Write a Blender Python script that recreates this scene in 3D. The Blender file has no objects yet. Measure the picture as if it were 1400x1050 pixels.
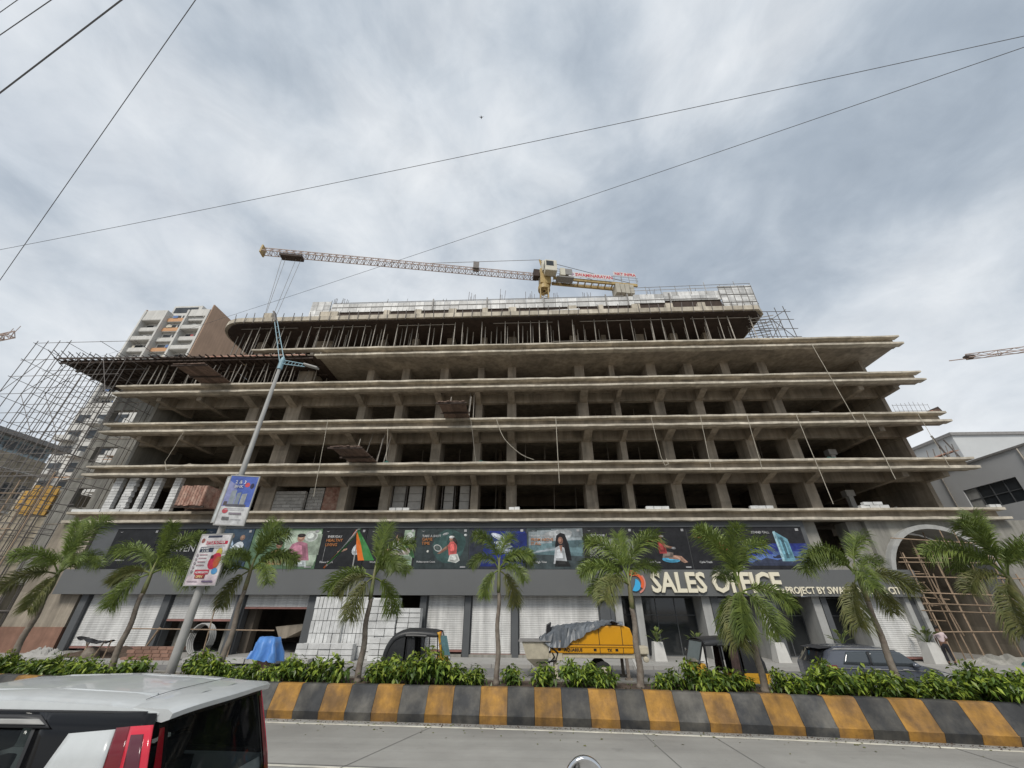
import bpy, bmesh, math, random
from mathutils import Vector, Matrix
import numpy as np
R = math.radians
rnd = random.Random(7)
sc = bpy.context.scene
COL = sc.collection

# ---------------------------------------------------------------- camera, sky, sun, exposure
CAM_F, CAM_P, CAM_R, CAM_T = 526.0, R(29.95), R(0.24), R(2.49)
cd = bpy.data.cameras.new('camera'); cam = bpy.data.objects.new('camera', cd); COL.objects.link(cam)
cd.sensor_fit = 'HORIZONTAL'; cd.sensor_width = 36.0; cd.lens = CAM_F / 1400 * 36.0
cd.clip_start = 0.05; cd.clip_end = 6000
_fw = Vector((-math.sin(CAM_T) * math.cos(CAM_P), math.cos(CAM_T) * math.cos(CAM_P), math.sin(CAM_P)))
_rt = Vector((math.cos(CAM_T), math.sin(CAM_T), 0)); _up = _rt.cross(_fw)
_r2 = _rt * math.cos(CAM_R) + _up * math.sin(CAM_R); _u2 = _up * math.cos(CAM_R) - _rt * math.sin(CAM_R)
cam.matrix_world = Matrix(((_r2.x, _u2.x, -_fw.x, 0), (_r2.y, _u2.y, -_fw.y, 0), (_r2.z, _u2.z, -_fw.z, 2.75), (0, 0, 0, 1)))
sc.camera = cam
sc.view_settings.view_transform = 'Standard'; sc.view_settings.look = 'None'
sc.view_settings.exposure = 0.26; sc.view_settings.gamma = 1; sc.view_settings.use_curve_mapping = False
SUN_EL, SUN_AZ = R(46), R(197)     # azimuth clockwise from +Y: behind the camera, a little to the left
W = bpy.data.worlds.new('World'); sc.world = W; W.use_nodes = True
def build_sky():
    nt = W.node_tree; N = nt.nodes; L = nt.links; N.clear()
    out = N.new('ShaderNodeOutputWorld'); bg = N.new('ShaderNodeBackground'); bg.inputs[1].default_value = 0.1
    sky = N.new('ShaderNodeTexSky'); sky.sky_type = 'NISHITA'; sky.sun_disc = False
    sky.sun_elevation = SUN_EL; sky.sun_rotation = SUN_AZ; sky.air_density = 1.2; sky.dust_density = 2.0
    tc = N.new('ShaderNodeTexCoord'); sep = N.new('ShaderNodeSeparateXYZ'); L.new(tc.outputs['Generated'], sep.inputs[0])
    # cloud layer: direction projected on a flat sheet overhead
    mx = N.new('ShaderNodeMath'); mx.operation = 'ADD'; mx.inputs[1].default_value = 0.35; ab = N.new('ShaderNodeMath'); ab.operation = 'ABSOLUTE'
    L.new(sep.outputs[2], ab.inputs[0]); L.new(ab.outputs[0], mx.inputs[0])
    dx = N.new('ShaderNodeMath'); dx.operation = 'DIVIDE'; dy = N.new('ShaderNodeMath'); dy.operation = 'DIVIDE'
    L.new(sep.outputs[0], dx.inputs[0]); L.new(mx.outputs[0], dx.inputs[1]); L.new(sep.outputs[1], dy.inputs[0]); L.new(mx.outputs[0], dy.inputs[1])
    cb = N.new('ShaderNodeCombineXYZ'); L.new(dx.outputs[0], cb.inputs[0]); L.new(dy.outputs[0], cb.inputs[1])
    def noise(scale, detail, rough, dist, off, stretch=(1, 1, 1), rot=0):
        mp = N.new('ShaderNodeMapping'); mp.inputs['Location'].default_value = off; mp.inputs['Scale'].default_value = stretch
        mp.inputs['Rotation'].default_value = (0, 0, rot); L.new(cb.outputs[0], mp.inputs[0])
        n = N.new('ShaderNodeTexNoise'); n.inputs['Scale'].default_value = scale; n.inputs['Detail'].default_value = detail
        n.inputs['Roughness'].default_value = rough; n.inputs['Distortion'].default_value = dist; L.new(mp.outputs[0], n.inputs['Vector'])
        return n.outputs['Fac']
    def ramp(src, stops):
        r = N.new('ShaderNodeValToRGB'); e = r.color_ramp.elements
        e[0].position, e[0].color = stops[0][0], (*stops[0][1], 1); e[1].position, e[1].color = stops[1][0], (*stops[1][1], 1)
        for p, c in stops[2:]:
            q = e.new(p); q.color = (*c, 1)
        r.color_ramp.interpolation = 'B_SPLINE'; L.new(src, r.inputs[0]); return r.outputs[0]
    def noise3(scale, detail, rough, dist, off, stretch=(1, 1, 1.5), rot=(0, 0, 0)):
        mp = N.new('ShaderNodeMapping'); mp.inputs['Location'].default_value = off; mp.inputs['Scale'].default_value = stretch; mp.inputs['Rotation'].default_value = rot
        L.new(tc.outputs['Generated'], mp.inputs[0]); n = N.new('ShaderNodeTexNoise'); n.inputs['Scale'].default_value = scale; n.inputs['Detail'].default_value = detail
        n.inputs['Roughness'].default_value = rough; n.inputs['Distortion'].default_value = dist; L.new(mp.outputs[0], n.inputs['Vector']); return n.outputs['Fac']
    def mixf(a, b_, f):
        q = N.new('ShaderNodeMix'); q.data_type = 'FLOAT'; q.inputs[0].default_value = f; L.new(a, q.inputs[2]); L.new(b_, q.inputs[3]); return q.outputs[0]
    big = mixf(noise3(2.5, 9, 0.55, 0.2, (1.3, 4.1, 0.6), (1, 1, 1.5), (0.2, 0.5, 0.4)), noise(1.1, 6, 0.5, 0.4, (3.1, 1.7, 0), (1.0, 0.8, 1), R(-40)), 0.2)
    # broad brighter and greyer banks in the cloud sheet, by direction
    def bank(px, py, width, gain, prev):
        v = Vector((px - 700, -(py - 525), -CAM_F)).normalized(); v = cam.matrix_world.to_3x3() @ v
        d = N.new('ShaderNodeVectorMath'); d.operation = 'DOT_PRODUCT'; d.inputs[1].default_value = v; nm = N.new('ShaderNodeVectorMath'); nm.operation = 'NORMALIZE'
        L.new(tc.outputs['Generated'], nm.inputs[0]); L.new(nm.outputs[0], d.inputs[0])
        q = N.new('ShaderNodeMapRange'); q.interpolation_type = 'SMOOTHERSTEP'; q.inputs[1].default_value = math.cos(R(width)); q.inputs[2].default_value = 1; q.inputs[3].default_value = 0; q.inputs[4].default_value = gain
        L.new(d.outputs['Value'], q.inputs[0]); a = N.new('ShaderNodeMath'); a.operation = 'ADD'; L.new(prev, a.inputs[0]); L.new(q.outputs[0], a.inputs[1]); return a.outputs[0]
    for b_ in ((640, 60, 20, .06), (720, 230, 16, .06), (960, 60, 14, .03), (800, 300, 20, .03), (40, 560, 30, .12), (1380, 560, 26, .12), (200, 260, 26, -.07), (420, 60, 18, -.02), (1120, 300, 30, -.07), (60, 200, 22, .05), (560, 390, 20, .04)): big = bank(*b_, big)
    cloud = ramp(big, [(0.33, (0.39, 0.455, 0.535)), (0.45, (0.52, 0.585, 0.66)), (0.54, (0.67, 0.725, 0.785)), (0.68, (0.87, 0.90, 0.93))])
    fine = noise3(6.5, 9, 0.6, 0.6, (0.4, 5.3, 0), (1, 1, 1.6), (0.3, 0.2, 0.9))
    fr = ramp(fine, [(0.28, (0.77, 0.78, 0.795)), (0.5, (0.88, 0.885, 0.89)), (0.72, (0.98, 0.975, 0.97))])
    ml = N.new('ShaderNodeMix'); ml.data_type = 'RGBA'; ml.blend_type = 'MULTIPLY'; ml.inputs[0].default_value = 1
    L.new(cloud, ml.inputs[6]); L.new(fr, ml.inputs[7])
    vs = N.new('ShaderNodeVectorMath'); vs.operation = 'SCALE'; vs.inputs[3].default_value = 9.0; L.new(ml.outputs[2], vs.inputs[0])   # cloud radiance against the Nishita scale
    gap = ramp(noise(1.3, 5, 0.5, 0.6, (7.7, 2.2, 0), (1, 0.6, 1), R(-30)), [(0.60, (0, 0, 0)), (0.78, (0.5, 0.5, 0.5))])
    m2 = N.new('ShaderNodeMix'); m2.data_type = 'RGBA'; L.new(gap, m2.inputs[0]); L.new(vs.outputs[0], m2.inputs[6]); L.new(sky.outputs[0], m2.inputs[7])
    L.new(m2.outputs[2], bg.inputs[0]); L.new(bg.outputs[0], out.inputs[0])
build_sky()
sd = bpy.data.lights.new('sun', 'SUN'); sd.energy = 2.0; sd.angle = R(18); sd.color = (1.0, 0.95, 0.87)
sun = bpy.data.objects.new('sun', sd); COL.objects.link(sun)
_sdir = Vector((math.sin(SUN_AZ) * math.cos(SUN_EL), math.cos(SUN_AZ) * math.cos(SUN_EL), math.sin(SUN_EL)))
sun.rotation_euler = _sdir.to_track_quat('Z', 'Y').to_euler(); sun.location = (0, -30, 80)
sc.cycles.max_bounces = 7; sc.cycles.diffuse_bounces = 4; sc.cycles.glossy_bounces = 3; sc.cycles.transmission_bounces = 4
sc.cycles.transparent_max_bounces = 6; sc.cycles.caustics_reflective = False; sc.cycles.caustics_refractive = False
sc.cycles.use_denoising = True

# ---------------------------------------------------------------- helpers
def mat(name, col, rough=0.8, var=0.18, scale=1.5, bump=0.0, bscale=30, metal=0.0, spec=0.4, streak=0.0, rand=0.0, col2=None, c2w=0.5, coat=0.0, local=False, wet=0.0, pan=None, track=0.0):
    m = bpy.data.materials.new(name); m.use_nodes = True
    nt = m.node_tree; N = nt.nodes; L = nt.links; b = N['Principled BSDF']
    b.inputs['Roughness'].default_value = rough; b.inputs['Metallic'].default_value = metal
    b.inputs['Specular IOR Level'].default_value = spec; b.inputs['Coat Weight'].default_value = coat
    if local:
        tc = N.new('ShaderNodeTexCoord'); pos = tc.outputs['Object']
    else:
        g = N.new('ShaderNodeNewGeometry'); pos = g.outputs['Position']
    def nz(sc_, det, stretch=None):
        n = N.new('ShaderNodeTexNoise'); n.inputs['Scale'].default_value = sc_; n.inputs['Detail'].default_value = det; n.inputs['Roughness'].default_value = 0.62
        if stretch:
            mp = N.new('ShaderNodeMapping'); mp.inputs['Scale'].default_value = stretch; L.new(pos, mp.inputs[0]); L.new(mp.outputs[0], n.inputs['Vector'])
        else: L.new(pos, n.inputs['Vector'])
        return n.outputs['Fac']
    def mrange(src, a, c, lo, hi):
        q = N.new('ShaderNodeMapRange'); q.inputs[1].default_value = a; q.inputs[2].default_value = c; q.inputs[3].default_value = lo; q.inputs[4].default_value = hi
        L.new(src, q.inputs[0]); return q.outputs[0]
    def mult(x, f):
        q = N.new('ShaderNodeMix'); q.data_type = 'RGBA'; q.blend_type = 'MULTIPLY'; q.inputs[0].default_value = 1
        L.new(x, q.inputs[6]); cc = N.new('ShaderNodeCombineColor'); [L.new(f, cc.inputs[i]) for i in range(3)]; L.new(cc.outputs[0], q.inputs[7]); return q.outputs[2]
    c = N.new('ShaderNodeRGB'); c.outputs[0].default_value = (*col, 1); cur = c.outputs[0]
    if col2:
        q = N.new('ShaderNodeMix'); q.data_type = 'RGBA'; q.inputs[6].default_value = (*col, 1); q.inputs[7].default_value = (*col2, 1)
        L.new(mrange(nz(scale * 0.6, 6), 0.5 - 0.12 + (0.5 - c2w) * 0.3, 0.5 + 0.12 + (0.5 - c2w) * 0.3, 0, 1), q.inputs[0]); cur = q.outputs[2]
    if var: cur = mult(cur, mrange(nz(scale, 8), 0.28, 0.72, 1 - var, 1 + var))
    if streak: cur = mult(cur, mrange(nz(1.0, 5, (2.6, 2.6, 0.22)), 0.35, 0.62, 1 - streak, 1 + streak * 0.25))
    if pan:                                                     # pour-by-pour differences of tone
        vm = N.new('ShaderNodeVectorMath'); vm.operation = 'DIVIDE'; vm.inputs[1].default_value = pan; L.new(pos, vm.inputs[0]); fl_ = N.new('ShaderNodeVectorMath'); fl_.operation = 'FLOOR'; L.new(vm.outputs[0], fl_.inputs[0])
        wn = N.new('ShaderNodeTexWhiteNoise'); L.new(fl_.outputs[0], wn.inputs['Vector']); cur = mult(cur, mrange(wn.outputs['Value'], 0, 1, 0.86, 1.12))
    if track: cur = mult(cur, mrange(nz(1.0, 4, (0.05, 1.3, 1)), 0.38, 0.6, 1 - track, 1 + track * 0.4)); cur = mult(cur, mrange(nz(2.2, 7), 0.62, 0.72, 1, 1 - track * 1.2))
    if rand:
        oi = N.new('ShaderNodeObjectInfo'); cur = mult(cur, mrange(oi.outputs['Random'], 0, 1, 1 - rand, 1 + rand))
    L.new(cur, b.inputs['Base Color'])
    if bump:
        bp = N.new('ShaderNodeBump'); bp.inputs['Strength'].default_value = bump; bp.inputs['Distance'].default_value = 0.02
        L.new(nz(bscale, 6), bp.inputs['Height']); L.new(bp.outputs[0], b.inputs['Normal'])
    if wet: L.new(mrange(nz(scale * 1.3, 5), 0.35, 0.65, rough - wet, rough + wet * 0.5), b.inputs['Roughness'])
    return m
def glassmat(name, tint, rough=0.03, alpha=0.5):
    m = bpy.data.materials.new(name); m.use_nodes = True; N = m.node_tree.nodes; L = m.node_tree.links
    b = N['Principled BSDF']; b.inputs['Base Color'].default_value = (*tint, 1); b.inputs['Roughness'].default_value = rough; b.inputs['Specular IOR Level'].default_value = 0.6
    t = N.new('ShaderNodeBsdfTransparent'); t.inputs[0].default_value = (0.75, 0.8, 0.8, 1); mx = N.new('ShaderNodeMixShader'); mx.inputs[0].default_value = alpha
    L.new(t.outputs[0], mx.inputs[1]); L.new(b.outputs[0], mx.inputs[2]); L.new(mx.outputs[0], N['Material Output'].inputs[0]); return m
def emat(name, col, strength):
    m = mat(name, col, rough=0.5, var=0); b = m.node_tree.nodes['Principled BSDF']
    b.inputs['Emission Color'].default_value = (*col, 1); b.inputs['Emission Strength'].default_value = strength; return m
def flat(name, col, rough=0.55): return mat(name, col, rough=rough, var=0.05, scale=4)
def leafmat(name, col, col2, rough=0.5, rand=0.2):
    m = mat(name, col, rough=rough, var=0.22, scale=9, col2=col2, rand=rand, spec=0.35)
    N = m.node_tree.nodes; L = m.node_tree.links; b = N['Principled BSDF']
    tr = N.new('ShaderNodeBsdfTranslucent'); mx = N.new('ShaderNodeMixShader'); mx.inputs[0].default_value = 0.25
    L.new(b.inputs['Base Color'].links[0].from_socket, tr.inputs[0]); L.new(b.outputs[0], mx.inputs[1]); L.new(tr.outputs[0], mx.inputs[2])
    L.new(mx.outputs[0], N['Material Output'].inputs[0]); return m

def base_of(o):
    v = Vector((0, 0, 0))
    while o is not None: v += o.location; o = o.parent
    return v
class MB:
    def __init__(s): s.v = []; s.f = []; s.m = []; s.k = 0
    def add(s, vs, fs):
        n = len(s.v); s.v += [tuple(p) for p in vs]; s.f += [tuple(i + n for i in f) for f in fs]; s.m += [s.k] * len(fs); return s
    def box(s, x0, x1, y0, y1, z0, z1):
        return s.add([(x0, y0, z0), (x1, y0, z0), (x1, y1, z0), (x0, y1, z0), (x0, y0, z1), (x1, y0, z1), (x1, y1, z1), (x0, y1, z1)],
                     [(0, 3, 2, 1), (4, 5, 6, 7), (0, 1, 5, 4), (1, 2, 6, 5), (2, 3, 7, 6), (3, 0, 4, 7)])
    def obox(s, c, sx, sy, sz, M=None):
        M = M or Matrix.Identity(3); c = Vector(c); vs = []
        for z in (-1, 1):
            for x, y in ((-1, -1), (1, -1), (1, 1), (-1, 1)): vs.append(c + M @ Vector((x * sx / 2, y * sy / 2, z * sz / 2)))
        return s.add(vs, [(0, 3, 2, 1), (4, 5, 6, 7), (0, 1, 5, 4), (1, 2, 6, 5), (2, 3, 7, 6), (3, 0, 4, 7)])
    def poly(s, pts): return s.add(pts, [tuple(range(len(pts)))])
    def prism(s, pts, d):          # polygon pts extruded by the vector d
        n = len(pts); d = Vector(d); vs = [Vector(p) for p in pts] + [Vector(p) + d for p in pts]
        return s.add(vs, [tuple(range(n)), tuple(range(2 * n - 1, n - 1, -1))] + [(i, i + n, (i + 1) % n + n, (i + 1) % n) for i in range(n)])
    def tube(s, pts, r, n=6, cap=True):
        pts = [Vector(p) for p in pts]; rs = r if isinstance(r, (list, tuple)) else [r] * len(pts); base = len(s.v)
        up = Vector((0, 0, 1)); ring = []
        for i, p in enumerate(pts):
            t = (pts[min(i + 1, len(pts) - 1)] - pts[max(i - 1, 0)]); t = t.normalized() if t.length > 1e-9 else up
            a = t.cross(up if abs(t.z) < 0.95 else Vector((1, 0, 0))).normalized(); b = t.cross(a)
            ring += [p + (a * math.cos(2 * math.pi * k / n) + b * math.sin(2 * math.pi * k / n)) * rs[i] for k in range(n)]
        fs = [(i * n + k, i * n + (k + 1) % n, (i + 1) * n + (k + 1) % n, (i + 1) * n + k) for i in range(len(pts) - 1) for k in range(n)]
        if cap: fs += [tuple(range(n - 1, -1, -1)), tuple((len(pts) - 1) * n + k for k in range(n))]
        return s.add(ring, fs)
    def lathe(s, prof, c=(0, 0, 0), n=16, axis='z'):
        c = Vector(c); ring = []
        for r_, h in prof:
            for k in range(n):
                a = 2 * math.pi * k / n; p = (r_ * math.cos(a), r_ * math.sin(a), h)
                if axis == 'y': p = (p[0], p[2], p[1])
                if axis == 'x': p = (p[2], p[0], p[1])
                ring.append(c + Vector(p))
        fs = [(i * n + k, i * n + (k + 1) % n, (i + 1) * n + (k + 1) % n, (i + 1) * n + k) for i in range(len(prof) - 1) for k in range(n)]
        return s.add(ring, fs)
    def grid(s, G, nu, nv, ks=None):      # shared-vertex sheet; G runs nu+1 columns of nv+1 points
        fs = [(i * (nv + 1) + j, (i + 1) * (nv + 1) + j, (i + 1) * (nv + 1) + j + 1, i * (nv + 1) + j + 1) for i in range(nu) for j in range(nv)]
        n0 = len(s.m); s.add(G, fs)
        if ks: s.m[n0:] = [ks(i, j) for i in range(nu) for j in range(nv)]
        return s
    def loft(s, rings, closed=True, cap=False):
        n = len(rings[0]); vs = [p for r_ in rings for p in r_]; fs = []
        for i in range(len(rings) - 1):
            for k in range(n if closed else n - 1): fs.append((i * n + k, i * n + (k + 1) % n, (i + 1) * n + (k + 1) % n, (i + 1) * n + k))
        if cap: fs += [tuple(range(n - 1, -1, -1)), tuple((len(rings) - 1) * n + k for k in range(n))]
        return s.add(vs, fs)
    def mesh(s, name, mats, off=(0, 0, 0), smooth=False):
        me = bpy.data.meshes.new(name); off = Vector(off)
        me.from_pydata([Vector(p) - off for p in s.v], [], s.f)
        for q in (mats if isinstance(mats, (list, tuple)) else [mats]): me.materials.append(q)
        if any(s.m): me.polygons.foreach_set('material_index', s.m)
        if smooth: me.polygons.foreach_set('use_smooth', [True] * len(s.f))
        me.update(); return me
    def build(s, name, mats, parent=None, smooth=False, bevel=0.0, base=None, fix=False):
        off = base_of(parent) if parent is not None else Vector(base or (0, 0, 0))
        me = s.mesh(name, mats, off, smooth)
        if bevel or fix:
            bm = bmesh.new(); bm.from_mesh(me)
            if fix: bmesh.ops.recalc_face_normals(bm, faces=bm.faces)
            if bevel:
                es = [e for e in bm.edges if len(e.link_faces) == 2 and e.calc_face_angle(0) > 0.5]
                bmesh.ops.bevel(bm, geom=es, offset=bevel, segments=2, affect='EDGES', profile=0.6)
            bm.to_mesh(me); bm.free()
            if smooth: me.polygons.foreach_set('use_smooth', [True] * len(me.polygons))
        o = bpy.data.objects.new(name, me); COL.objects.link(o)
        if parent is not None: o.parent = parent
        elif base is not None: o.location = off
        return o
def tag(o, label=None, cat=None, group=None, kind=None):
    if label: o['label'] = label
    if cat: o['category'] = cat
    if group: o['group'] = group
    if kind: o['kind'] = kind
    return o
def thing(name, loc, label, cat, group=None, rz=0.0):
    o = bpy.data.objects.new(name, None); COL.objects.link(o); o.location = loc; o.rotation_euler = (0, 0, rz); o.empty_display_size = 0.2
    return tag(o, label, cat, group)
def put(me, name, parent, loc, rot=(0, 0, 0), scale=(1, 1, 1)):    # another object on a shared mesh; loc in world metres
    o = bpy.data.objects.new(name, me); COL.objects.link(o)
    if parent is not None: o.parent = parent; loc = Vector(loc) - base_of(parent)
    o.location = loc; o.rotation_euler = rot; o.scale = scale; return o
def rod(me, name, parent, p, q, r, off=None):      # unit rod mesh (z 0..1, radius 1) stretched from p to q
    p = Vector(p); q = Vector(q); d = q - p; o = bpy.data.objects.new(name, me); COL.objects.link(o)
    if parent is not None: o.parent = parent; p = p - base_of(parent)
    o.location = p; o.rotation_euler = d.to_track_quat('Z', 'Y').to_euler(); o.scale = (r, r, d.length); return o
def copy_tree(o, parent=None):
    c = o.copy(); COL.objects.link(c)
    if parent is not None: c.parent = parent
    for ch in list(o.children): copy_tree(ch, c)
    return c
def rodmesh(name, m, n=6):
    b = MB(); b.tube([(0, 0, 0), (0, 0, 1)], 1.0, n); return b.mesh(name, m, smooth=False)
def boxmesh(name, m, bevel=0.0):
    b = MB(); b.box(-0.5, 0.5, -0.5, 0.5, -0.5, 0.5); return b.mesh(name, m)
def text_mesh(txt, size, m, extrude=0.01, bold=0.0, sx=1.0, align='LEFT', name='lettering'):
    c = bpy.data.curves.new('text', 'FONT'); c.body = txt; c.size = size; c.extrude = extrude; c.offset = bold; c.align_x = align; c.resolution_u = 2
    o = bpy.data.objects.new('text', c); COL.objects.link(o); bpy.context.view_layer.update()
    me = bpy.data.meshes.new_from_object(o.evaluated_get(bpy.context.evaluated_depsgraph_get()))
    bpy.data.objects.remove(o); me.name = name; me.materials.clear(); me.materials.append(m)
    for v in me.vertices: v.co.x *= sx
    return me
def text_obj(txt, size, m, loc, parent, extrude=0.01, bold=0.0, sx=1.0, align='LEFT', rz=0.0, name='lettering', rx=math.pi / 2, ry=0.0):
    me = text_mesh(txt, size, m, extrude, bold, sx, align, name)
    o = bpy.data.objects.new(name, me); COL.objects.link(o); o.rotation_euler = (rx, ry, rz)
    if parent is not None: o.parent = parent; loc = Vector(loc) - base_of(parent)
    o.location = loc; return o
def xinterp(x, tab):
    return float(np.interp(x, [t[0] for t in tab], [t[1] for t in tab]))

# ---------------------------------------------------------------- materials
M = {}
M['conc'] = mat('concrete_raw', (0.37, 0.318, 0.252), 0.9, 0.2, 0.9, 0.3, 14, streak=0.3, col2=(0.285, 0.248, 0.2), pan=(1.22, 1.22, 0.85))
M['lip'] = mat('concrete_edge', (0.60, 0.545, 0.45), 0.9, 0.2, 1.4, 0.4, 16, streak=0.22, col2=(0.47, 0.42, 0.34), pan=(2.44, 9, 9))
M['conc_darkened'] = mat('concrete_darkened', (0.15, 0.125, 0.1), 0.95, 0.25, 0.7, 0, streak=0.2)  # concrete darkened in its colour to deepen the interior shade
M['conc_grey'] = mat('concrete_grey', (0.30, 0.29, 0.26), 0.9, 0.18, 1.1, 0.2, 15, streak=0.3)
M['form_dark'] = mat('form_plywood', (0.055, 0.038, 0.03), 0.8, 0.35, 2.2, 0.1, 20)
M['form_brown'] = mat('form_board_brown', (0.17, 0.115, 0.09), 0.8, 0.35, 2.5, 0.1, 20, rand=0.25)
M['form_red'] = mat('form_board_red', (0.30, 0.15, 0.11), 0.8, 0.35, 4.5, 0.1, 20, col2=(0.42, 0.28, 0.22), rand=0.2)
M['alu'] = mat('formwork_aluminium', (0.60, 0.60, 0.59), 0.5, 0.2, 3, 0.05, 20, metal=0.0, rand=0.28, streak=0.2)
M['alu_rib'] = mat('formwork_rib', (0.25, 0.24, 0.23), 0.55, 0.25, 5)
M['steel'] = mat('scaffold_steel', (0.16, 0.145, 0.135), 0.6, 0.3, 3, rand=0.3)
M['prop'] = mat('prop_steel', (0.34, 0.31, 0.27), 0.65, 0.3, 3, rand=0.35)
M['rebar'] = mat('rebar_rust', (0.13, 0.10, 0.085), 0.8, 0.3, 4)
M['aac'] = mat('block_aac', (0.66, 0.66, 0.65), 0.9, 0.1, 3, 0.15, 30, rand=0.12, col2=(0.54, 0.54, 0.53))
M['aac_grey'] = mat('block_grey', (0.42, 0.41, 0.39), 0.9, 0.15, 3, 0.15, 30, rand=0.15)
M['fascia'] = mat('cladding_grey', (0.125, 0.128, 0.128), 0.45, 0.06, 0.5, spec=0.5)
M['pillar'] = mat('cladding_pillar', (0.10, 0.105, 0.11), 0.4, 0.1, 1)
M['pillar_lit'] = mat('cladding_stone_lit', (0.40, 0.40, 0.385), 0.6, 0.12, 1.5, streak=0.15)  # pale stone, its colour also standing for the lit pier sides
M['shutter'] = mat('shutter_steel', (0.66, 0.655, 0.64), 0.5, 0.13, 1.2, streak=0.26)
M['shutter_rail'] = mat('shutter_rail', (0.28, 0.14, 0.12), 0.7, 0.2, 3)
M['dark'] = mat('dark_void', (0.02, 0.018, 0.016), 0.9, 0.2, 2)
M['road'] = mat('road_concrete', (0.33, 0.32, 0.295), 0.85, 0.1, 0.7, 0.25, 60, col2=(0.27, 0.26, 0.24), wet=0.12, track=0.14)
M['joint'] = mat('joint_tar', (0.17, 0.165, 0.155), 0.9, 0.2, 4)
M['white_paint'] = mat('paint_white', (0.70, 0.67, 0.57), 0.7, 0.2, 2.5, col2=(0.50, 0.47, 0.41), c2w=0.35)
M['yellow_paint'] = mat('paint_yellow', (0.40, 0.21, 0.045), 0.8, 0.26, 3.5, 0.35, 25, col2=(0.22, 0.125, 0.05), c2w=0.5, streak=0.34, rand=0.12)
M['black_paint'] = mat('paint_black', (0.043, 0.044, 0.046), 0.7, 0.25, 3, 0.15, 25, col2=(0.115, 0.108, 0.095), c2w=0.42, streak=0.3, rand=0.2)
M['soil'] = mat('soil', (0.085, 0.06, 0.045), 0.95, 0.35, 6, 0.5, 20)
M['ground'] = mat('ground_dust', (0.34, 0.30, 0.25), 0.95, 0.2, 0.6, 0.3, 15)
M['pave'] = mat('pavement_grey', (0.36, 0.35, 0.33), 0.85, 0.12, 1.2, 0.15, 30)
M['asphalt'] = mat('asphalt', (0.20, 0.195, 0.19), 0.9, 0.15, 1.0, 0.2, 50)
M['bamboo'] = mat('bamboo', (0.33, 0.24, 0.165), 0.7, 0.25, 6, rand=0.25)
M['rope'] = mat('rope', (0.50, 0.46, 0.38), 0.9, 0.2, 8)
M['trunk'] = mat('palm_trunk', (0.17, 0.135, 0.11), 0.9, 0.25, 7, 0.3, 20, col2=(0.23, 0.20, 0.165))
M['shaft'] = mat('palm_shaft', (0.16, 0.19, 0.075), 0.6, 0.2, 5, col2=(0.20, 0.17, 0.09))
M['frond'] = leafmat('frond_leaf', (0.21, 0.265, 0.06), (0.12, 0.17, 0.045), 0.45)
M['frond_dry'] = leafmat('frond_leaf_old', (0.20, 0.20, 0.07), (0.13, 0.15, 0.05), 0.5)
M['leaf'] = leafmat('shrub_leaf', (0.12, 0.19, 0.032), (0.065, 0.115, 0.024), 0.35)
M['leaf_lit'] = leafmat('shrub_leaf_lit', (0.34, 0.41, 0.06), (0.21, 0.30, 0.045), 0.35)  # brighter green for sunlit outer leaves, the light put into the colour
M['stem'] = mat('stem', (0.12, 0.09, 0.06), 0.9, 0.2, 8)
M['tarp_grey'] = mat('tarp_grey', (0.085, 0.095, 0.108), 0.38, 0.3, 3, 0.1, 15, col2=(0.16, 0.175, 0.19), c2w=0.4)
M['tarp_blue'] = mat('tarp_blue', (0.10, 0.26, 0.62), 0.42, 0.15, 4)
M['net_green'] = mat('net_green', (0.03, 0.10, 0.085), 0.85, 0.3, 5, 0.2, 30)
M['rubber'] = mat('rubber', (0.02, 0.02, 0.02), 0.85, 0.2, 6, local=True)
M['chrome'] = mat('chrome', (0.7, 0.7, 0.7), 0.12, 0.03, 3, metal=1.0, local=True)
M['iron'] = mat('galvanised', (0.36, 0.355, 0.34), 0.55, 0.14, 2, streak=0.15)
# ---------------------------------------------------------------- ground, roads, median
BASE_TAB = [(-60, 16.6), (-30, 14.2), (-16, 12.75), (-10, 12.1), (-6.2, 11.84), (-1.5, 11.68), (4.4, 11.30), (9.7, 10.62), (14, 9.95), (30, 7.4), (60, 2.6)]
def yb(x):                                  # foot line of the kerb wall, gently curved
    return sum(xinterp(x + d, BASE_TAB) for d in (-3, -2, -1, 0, 1, 2, 3)) / 7
RZ = 0.35                                   # level of the near carriageway
b = MB(); b.poly([(-900, -300, -0.02), (900, -300, -0.02), (900, 1500, -0.02), (-900, 1500, -0.02)])
g = tag(b.build('ground', M['ground']), kind='structure')
XS = [-60 + i * 1.0 for i in range(121)]
def strip(name, m, f0, f1, z, zb=None, xs=XS, parent=None):
    b = MB()
    for x0, x1 in zip(xs[:-1], xs[1:]):
        b.poly([(x0, f0(x0), z), (x1, f0(x1), z), (x1, f1(x1), z), (x0, f1(x0), z)])
        if zb is not None: b.poly([(x0, f0(x0), zb), (x1, f0(x1), zb), (x1, f0(x1), z), (x0, f0(x0), z)]); b.poly([(x0, f1(x0), z), (x1, f1(x1), z), (x1, f1(x1), zb), (x0, f1(x0), zb)])
    o = b.build(name, m, parent)
    return tag(o, kind='structure') if parent is None else o
strip('road', M['road'], lambda x: yb(x) - 9.3, lambda x: yb(x) + 0.1, RZ, -0.01)
strip('footpath', M['pave'], lambda x: yb(x) - 14.5, lambda x: yb(x) - 9.3, 1.10, -0.01)
o = strip('road_marking', M['white_paint'], lambda x: yb(x) - 0.36, lambda x: yb(x) - 0.25, RZ + 0.004, xs=[-50 + i * 0.5 for i in range(201)])
b = MB()
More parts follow.
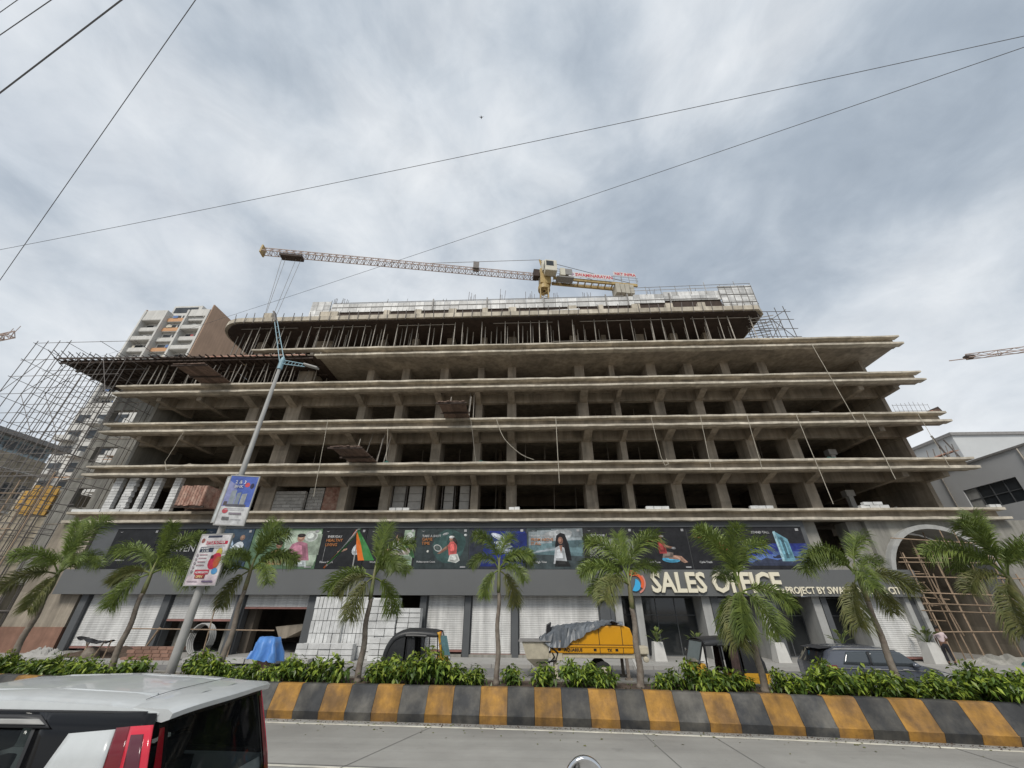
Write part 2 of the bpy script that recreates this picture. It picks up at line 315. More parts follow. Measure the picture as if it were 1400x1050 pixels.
b_t = lambda x0, x1, wd, y0=-0.3, y1=-9.2, sk=0.55: b.poly([(x0 - wd, yb(x0) + y0, RZ + 0.004), (x0 + wd, yb(x0) + y0, RZ + 0.004), (x1 + wd, yb(x0) + y1, RZ + 0.004), (x1 - wd, yb(x0) + y1, RZ + 0.004)])
for x in (-24.5, -20, -15.5, -11, -6.7, -2.3, 2.4, 3.85, 8.3, 12.8, 17.3, 21.8, 26): b_t(x, x - 3.3 if x < 0 else x + 0.6, 0.012)
for w in (-2.85, -6.2):
    for x0, x1 in zip(XS[25:95], XS[26:96]): b.poly([(x0, yb(x0) + w - 0.018, RZ + 0.004), (x1, yb(x1) + w - 0.018, RZ + 0.004), (x1, yb(x1) + w + 0.018, RZ + 0.004), (x0, yb(x0) + w + 0.018, RZ + 0.004)])
tag(b.build('road_joints', M['joint']), kind='structure')
b = MB()
for x0, x1 in zip(XS[30:64], XS[31:65]): b.poly([(x0, yb(x0) - 2.98, RZ + 0.004), (x1, yb(x1) - 2.98, RZ + 0.004), (x1, yb(x1) - 2.9, RZ + 0.004), (x0, yb(x0) - 2.9, RZ + 0.004)])
tag(b.build('lane_line', M['white_paint']), kind='structure')
strip('far_road', M['asphalt'], lambda x: yb(x) + 1.9, lambda x: 23.9, 0.05, -0.01)
strip('plaza', M['pave'], lambda x: 23.9, lambda x: 40.0, 0.17, 0.0)
# kerb wall of painted precast blocks along the median, each block a part
kw = tag(bpy.data.objects.new('kerb_wall', None), 'low concrete kerb wall painted in yellow and black stripes along the road', 'kerb wall'); COL.objects.link(kw); kw.location = (0, yb(0), RZ)
L_ = 0.655; x = -0.59; xs_ = [x]
while xs_[-1] < 22: xs_.append(xs_[-1] + L_ * 0.985)
while xs_[0] > -26: xs_.insert(0, xs_[0] - L_ * 1.0)
i0 = min(range(len(xs_)), key=lambda i: abs(xs_[i] + 0.59))
for i, (xa, xb) in enumerate(zip(xs_[:-1], xs_[1:])):
    b = MB(); yel = (i - i0) % 2 == 1; j = rnd.uniform(-0.006, 0.006)
    prof = [(0.05, 0.0), (0.0, 0.165), (0.035, 0.185), (0.225, 0.63), (0.24, 0.648), (0.262, 0.66), (0.42, 0.66), (0.44, 0.0)]
    ga = 0.004
    rings = [[(xx + rnd.uniform(-.003, .003), yb(xx) + w + j, RZ + h + (j if h > 0.5 else 0)) for w, h in prof] for xx in (xa + ga, xb - ga)]
    b.loft(rings, closed=True, cap=True)
    b.build('kerb_block', M['yellow_paint'] if yel else M['black_paint'], kw)
bk = strip('median_kerb', M['conc_grey'], lambda x: yb(x) + 1.75, lambda x: yb(x) + 1.95, 0.98, 0.0)
strip('median_soil', M['soil'], lambda x: yb(x) + 0.43, lambda x: yb(x) + 1.76, 0.945, 0.0)
# joints of the plaza paving as slabs on the forecourt edge
b = MB()
for x in range(-30, 60): b.box(x * 1.0 + 0.01, x * 1.0 + 0.99, 23.62, 23.9, 0.0, 0.2)
tag(b.build('plaza_kerb', M['pave']), kind='structure')

# ---------------------------------------------------------------- the unfinished building
BX = (0, 27, 0)
bld = thing('unfinished_building', BX, 'long bare concrete commercial building under construction with wide projecting floor slabs', 'building')
SL = [(8.372, 7.798, -32.6), (11.743, 11.142, -33.1), (15.228, 14.569, -33.7), (18.716, 18.057, -34.5), (22.154, 21.483, -18.2)]
XR = 30.72; YF = 26.7
def jit_edge(b, x0, x1, y0, y1, z0, z1, step=0.8, jy=0.018, jz=0.02):   # a cast lip with slightly wavering arrises
    n = max(2, int((x1 - x0) / step)); rings = []
    for i in range(n + 1):
        x = x0 + (x1 - x0) * i / n; a, c, d = rnd.uniform(-jy, jy), rnd.uniform(-jz, jz), rnd.uniform(-jz, jz)
        rings.append([(x, y0 + a, z0 + c), (x, y0 + a, z1 + d), (x, y1, z1 + d), (x, y1, z0 + c)])
    b.loft(rings, closed=True, cap=True)
COLS = [(-23.6, .9), (-20.1, 1.3), (-14.09, .62), (-10.87, .66), (-7.35, .76), (-4.05, .56), (-1.28, .76), (4.7, .85), (7.55, .45), (11.0, .8), (14.25, .7), (17.4, .7), (20.6, .75)]
for k, (zt, zl, xl) in enumerate(SL):
    b = MB(); b.box(xl + 0.25, XR - 0.25, 27.2, 27.5, zl - 0.165, zt - 0.02)
    if k < 4: b.box(xl + 0.25, XR - 0.25, 27.5, 50, zt - 0.27, zt - 0.022)
    else: b.box(xl + 0.25, XR - 0.25, 27.5, 50, zl - 0.10, zt - 0.022)
    s = b.build('floor_slab', M['conc'], bld)
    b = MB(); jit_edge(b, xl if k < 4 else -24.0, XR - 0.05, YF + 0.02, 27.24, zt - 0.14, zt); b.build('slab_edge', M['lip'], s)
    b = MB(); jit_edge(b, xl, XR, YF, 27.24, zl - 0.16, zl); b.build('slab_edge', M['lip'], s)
for k in range(4):
    z0 = SL[k][0]; zt, zl, xl = SL[k + 1]; fr = 29.0 if k < 3 else 29.25
    top = zt - 0.27 if k < 3 else zl - 0.10
    for X, w in COLS:
        if k == 3 and X < -21: continue
        ww = w * rnd.uniform(0.96, 1.04)
        b = MB(); b.box(X - ww / 2, X + ww / 2, fr, fr + (1.6 if abs(X) > 2 else 1.0), z0 - 0.02, top + 0.002); b.build('column', M['conc'], bld)
    if k < 3:
        b = MB(); b.box(-32.4, 28.9, 29.03, 29.4, zl - 0.40, zt - 0.268); b.build('beam', M['conc'], bld)
        for X, w in COLS:                                     # sloping brackets out to the slab edge
            h = w * 0.36 if w < 1 else 0.3; a = 27.49; c = 29.035; zu = zt - 0.268
            b = MB(); b.prism([(X - h, a, zl - 0.17), (X - h, c, zl - 0.56), (X - h, c, zu), (X - h, a, zu)], (2 * h, 0, 0)); b.build('bracket', M['conc'], bld)
        for X in (26.3, 29.0, -27.5, -31.0):
            b = MB(); b.box(X - .2, X + .2, 27.49, 36 if X > 0 else 31.0, zl - 0.5, zt - 0.268); b.build('bracket', M['conc'], bld)
        b = MB(); b.box(-32, 28.9, 36.0, 36.4, zl - 0.5, zt - 0.268); b.build('beam', M['conc_darkened'], bld)
    # end walls
    b = MB(); b.box(28.9, 29.2, fr + 0.02, 32.2, z0 - .02, top + 0.002)
    b.box(28.9, 29.2, 32.2, 50, z0 + (1.25 if k == 0 else 0) - .02, top + 0.002) if k != 0 else b.box(28.9, 29.2, 32.2, 50, z0 + 1.3, top + 0.002)
    b.build('end_wall', M['conc'], bld)
    if k < 3:
        b = MB(); b.box(-32.75, -32.45, fr + 0.02, 33.4 if k else 31, z0 - .02, top + 0.002); b.build('end_wall', M['conc_grey'], bld)
        b = MB(); b.box(-32.7, -32.5, 33.4 if k else 31, 50, z0 - .02, top + 0.002); b.build('end_wall', M['conc_darkened'], bld)
    # dark inner walls, added so that less light reaches into the floors
    b = MB(); b.box(-32.4, 28.85, 41, 41.3, z0 - .02, top + 0.002); b.build('dark_inner_wall', M['conc_darkened'], bld)
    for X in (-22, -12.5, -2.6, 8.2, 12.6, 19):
        b = MB(); b.box(X, X + 0.25, 33.5, 41, z0 - .02, top + 0.002); b.build('dark_inner_wall', M['conc_darkened'], bld)
    b = MB(); b.box(25.0, 25.35, 31.5, 31.85, z0 - .02, z0 + 1.9); b.box(24.85, 25.5, 31.4, 31.95, z0 + 1.9, z0 + 2.35) ; b.build('stub_column', M['aac'], bld)
# slot windows cut in the shear wall at the left
def wall_with_holes(b, x0, x1, z0, z1, holes, y0, y1):
    zs = sorted({z0, z1, *[h[2] for h in holes], *[h[3] for h in holes]})
    for za, zb in zip(zs[:-1], zs[1:]):
        hs = sorted([(h[0], h[1]) for h in holes if h[2] <= za + 1e-6 and h[3] >= zb - 1e-6]); x = x0
        for ha, hb in hs: b.box(x, ha, y0, y1, za, zb); x = hb
        b.box(x, x1, y0, y1, za, zb)
b = MB(); wall_with_holes(b, -39.3, -32.76, 4.0, 21.3, [(-38.0, -36.4, 9.62, 11.25), (-38.45, -36.4, 13.45, 14.9), (-38.75, -36.4, 17.25, 18.5)], 31.0, 31.45)
b.build('shear_wall', M['conc_grey'], bld)
for z in (8.3, 12.0, 15.6, 19.3):
    b = MB(); b.box(-39.3, -32.76, 30.97, 30.999, z, z + 0.05); b.build('pour_joint', M['conc'], bld)
for X in (-35.3, -34.1):
    b = MB(); b.box(X, X + 0.04, 30.975, 30.999, 4.0, 21.2); b.build('pour_joint', M['conc_darkened'], bld)

# roof slab with a rounded corner, held on props
def arc_front(x0, x1, y, r):
    pts = [(x0 + r - r * math.cos(a), y + r - r * math.sin(a)) for a in [i * math.pi / 2 / 8 for i in range(9)]]
    return [(x0, 44)] + [(p[0], p[1]) for p in pts] + [(x1 - 0.8, y - 0.05), (x1, y + 0.7), (x1, 44)]
RF = arc_front(-29.6, 21.6, 27.3, 2.8)
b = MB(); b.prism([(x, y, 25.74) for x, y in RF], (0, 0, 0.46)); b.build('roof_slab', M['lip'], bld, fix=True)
inner = arc_front(-29.35, 21.4, 27.5, 2.7)
b = MB(); b.prism([(x, y, 25.62) for x, y in inner], (0, 0, 0.119)); b.build('roof_formwork', M['form_dark'], bld, fix=True)
for X, w in [(-26.5, .8), (-20.1, 1.9), (-14.1, .6), (-10.87, .66), (-7.35, .76), (-4.05, .56), (-1.28, .76), (4.7, .85), (7.55, .45), (11.0, .8), (14.25, .7), (17.4, .7)]:
    b = MB(); b.box(X - w / 2, X + w / 2, 30.4, 31.4, 22.13, 25.62); b.build('column', M['conc'], bld)
    b = MB(); b.box(X - w / 2, X + w / 2, 29.7, 30.45, 26.19, 28.85); b.build('column', M['lip'], bld)
b = MB(); b.box(-28, 20.6, 37, 37.3, 22.13, 25.62); b.build('dark_inner_wall', M['conc_darkened'], bld)
b = MB()                                                       # starter bars standing along the inner side of the fifth floor
x = -27.0
while x < 20.5: b.tube([(x, 29.8 + rnd.uniform(-.05, .05), 22.13), (x + rnd.uniform(-.06, .06), 29.8, 23.35 + rnd.uniform(-.25, .1))], 0.02, 4); x += 0.21
tag(b.build('starter_bars', M['rebar'], bld), kind='stuff')
rodM = rodmesh('rod', M['steel']); rodP = rodmesh('prop', M['prop']); rodB = rodmesh('bar', M['rebar'], 4); rodBam = rodmesh('bamboo', M['bamboo'], 6)
# waling rods on the roof slab edge
sp = thing('roof_edge_formwork', (-4, 27.25, 25.7), 'row of dark clamping rods standing against the pale roof slab edge', 'formwork')
x = -29.0; 
while x < 20.6:
    yy = 27.25 + (max(0, -26.8 - x) ** 2 * 0.42)
    rod(rodM, 'clamp_rod', sp, (x + rnd.uniform(-.04, .04), yy, 25.55), (x + rnd.uniform(-.12, .12), yy - 0.12, 26.5 + rnd.uniform(-.05, .15)), 0.032); x += rnd.uniform(0.82, 1.0)
pr = thing('roof_props', (-4, 28, 22.15), 'rows of slender steel props holding up the dark soffit of the roof slab', 'formwork props')
x = -28.2
while x < 20.3:
    y = 28.0 + (max(0, -25.6 - x)) * 0.5
    for dx, dy in ((0, 0), (rnd.uniform(.18, .35), 0.75), (rnd.uniform(0.55, 0.8), 1.5)):
        if rnd.random() < 0.9: rod(rodP, 'prop', pr, (x + dx, y + dy, 22.15), (x + dx + rnd.uniform(-.05, .05), y + dy, 25.62), rnd.uniform(0.032, 0.05))
    x += rnd.uniform(0.75, 1.25)
for xx in (-27, -20, -12, -3, 5, 9, 15): rod(rodP, 'ledger', pr, (xx, 28.05, 25.45), (xx + 5.5, 28.05, 25.45), 0.03)
for xx in (2.4, 5.8): rod(rodP, 'ledger', pr, (xx, 28.0, 23.2), (xx + 3.2, 28.0, 23.2), 0.035)

# aluminium formwork ring on the roof: each panel a part
af = thing('aluminium_formwork', (0, 30, 26.2), 'long row of shiny aluminium formwork panels around the roof top', 'formwork')
panM = boxmesh('panel', M['alu'])
def panel(x0, x1, z0, z1, y): 
    o = put(panM, 'panel', af, ((x0 + x1) / 2, y, (z0 + z1) / 2), (rnd.uniform(-.015, .015), 0, 0), (x1 - x0 - 0.03, 0.07, z1 - z0 - 0.03)); return o
ribM = boxmesh('rib', M['alu_rib'])
x = -20.2
while x < 19.4:
    w = rnd.choice((0.62, 0.9, 0.9, 1.2)); up = 0.0 if x < 10.5 else 0.22 + (0.25 if x > 14 else 0)
    panel(x, x + w, 28.92 + up, 29.55 + up, 30.0); panel(x, x + w, 29.55 + up, 30.12 + up, 30.02)
    x += w
put(ribM, 'waler', af, (-0.4, 29.93, 29.55), (0, 0, 0), (39.4, 0.03, 0.05)); put(ribM, 'waler', af, (-5.0, 29.95, 30.16), (0, 0, 0), (30, 0.05, 0.05))
for i in range(3):
    for j in range(7): panel(-22.3 + i * 0.68, -22.3 + (i + 1) * 0.68, 26.3 + j * 0.58, 26.3 + (j + 1) * 0.58, 29.9)
for i in range(5):
    for j in range(7): panel(19.6 + i * 0.66, 19.6 + (i + 1) * 0.66, 27.6 + j * 0.5, 27.6 + (j + 1) * 0.5, 29.9)
for j in range(7): put(panM, 'panel', af, (22.94, 31.1, 27.85 + j * 0.5), (0, 0, 0), (0.07, 2.3, 0.48))
for i in range(6): put(ribM, 'waler', af, (19.6 + i * 0.66, 29.84, 29.3), (0, 0, 0), (0.045, 0.05, 3.5))
for j in range(4): put(ribM, 'waler', af, (21.25, 29.83, 27.9 + j * 1.0), (0, 0, 0), (3.3, 0.05, 0.045)); 
b = MB(); b.box(-22.2, 23.2, 30.1, 43, 28.86, 28.91); b.build('deck', M['form_dark'], af)
for x in (-16, -11.8, -8, -3, 1.5, 6, 9.5, 13, 17):
    rod(rodP, 'prop', af, (x, 30.3, 26.2), (x, 30.3, 28.86), 0.04); rod(rodP, 'prop', af, (x + 1.7, 31.3, 26.2), (x + 1.7, 31.3, 28.86), 0.04)
    b = MB(); b.box(x - 1.6, x + 2.0, 33, 33.1, 26.2, 28.86); b.build('dark_gap_backing', M['form_dark'], af)
for x0, x1 in ((-20.3, -10), (-9.98, 0), (.02, 10), (10.02, 19.6)):  # dark sheets added behind the panels so the gap reads as shade
    b = MB(); b.box(x0, x1, 30.5, 30.6, 26.2, 28.86); b.build('dark_gap_backing', M['form_dark'], af)
    b = MB(); b.box(x0, x1, 30.08, 30.14, 28.4, 29.6); b.build('dark_gap_backing', M['form_dark'], af)
for x in (-9.5, -3.9, 1.9, 8.2, 10.4, 14.6): put(ribM, 'strongback', af, (x, 29.9, 29.6), (0, 0, 0), (0.12, 0.12, 1.5))
# guard rails over the right half
for z in (30.9, 31.3): rod(rodP, 'guard_rail', af, (10.8, 29.95, z - .1), (23.0, 29.95, z + 0.12), 0.025)
for i in range(9): rod(rodP, 'guard_rail', af, (10.9 + i * 1.5, 29.95, 30.2), (10.9 + i * 1.5, 29.95, 31.35 + (0.4 if i in (5, 7) else 0)), 0.025)
# column starter bars above the roof formwork
rb = thing('roof_rebar', (0, 31, 30), 'clumps of thin dark reinforcement bars sticking up above the roof formwork', 'rebar')
for X, n, h in ((-12.4, 4, 1.3), (3.4, 4, 1.4), (13.4, 4, 1.8), (-20.7, 5, 1.5), (-19.5, 5, 1.7), (-15.0, 5, 1.2), (-5.6, 5, 1.9), (-2.4, 4, 2.1), (0.6, 6, 1.7), (6.6, 5, 1.6), (10.2, 5, 1.5), (17.6, 4, 1.9), (-8.6, 3, 1.2)):
    for i in range(n):
        xx = X + (i - n / 2) * 0.17
        rod(rodB, 'bar', rb, (xx, 31 + rnd.uniform(-.3, .3), 29.9), (xx + rnd.uniform(-.08, .16), 31 + rnd.uniform(-.3, .3), 30.2 + h * rnd.uniform(.75, 1.1)), 0.022)
# loose sheets and boards lying on the roof slab edge
def slab_of(name, label, cat, x0, x1, y0, y1, z0, z1, m, rz=0.0, group=None):
    b = MB(); b.box(-(x1 - x0) / 2, (x1 - x0) / 2, -(y1 - y0) / 2, (y1 - y0) / 2, 0, z1 - z0); o = b.build(name, m); o.location = ((x0 + x1) / 2, (y0 + y1) / 2, z0); o.rotation_euler = (0, rz, 0)
    return tag(o, label, cat, group)
slab_of('board', 'pale sheet lying tilted on the roof edge left of the crane mast', 'board', 1.5, 5.0, 27.5, 28.6, 26.28, 26.46, M['alu'], R(-3))
slab_of('board', 'pale stacked sheets on the roof edge near the right end', 'board', 12.2, 17.0, 28, 29, 26.22, 26.62, M['aac'], R(-2))
slab_of('board', 'yellow plywood sheet on the roof edge right of the crane mast', 'board', 8.6, 12.0, 28.4, 29.2, 26.22, 26.5, M['bamboo'], R(-1))
slab_of('board', 'white panel lying on the roof edge near its left end', 'board', -17.5, -16.0, 27.6, 28.2, 26.22, 26.36, M['alu'], R(2))
# ---------------------------------------------------------------- ground storey
b = MB(); b.box(-30.2, 22.9, 26.45, 26.6, 3.28, 4.70); b.box(-30.2, 22.9, 26.6, 27.3, 3.30, 3.36); b.box(-30.2, 22.9, 26.6, 27.3, 4.62, 4.68)
b.build('fascia', M['fascia'], bld, bevel=0.008)
b = MB(); b.box(-30.0, 17.9, 27.12, 27.4, 4.69, 7.66); b.build('upper_wall', M['pillar'], bld)
b = MB(); b.box(-32.6, 21.6, 36, 36.3, 0.1, 7.7); b.build('dark_inner_wall', M['conc_darkened'], bld)
b = MB(); b.box(-32.6, 21.6, 27.45, 36, 3.6, 3.8); b.build('ceiling', M['conc_darkened'], bld)
b = MB(); b.box(17.95, 22.0, 27.5, 27.7, 4.69, 5.6); b.box(17.95, 18.9, 27.5, 28.6, 5.6, 7.63); b.box(20.9, 22.0, 27.5, 28.6, 5.6, 7.63); b.build('upper_wall', M['conc_grey'], bld)
b = MB(); b.box(17.9, 22, 30.5, 30.7, 4.6, 7.65); b.build('dark_inner_wall', M['conc_darkened'], bld)
def pillar(x0, x1, y0=26.85, y1=27.7, m='pillar', z1=3.29):
    b = MB(); b.box(x0, x1, y0, y1, 0.16, z1); b.build('pillar', M[m], bld, bevel=0.006)
for x0, x1 in ((-28.55, -28.1), (-23.1, -22.65), (-18.35, -17.9), (-13.75, -13.1), (-6.75, -6.35), (-3.98, -3.62), (-1.12, -0.75), (4.15, 4.75)): pillar(x0, x1)
shM = {}
def shutter(x0, x1, zb, zt=3.29, y=27.12):
    n = int((zt - zb) / 0.092); b = MB()
    for i in range(n):
        z = zb + i * (zt - zb) / n; h = (zt - zb) / n
        b.add([(x0, y, z), (x1, y, z), (x1, y - 0.022, z + h * 0.25), (x0, y - 0.022, z + h * 0.25), (x1, y - 0.022, z + h * 0.75), (x0, y - 0.022, z + h * 0.75), (x1, y, z + h), (x0, y, z + h)],
              [(0, 1, 2, 3), (3, 2, 4, 5), (5, 4, 6, 7)])
    s = tag(b.build('shutter', M['shutter'], bld), kind='stuff')
    b = MB(); b.box(x0, x1, y - 0.04, y + 0.03, zb - 0.1, zb); b.build('bottom_rail', M['shutter_rail'], s)
    b = MB(); b.box(x0 - 0.07, x0 - 0.005, y - 0.05, y + 0.05, 0.16, zt); b.box(x1 + 0.005, x1 + 0.07, y - 0.05, y + 0.05, 0.16, zt); b.build('guide_rail', M['pillar'], s)
shutter(-28.02, -23.18, 0.52); shutter(-22.57, -18.43, 1.95); shutter(-17.82, -13.83, 2.62)
shutter(-6.27, -4.06, 0.5); shutter(-3.54, -1.2, 0.32); shutter(-0.67, 4.07, 0.32); shutter(19.85, 22.05, 0.35)
for x0, x1 in ((-28.5, -23.1), (-6.7, -4), (-3.8, -.9), (-.9, 4.4)):
    b = MB(); b.box(x0 + 0.05, x1 - 0.05, 26.9, 27.15, 0.165, 0.30); b.build('door_sill', M['conc_grey'], bld)
for x0, x1 in ((-22.4, -21.6), (-19.3, -18.6)): 
    b = MB(); b.box(x0, x1, 28.0, 28.5, 0.16, 3.6); b.build('column', M['conc_grey'], bld)
b = MB(); b.box(-18.0, -17.5, 27.9, 28.5, 0.16, 3.6); b.build('column', M['conc_darkened'], bld); b = MB(); b.box(-14.5, -13.9, 29.5, 30, 0.16, 3.6); b.build('column', M['conc_darkened'], bld)
b = MB(); b.prism([(-16.0, 27.9, 1.55), (-13.9, 27.9, 1.75), (-13.9, 27.9, 1.55), (-15.2, 27.9, 0.95), (-15.6, 27.9, 0.95)], (0, 2.2, 0)); b.build('stair_soffit', M['conc'], bld)
# sales office front: piers, dark glass, reception recess
for x0, x1, mm in ((5.05, 5.5, 'pillar_lit'), (6.3, 6.7, 'pillar_lit'), (10.25, 10.75, 'pillar_lit'), (13.55, 14.0, 'pillar_lit'), (16.7, 17.15, 'pillar_lit'), (19.3, 19.75, 'pillar_lit')): pillar(x0, x1, 26.9, 28.3, mm)  # lit sides of the piers, set apart by the paler colour
for x0, x1 in ((10.77, 11.2), (14.02, 14.5), (17.17, 17.5), (4.77, 5.0), (22.15, 22.5)): pillar(x0, x1, 26.85, 28.2, 'pillar')
pillar(22.5, 22.75, 26.7, 28.2, 'pillar_lit', 3.27)
GLASS = mat('shop_glass', (0.025, 0.028, 0.03), 0.06, 0.05, 1, spec=0.7)
for x0, x1 in ((5.5, 6.3), (6.7, 10.25), (11.2, 13.55), (14.5, 16.7), (17.5, 19.3)):
    nn = max(1, round((x1 - x0) / 1.1)); fr = MB()
    for z in (0.17, 2.25, 3.2): fr.box(x0, x1, 28.34, 28.42, z, z + 0.06)
    for i in range(nn + 1):
        xx = x0 + (x1 - x0) * i / nn; fr.box(xx - 0.025, xx + 0.025, 28.343, 28.417, 0.17, 3.29)
    f = fr.build('glazing_frame', M['pillar'], bld)
    for i in range(nn):
        for za, zb in ((0.23, 2.25), (2.31, 3.2)):
            b = MB(); b.box(x0 + (x1 - x0) * i / nn + 0.025, x0 + (x1 - x0) * (i + 1) / nn - 0.025, 28.37, 28.39, za, zb); b.build('pane', GLASS, f)
b = MB(); b.box(12.0, 13.3, 27.9, 28.1, 0.95, 1.03); b.box(12.0, 13.3, 27.9, 28.1, 0.6, 0.68); b.box(12.1, 12.2, 27.92, 28.08, .17, .95); b.box(13.1, 13.2, 27.92, 28.08, .17, .95)
tag(b.build('bench', M['pillar_lit']), 'pale bench with two rails in front of the dark office glass', 'bench')

# left end: bare wall with a brown band
b = MB(); b.box(-33.0, -30.15, 27.0, 27.5, 1.5, 7.6); b.build('side_wall', M['conc'], bld); b = MB(); b.box(-30.15, -28.9, 27.0, 27.5, 1.5, 3.27); b.build('side_wall', M['conc'], bld)
b = MB(); b.box(-33.0, -28.9, 26.96, 27.5, 0.16, 1.5); b.build('painted_dado', mat('paint_brown', (0.25, 0.14, 0.10), 0.85, 0.2, 2, streak=.2), bld)

# arch of the gateway at the right end
AX, AZ, AR = 25.25, 3.95, 3.12
AR0, AR1 = AR, AR + 0.26
def arch_pts(r, y, n=22): return [(AX + r, y, 0.1)] + [(AX + r * math.cos(math.pi * i / n), y, AZ + r * math.sin(math.pi * i / n)) for i in range(n + 1)] + [(AX - r, y, 0.1)]
b = MB()
for (ra, rb_, y0, y1) in ((AR0, AR1, 26.75, 28.4),):
    A0, A1, B0, B1 = arch_pts(ra, y0), arch_pts(rb_, y0), arch_pts(ra, y1), arch_pts(rb_, y1); rings = [[A0[i], A1[i], B1[i], B0[i]] for i in range(len(A0))]
    b.loft(rings, closed=True, cap=True)
arch = b.build('arch_rim', M['pillar_lit'], bld, fix=True)
b = MB()                                                     # spandrel wall round the arch
P = arch_pts(AR1 - 0.01, 27.2)
top = 7.64
for p, q in zip(P[:-1], P[1:]):
    if abs(p[0] - q[0]) > 1e-6: b.prism([(p[0], 27.2, p[2]), (q[0], 27.2, q[2]), (q[0], 27.2, top), (p[0], 27.2, top)], (0, 1.0, 0))
b.box(AX + AR1 - 0.01, 36, 27.2, 28.2, 0.1, 7.64); b.build('arch_wall', M['conc_grey'], bld, fix=True)
b = MB()                                                     # curved vault behind
rings = [[(AX + AR0 * 0.97 * math.cos(math.pi * i / 14), y, AZ + AR0 * 0.97 * math.sin(math.pi * i / 14)) for i in range(15)] for y in (28.4, 33)]
b.loft(rings, closed=False); b.build('vault', M['conc'], bld, smooth=True)
b = MB(); b.box(21.6, 22.15, 27.9, 34, 0.1, 5.0); b.build('side_wall', M['conc'], bld); b = MB(); b.box(28.36, 28.8, 28.2, 34, 0.1, 5); b.build('side_wall', M['conc'], bld)
b = MB(); b.box(24.6, 29, 33, 33.3, 0.1, 7.6); b.box(22, 29, 33.31, 33.5, 0.1, 7.6); b.build('rear_wall', M['conc'], bld)
b = MB(); b.box(22.15, 24.6, 32.6, 32.98, 0.1, 3.2); b.build('rear_wall', M['form_dark'], bld)

# bamboo staging in the arch
bs = thing('bamboo_scaffold', (25, 26.4, 0.17), 'tied bamboo pole scaffold filling the archway at the right end', 'scaffold')
for x, top_ in ((22.7, 5.9), (23.6, 6.4), (24.5, 6.9), (25.5, 7.2), (26.4, 7.3), (27.4, 6.6), (27.75, 6.4), (28.6, 4.5)):
    for y in (26.35, 27.6):
        if y > 27 and x > 26: continue
        rod(rodBam, 'pole', bs, (x + rnd.uniform(-.2, .2), y, 0.17), (x + rnd.uniform(-.15, .15), y, top_ * rnd.uniform(0.9, 1.0)), 0.034)
for z in (1.55, 2.55, 2.75, 3.45, 4.2, 4.95, 5.25, 6.25):
    rod(rodBam, 'pole', bs, (rnd.uniform(22.0, 22.7), 26.28, z + rnd.uniform(-.05, .25)), (rnd.uniform(27.5, 29.4), 26.28, z + rnd.uniform(-.2, .1)), 0.03)
for z in (2.0, 3.0, 3.3, 3.6, 3.9, 4.4, 4.7):
    rod(rodBam, 'pole', bs, (22.0, 27.7, z + rnd.uniform(-.1, .2)), (rnd.uniform(24.2, 25.5), 27.7, z + rnd.uniform(-.2, .2)), 0.03)
for i in range(7):
    x = rnd.uniform(22.3, 25); rod(rodBam, 'pole', bs, (x, 27.4, rnd.uniform(1, 3)), (x + rnd.uniform(-.8, .8), 27.4, rnd.uniform(3.6, 5.2)), 0.035)

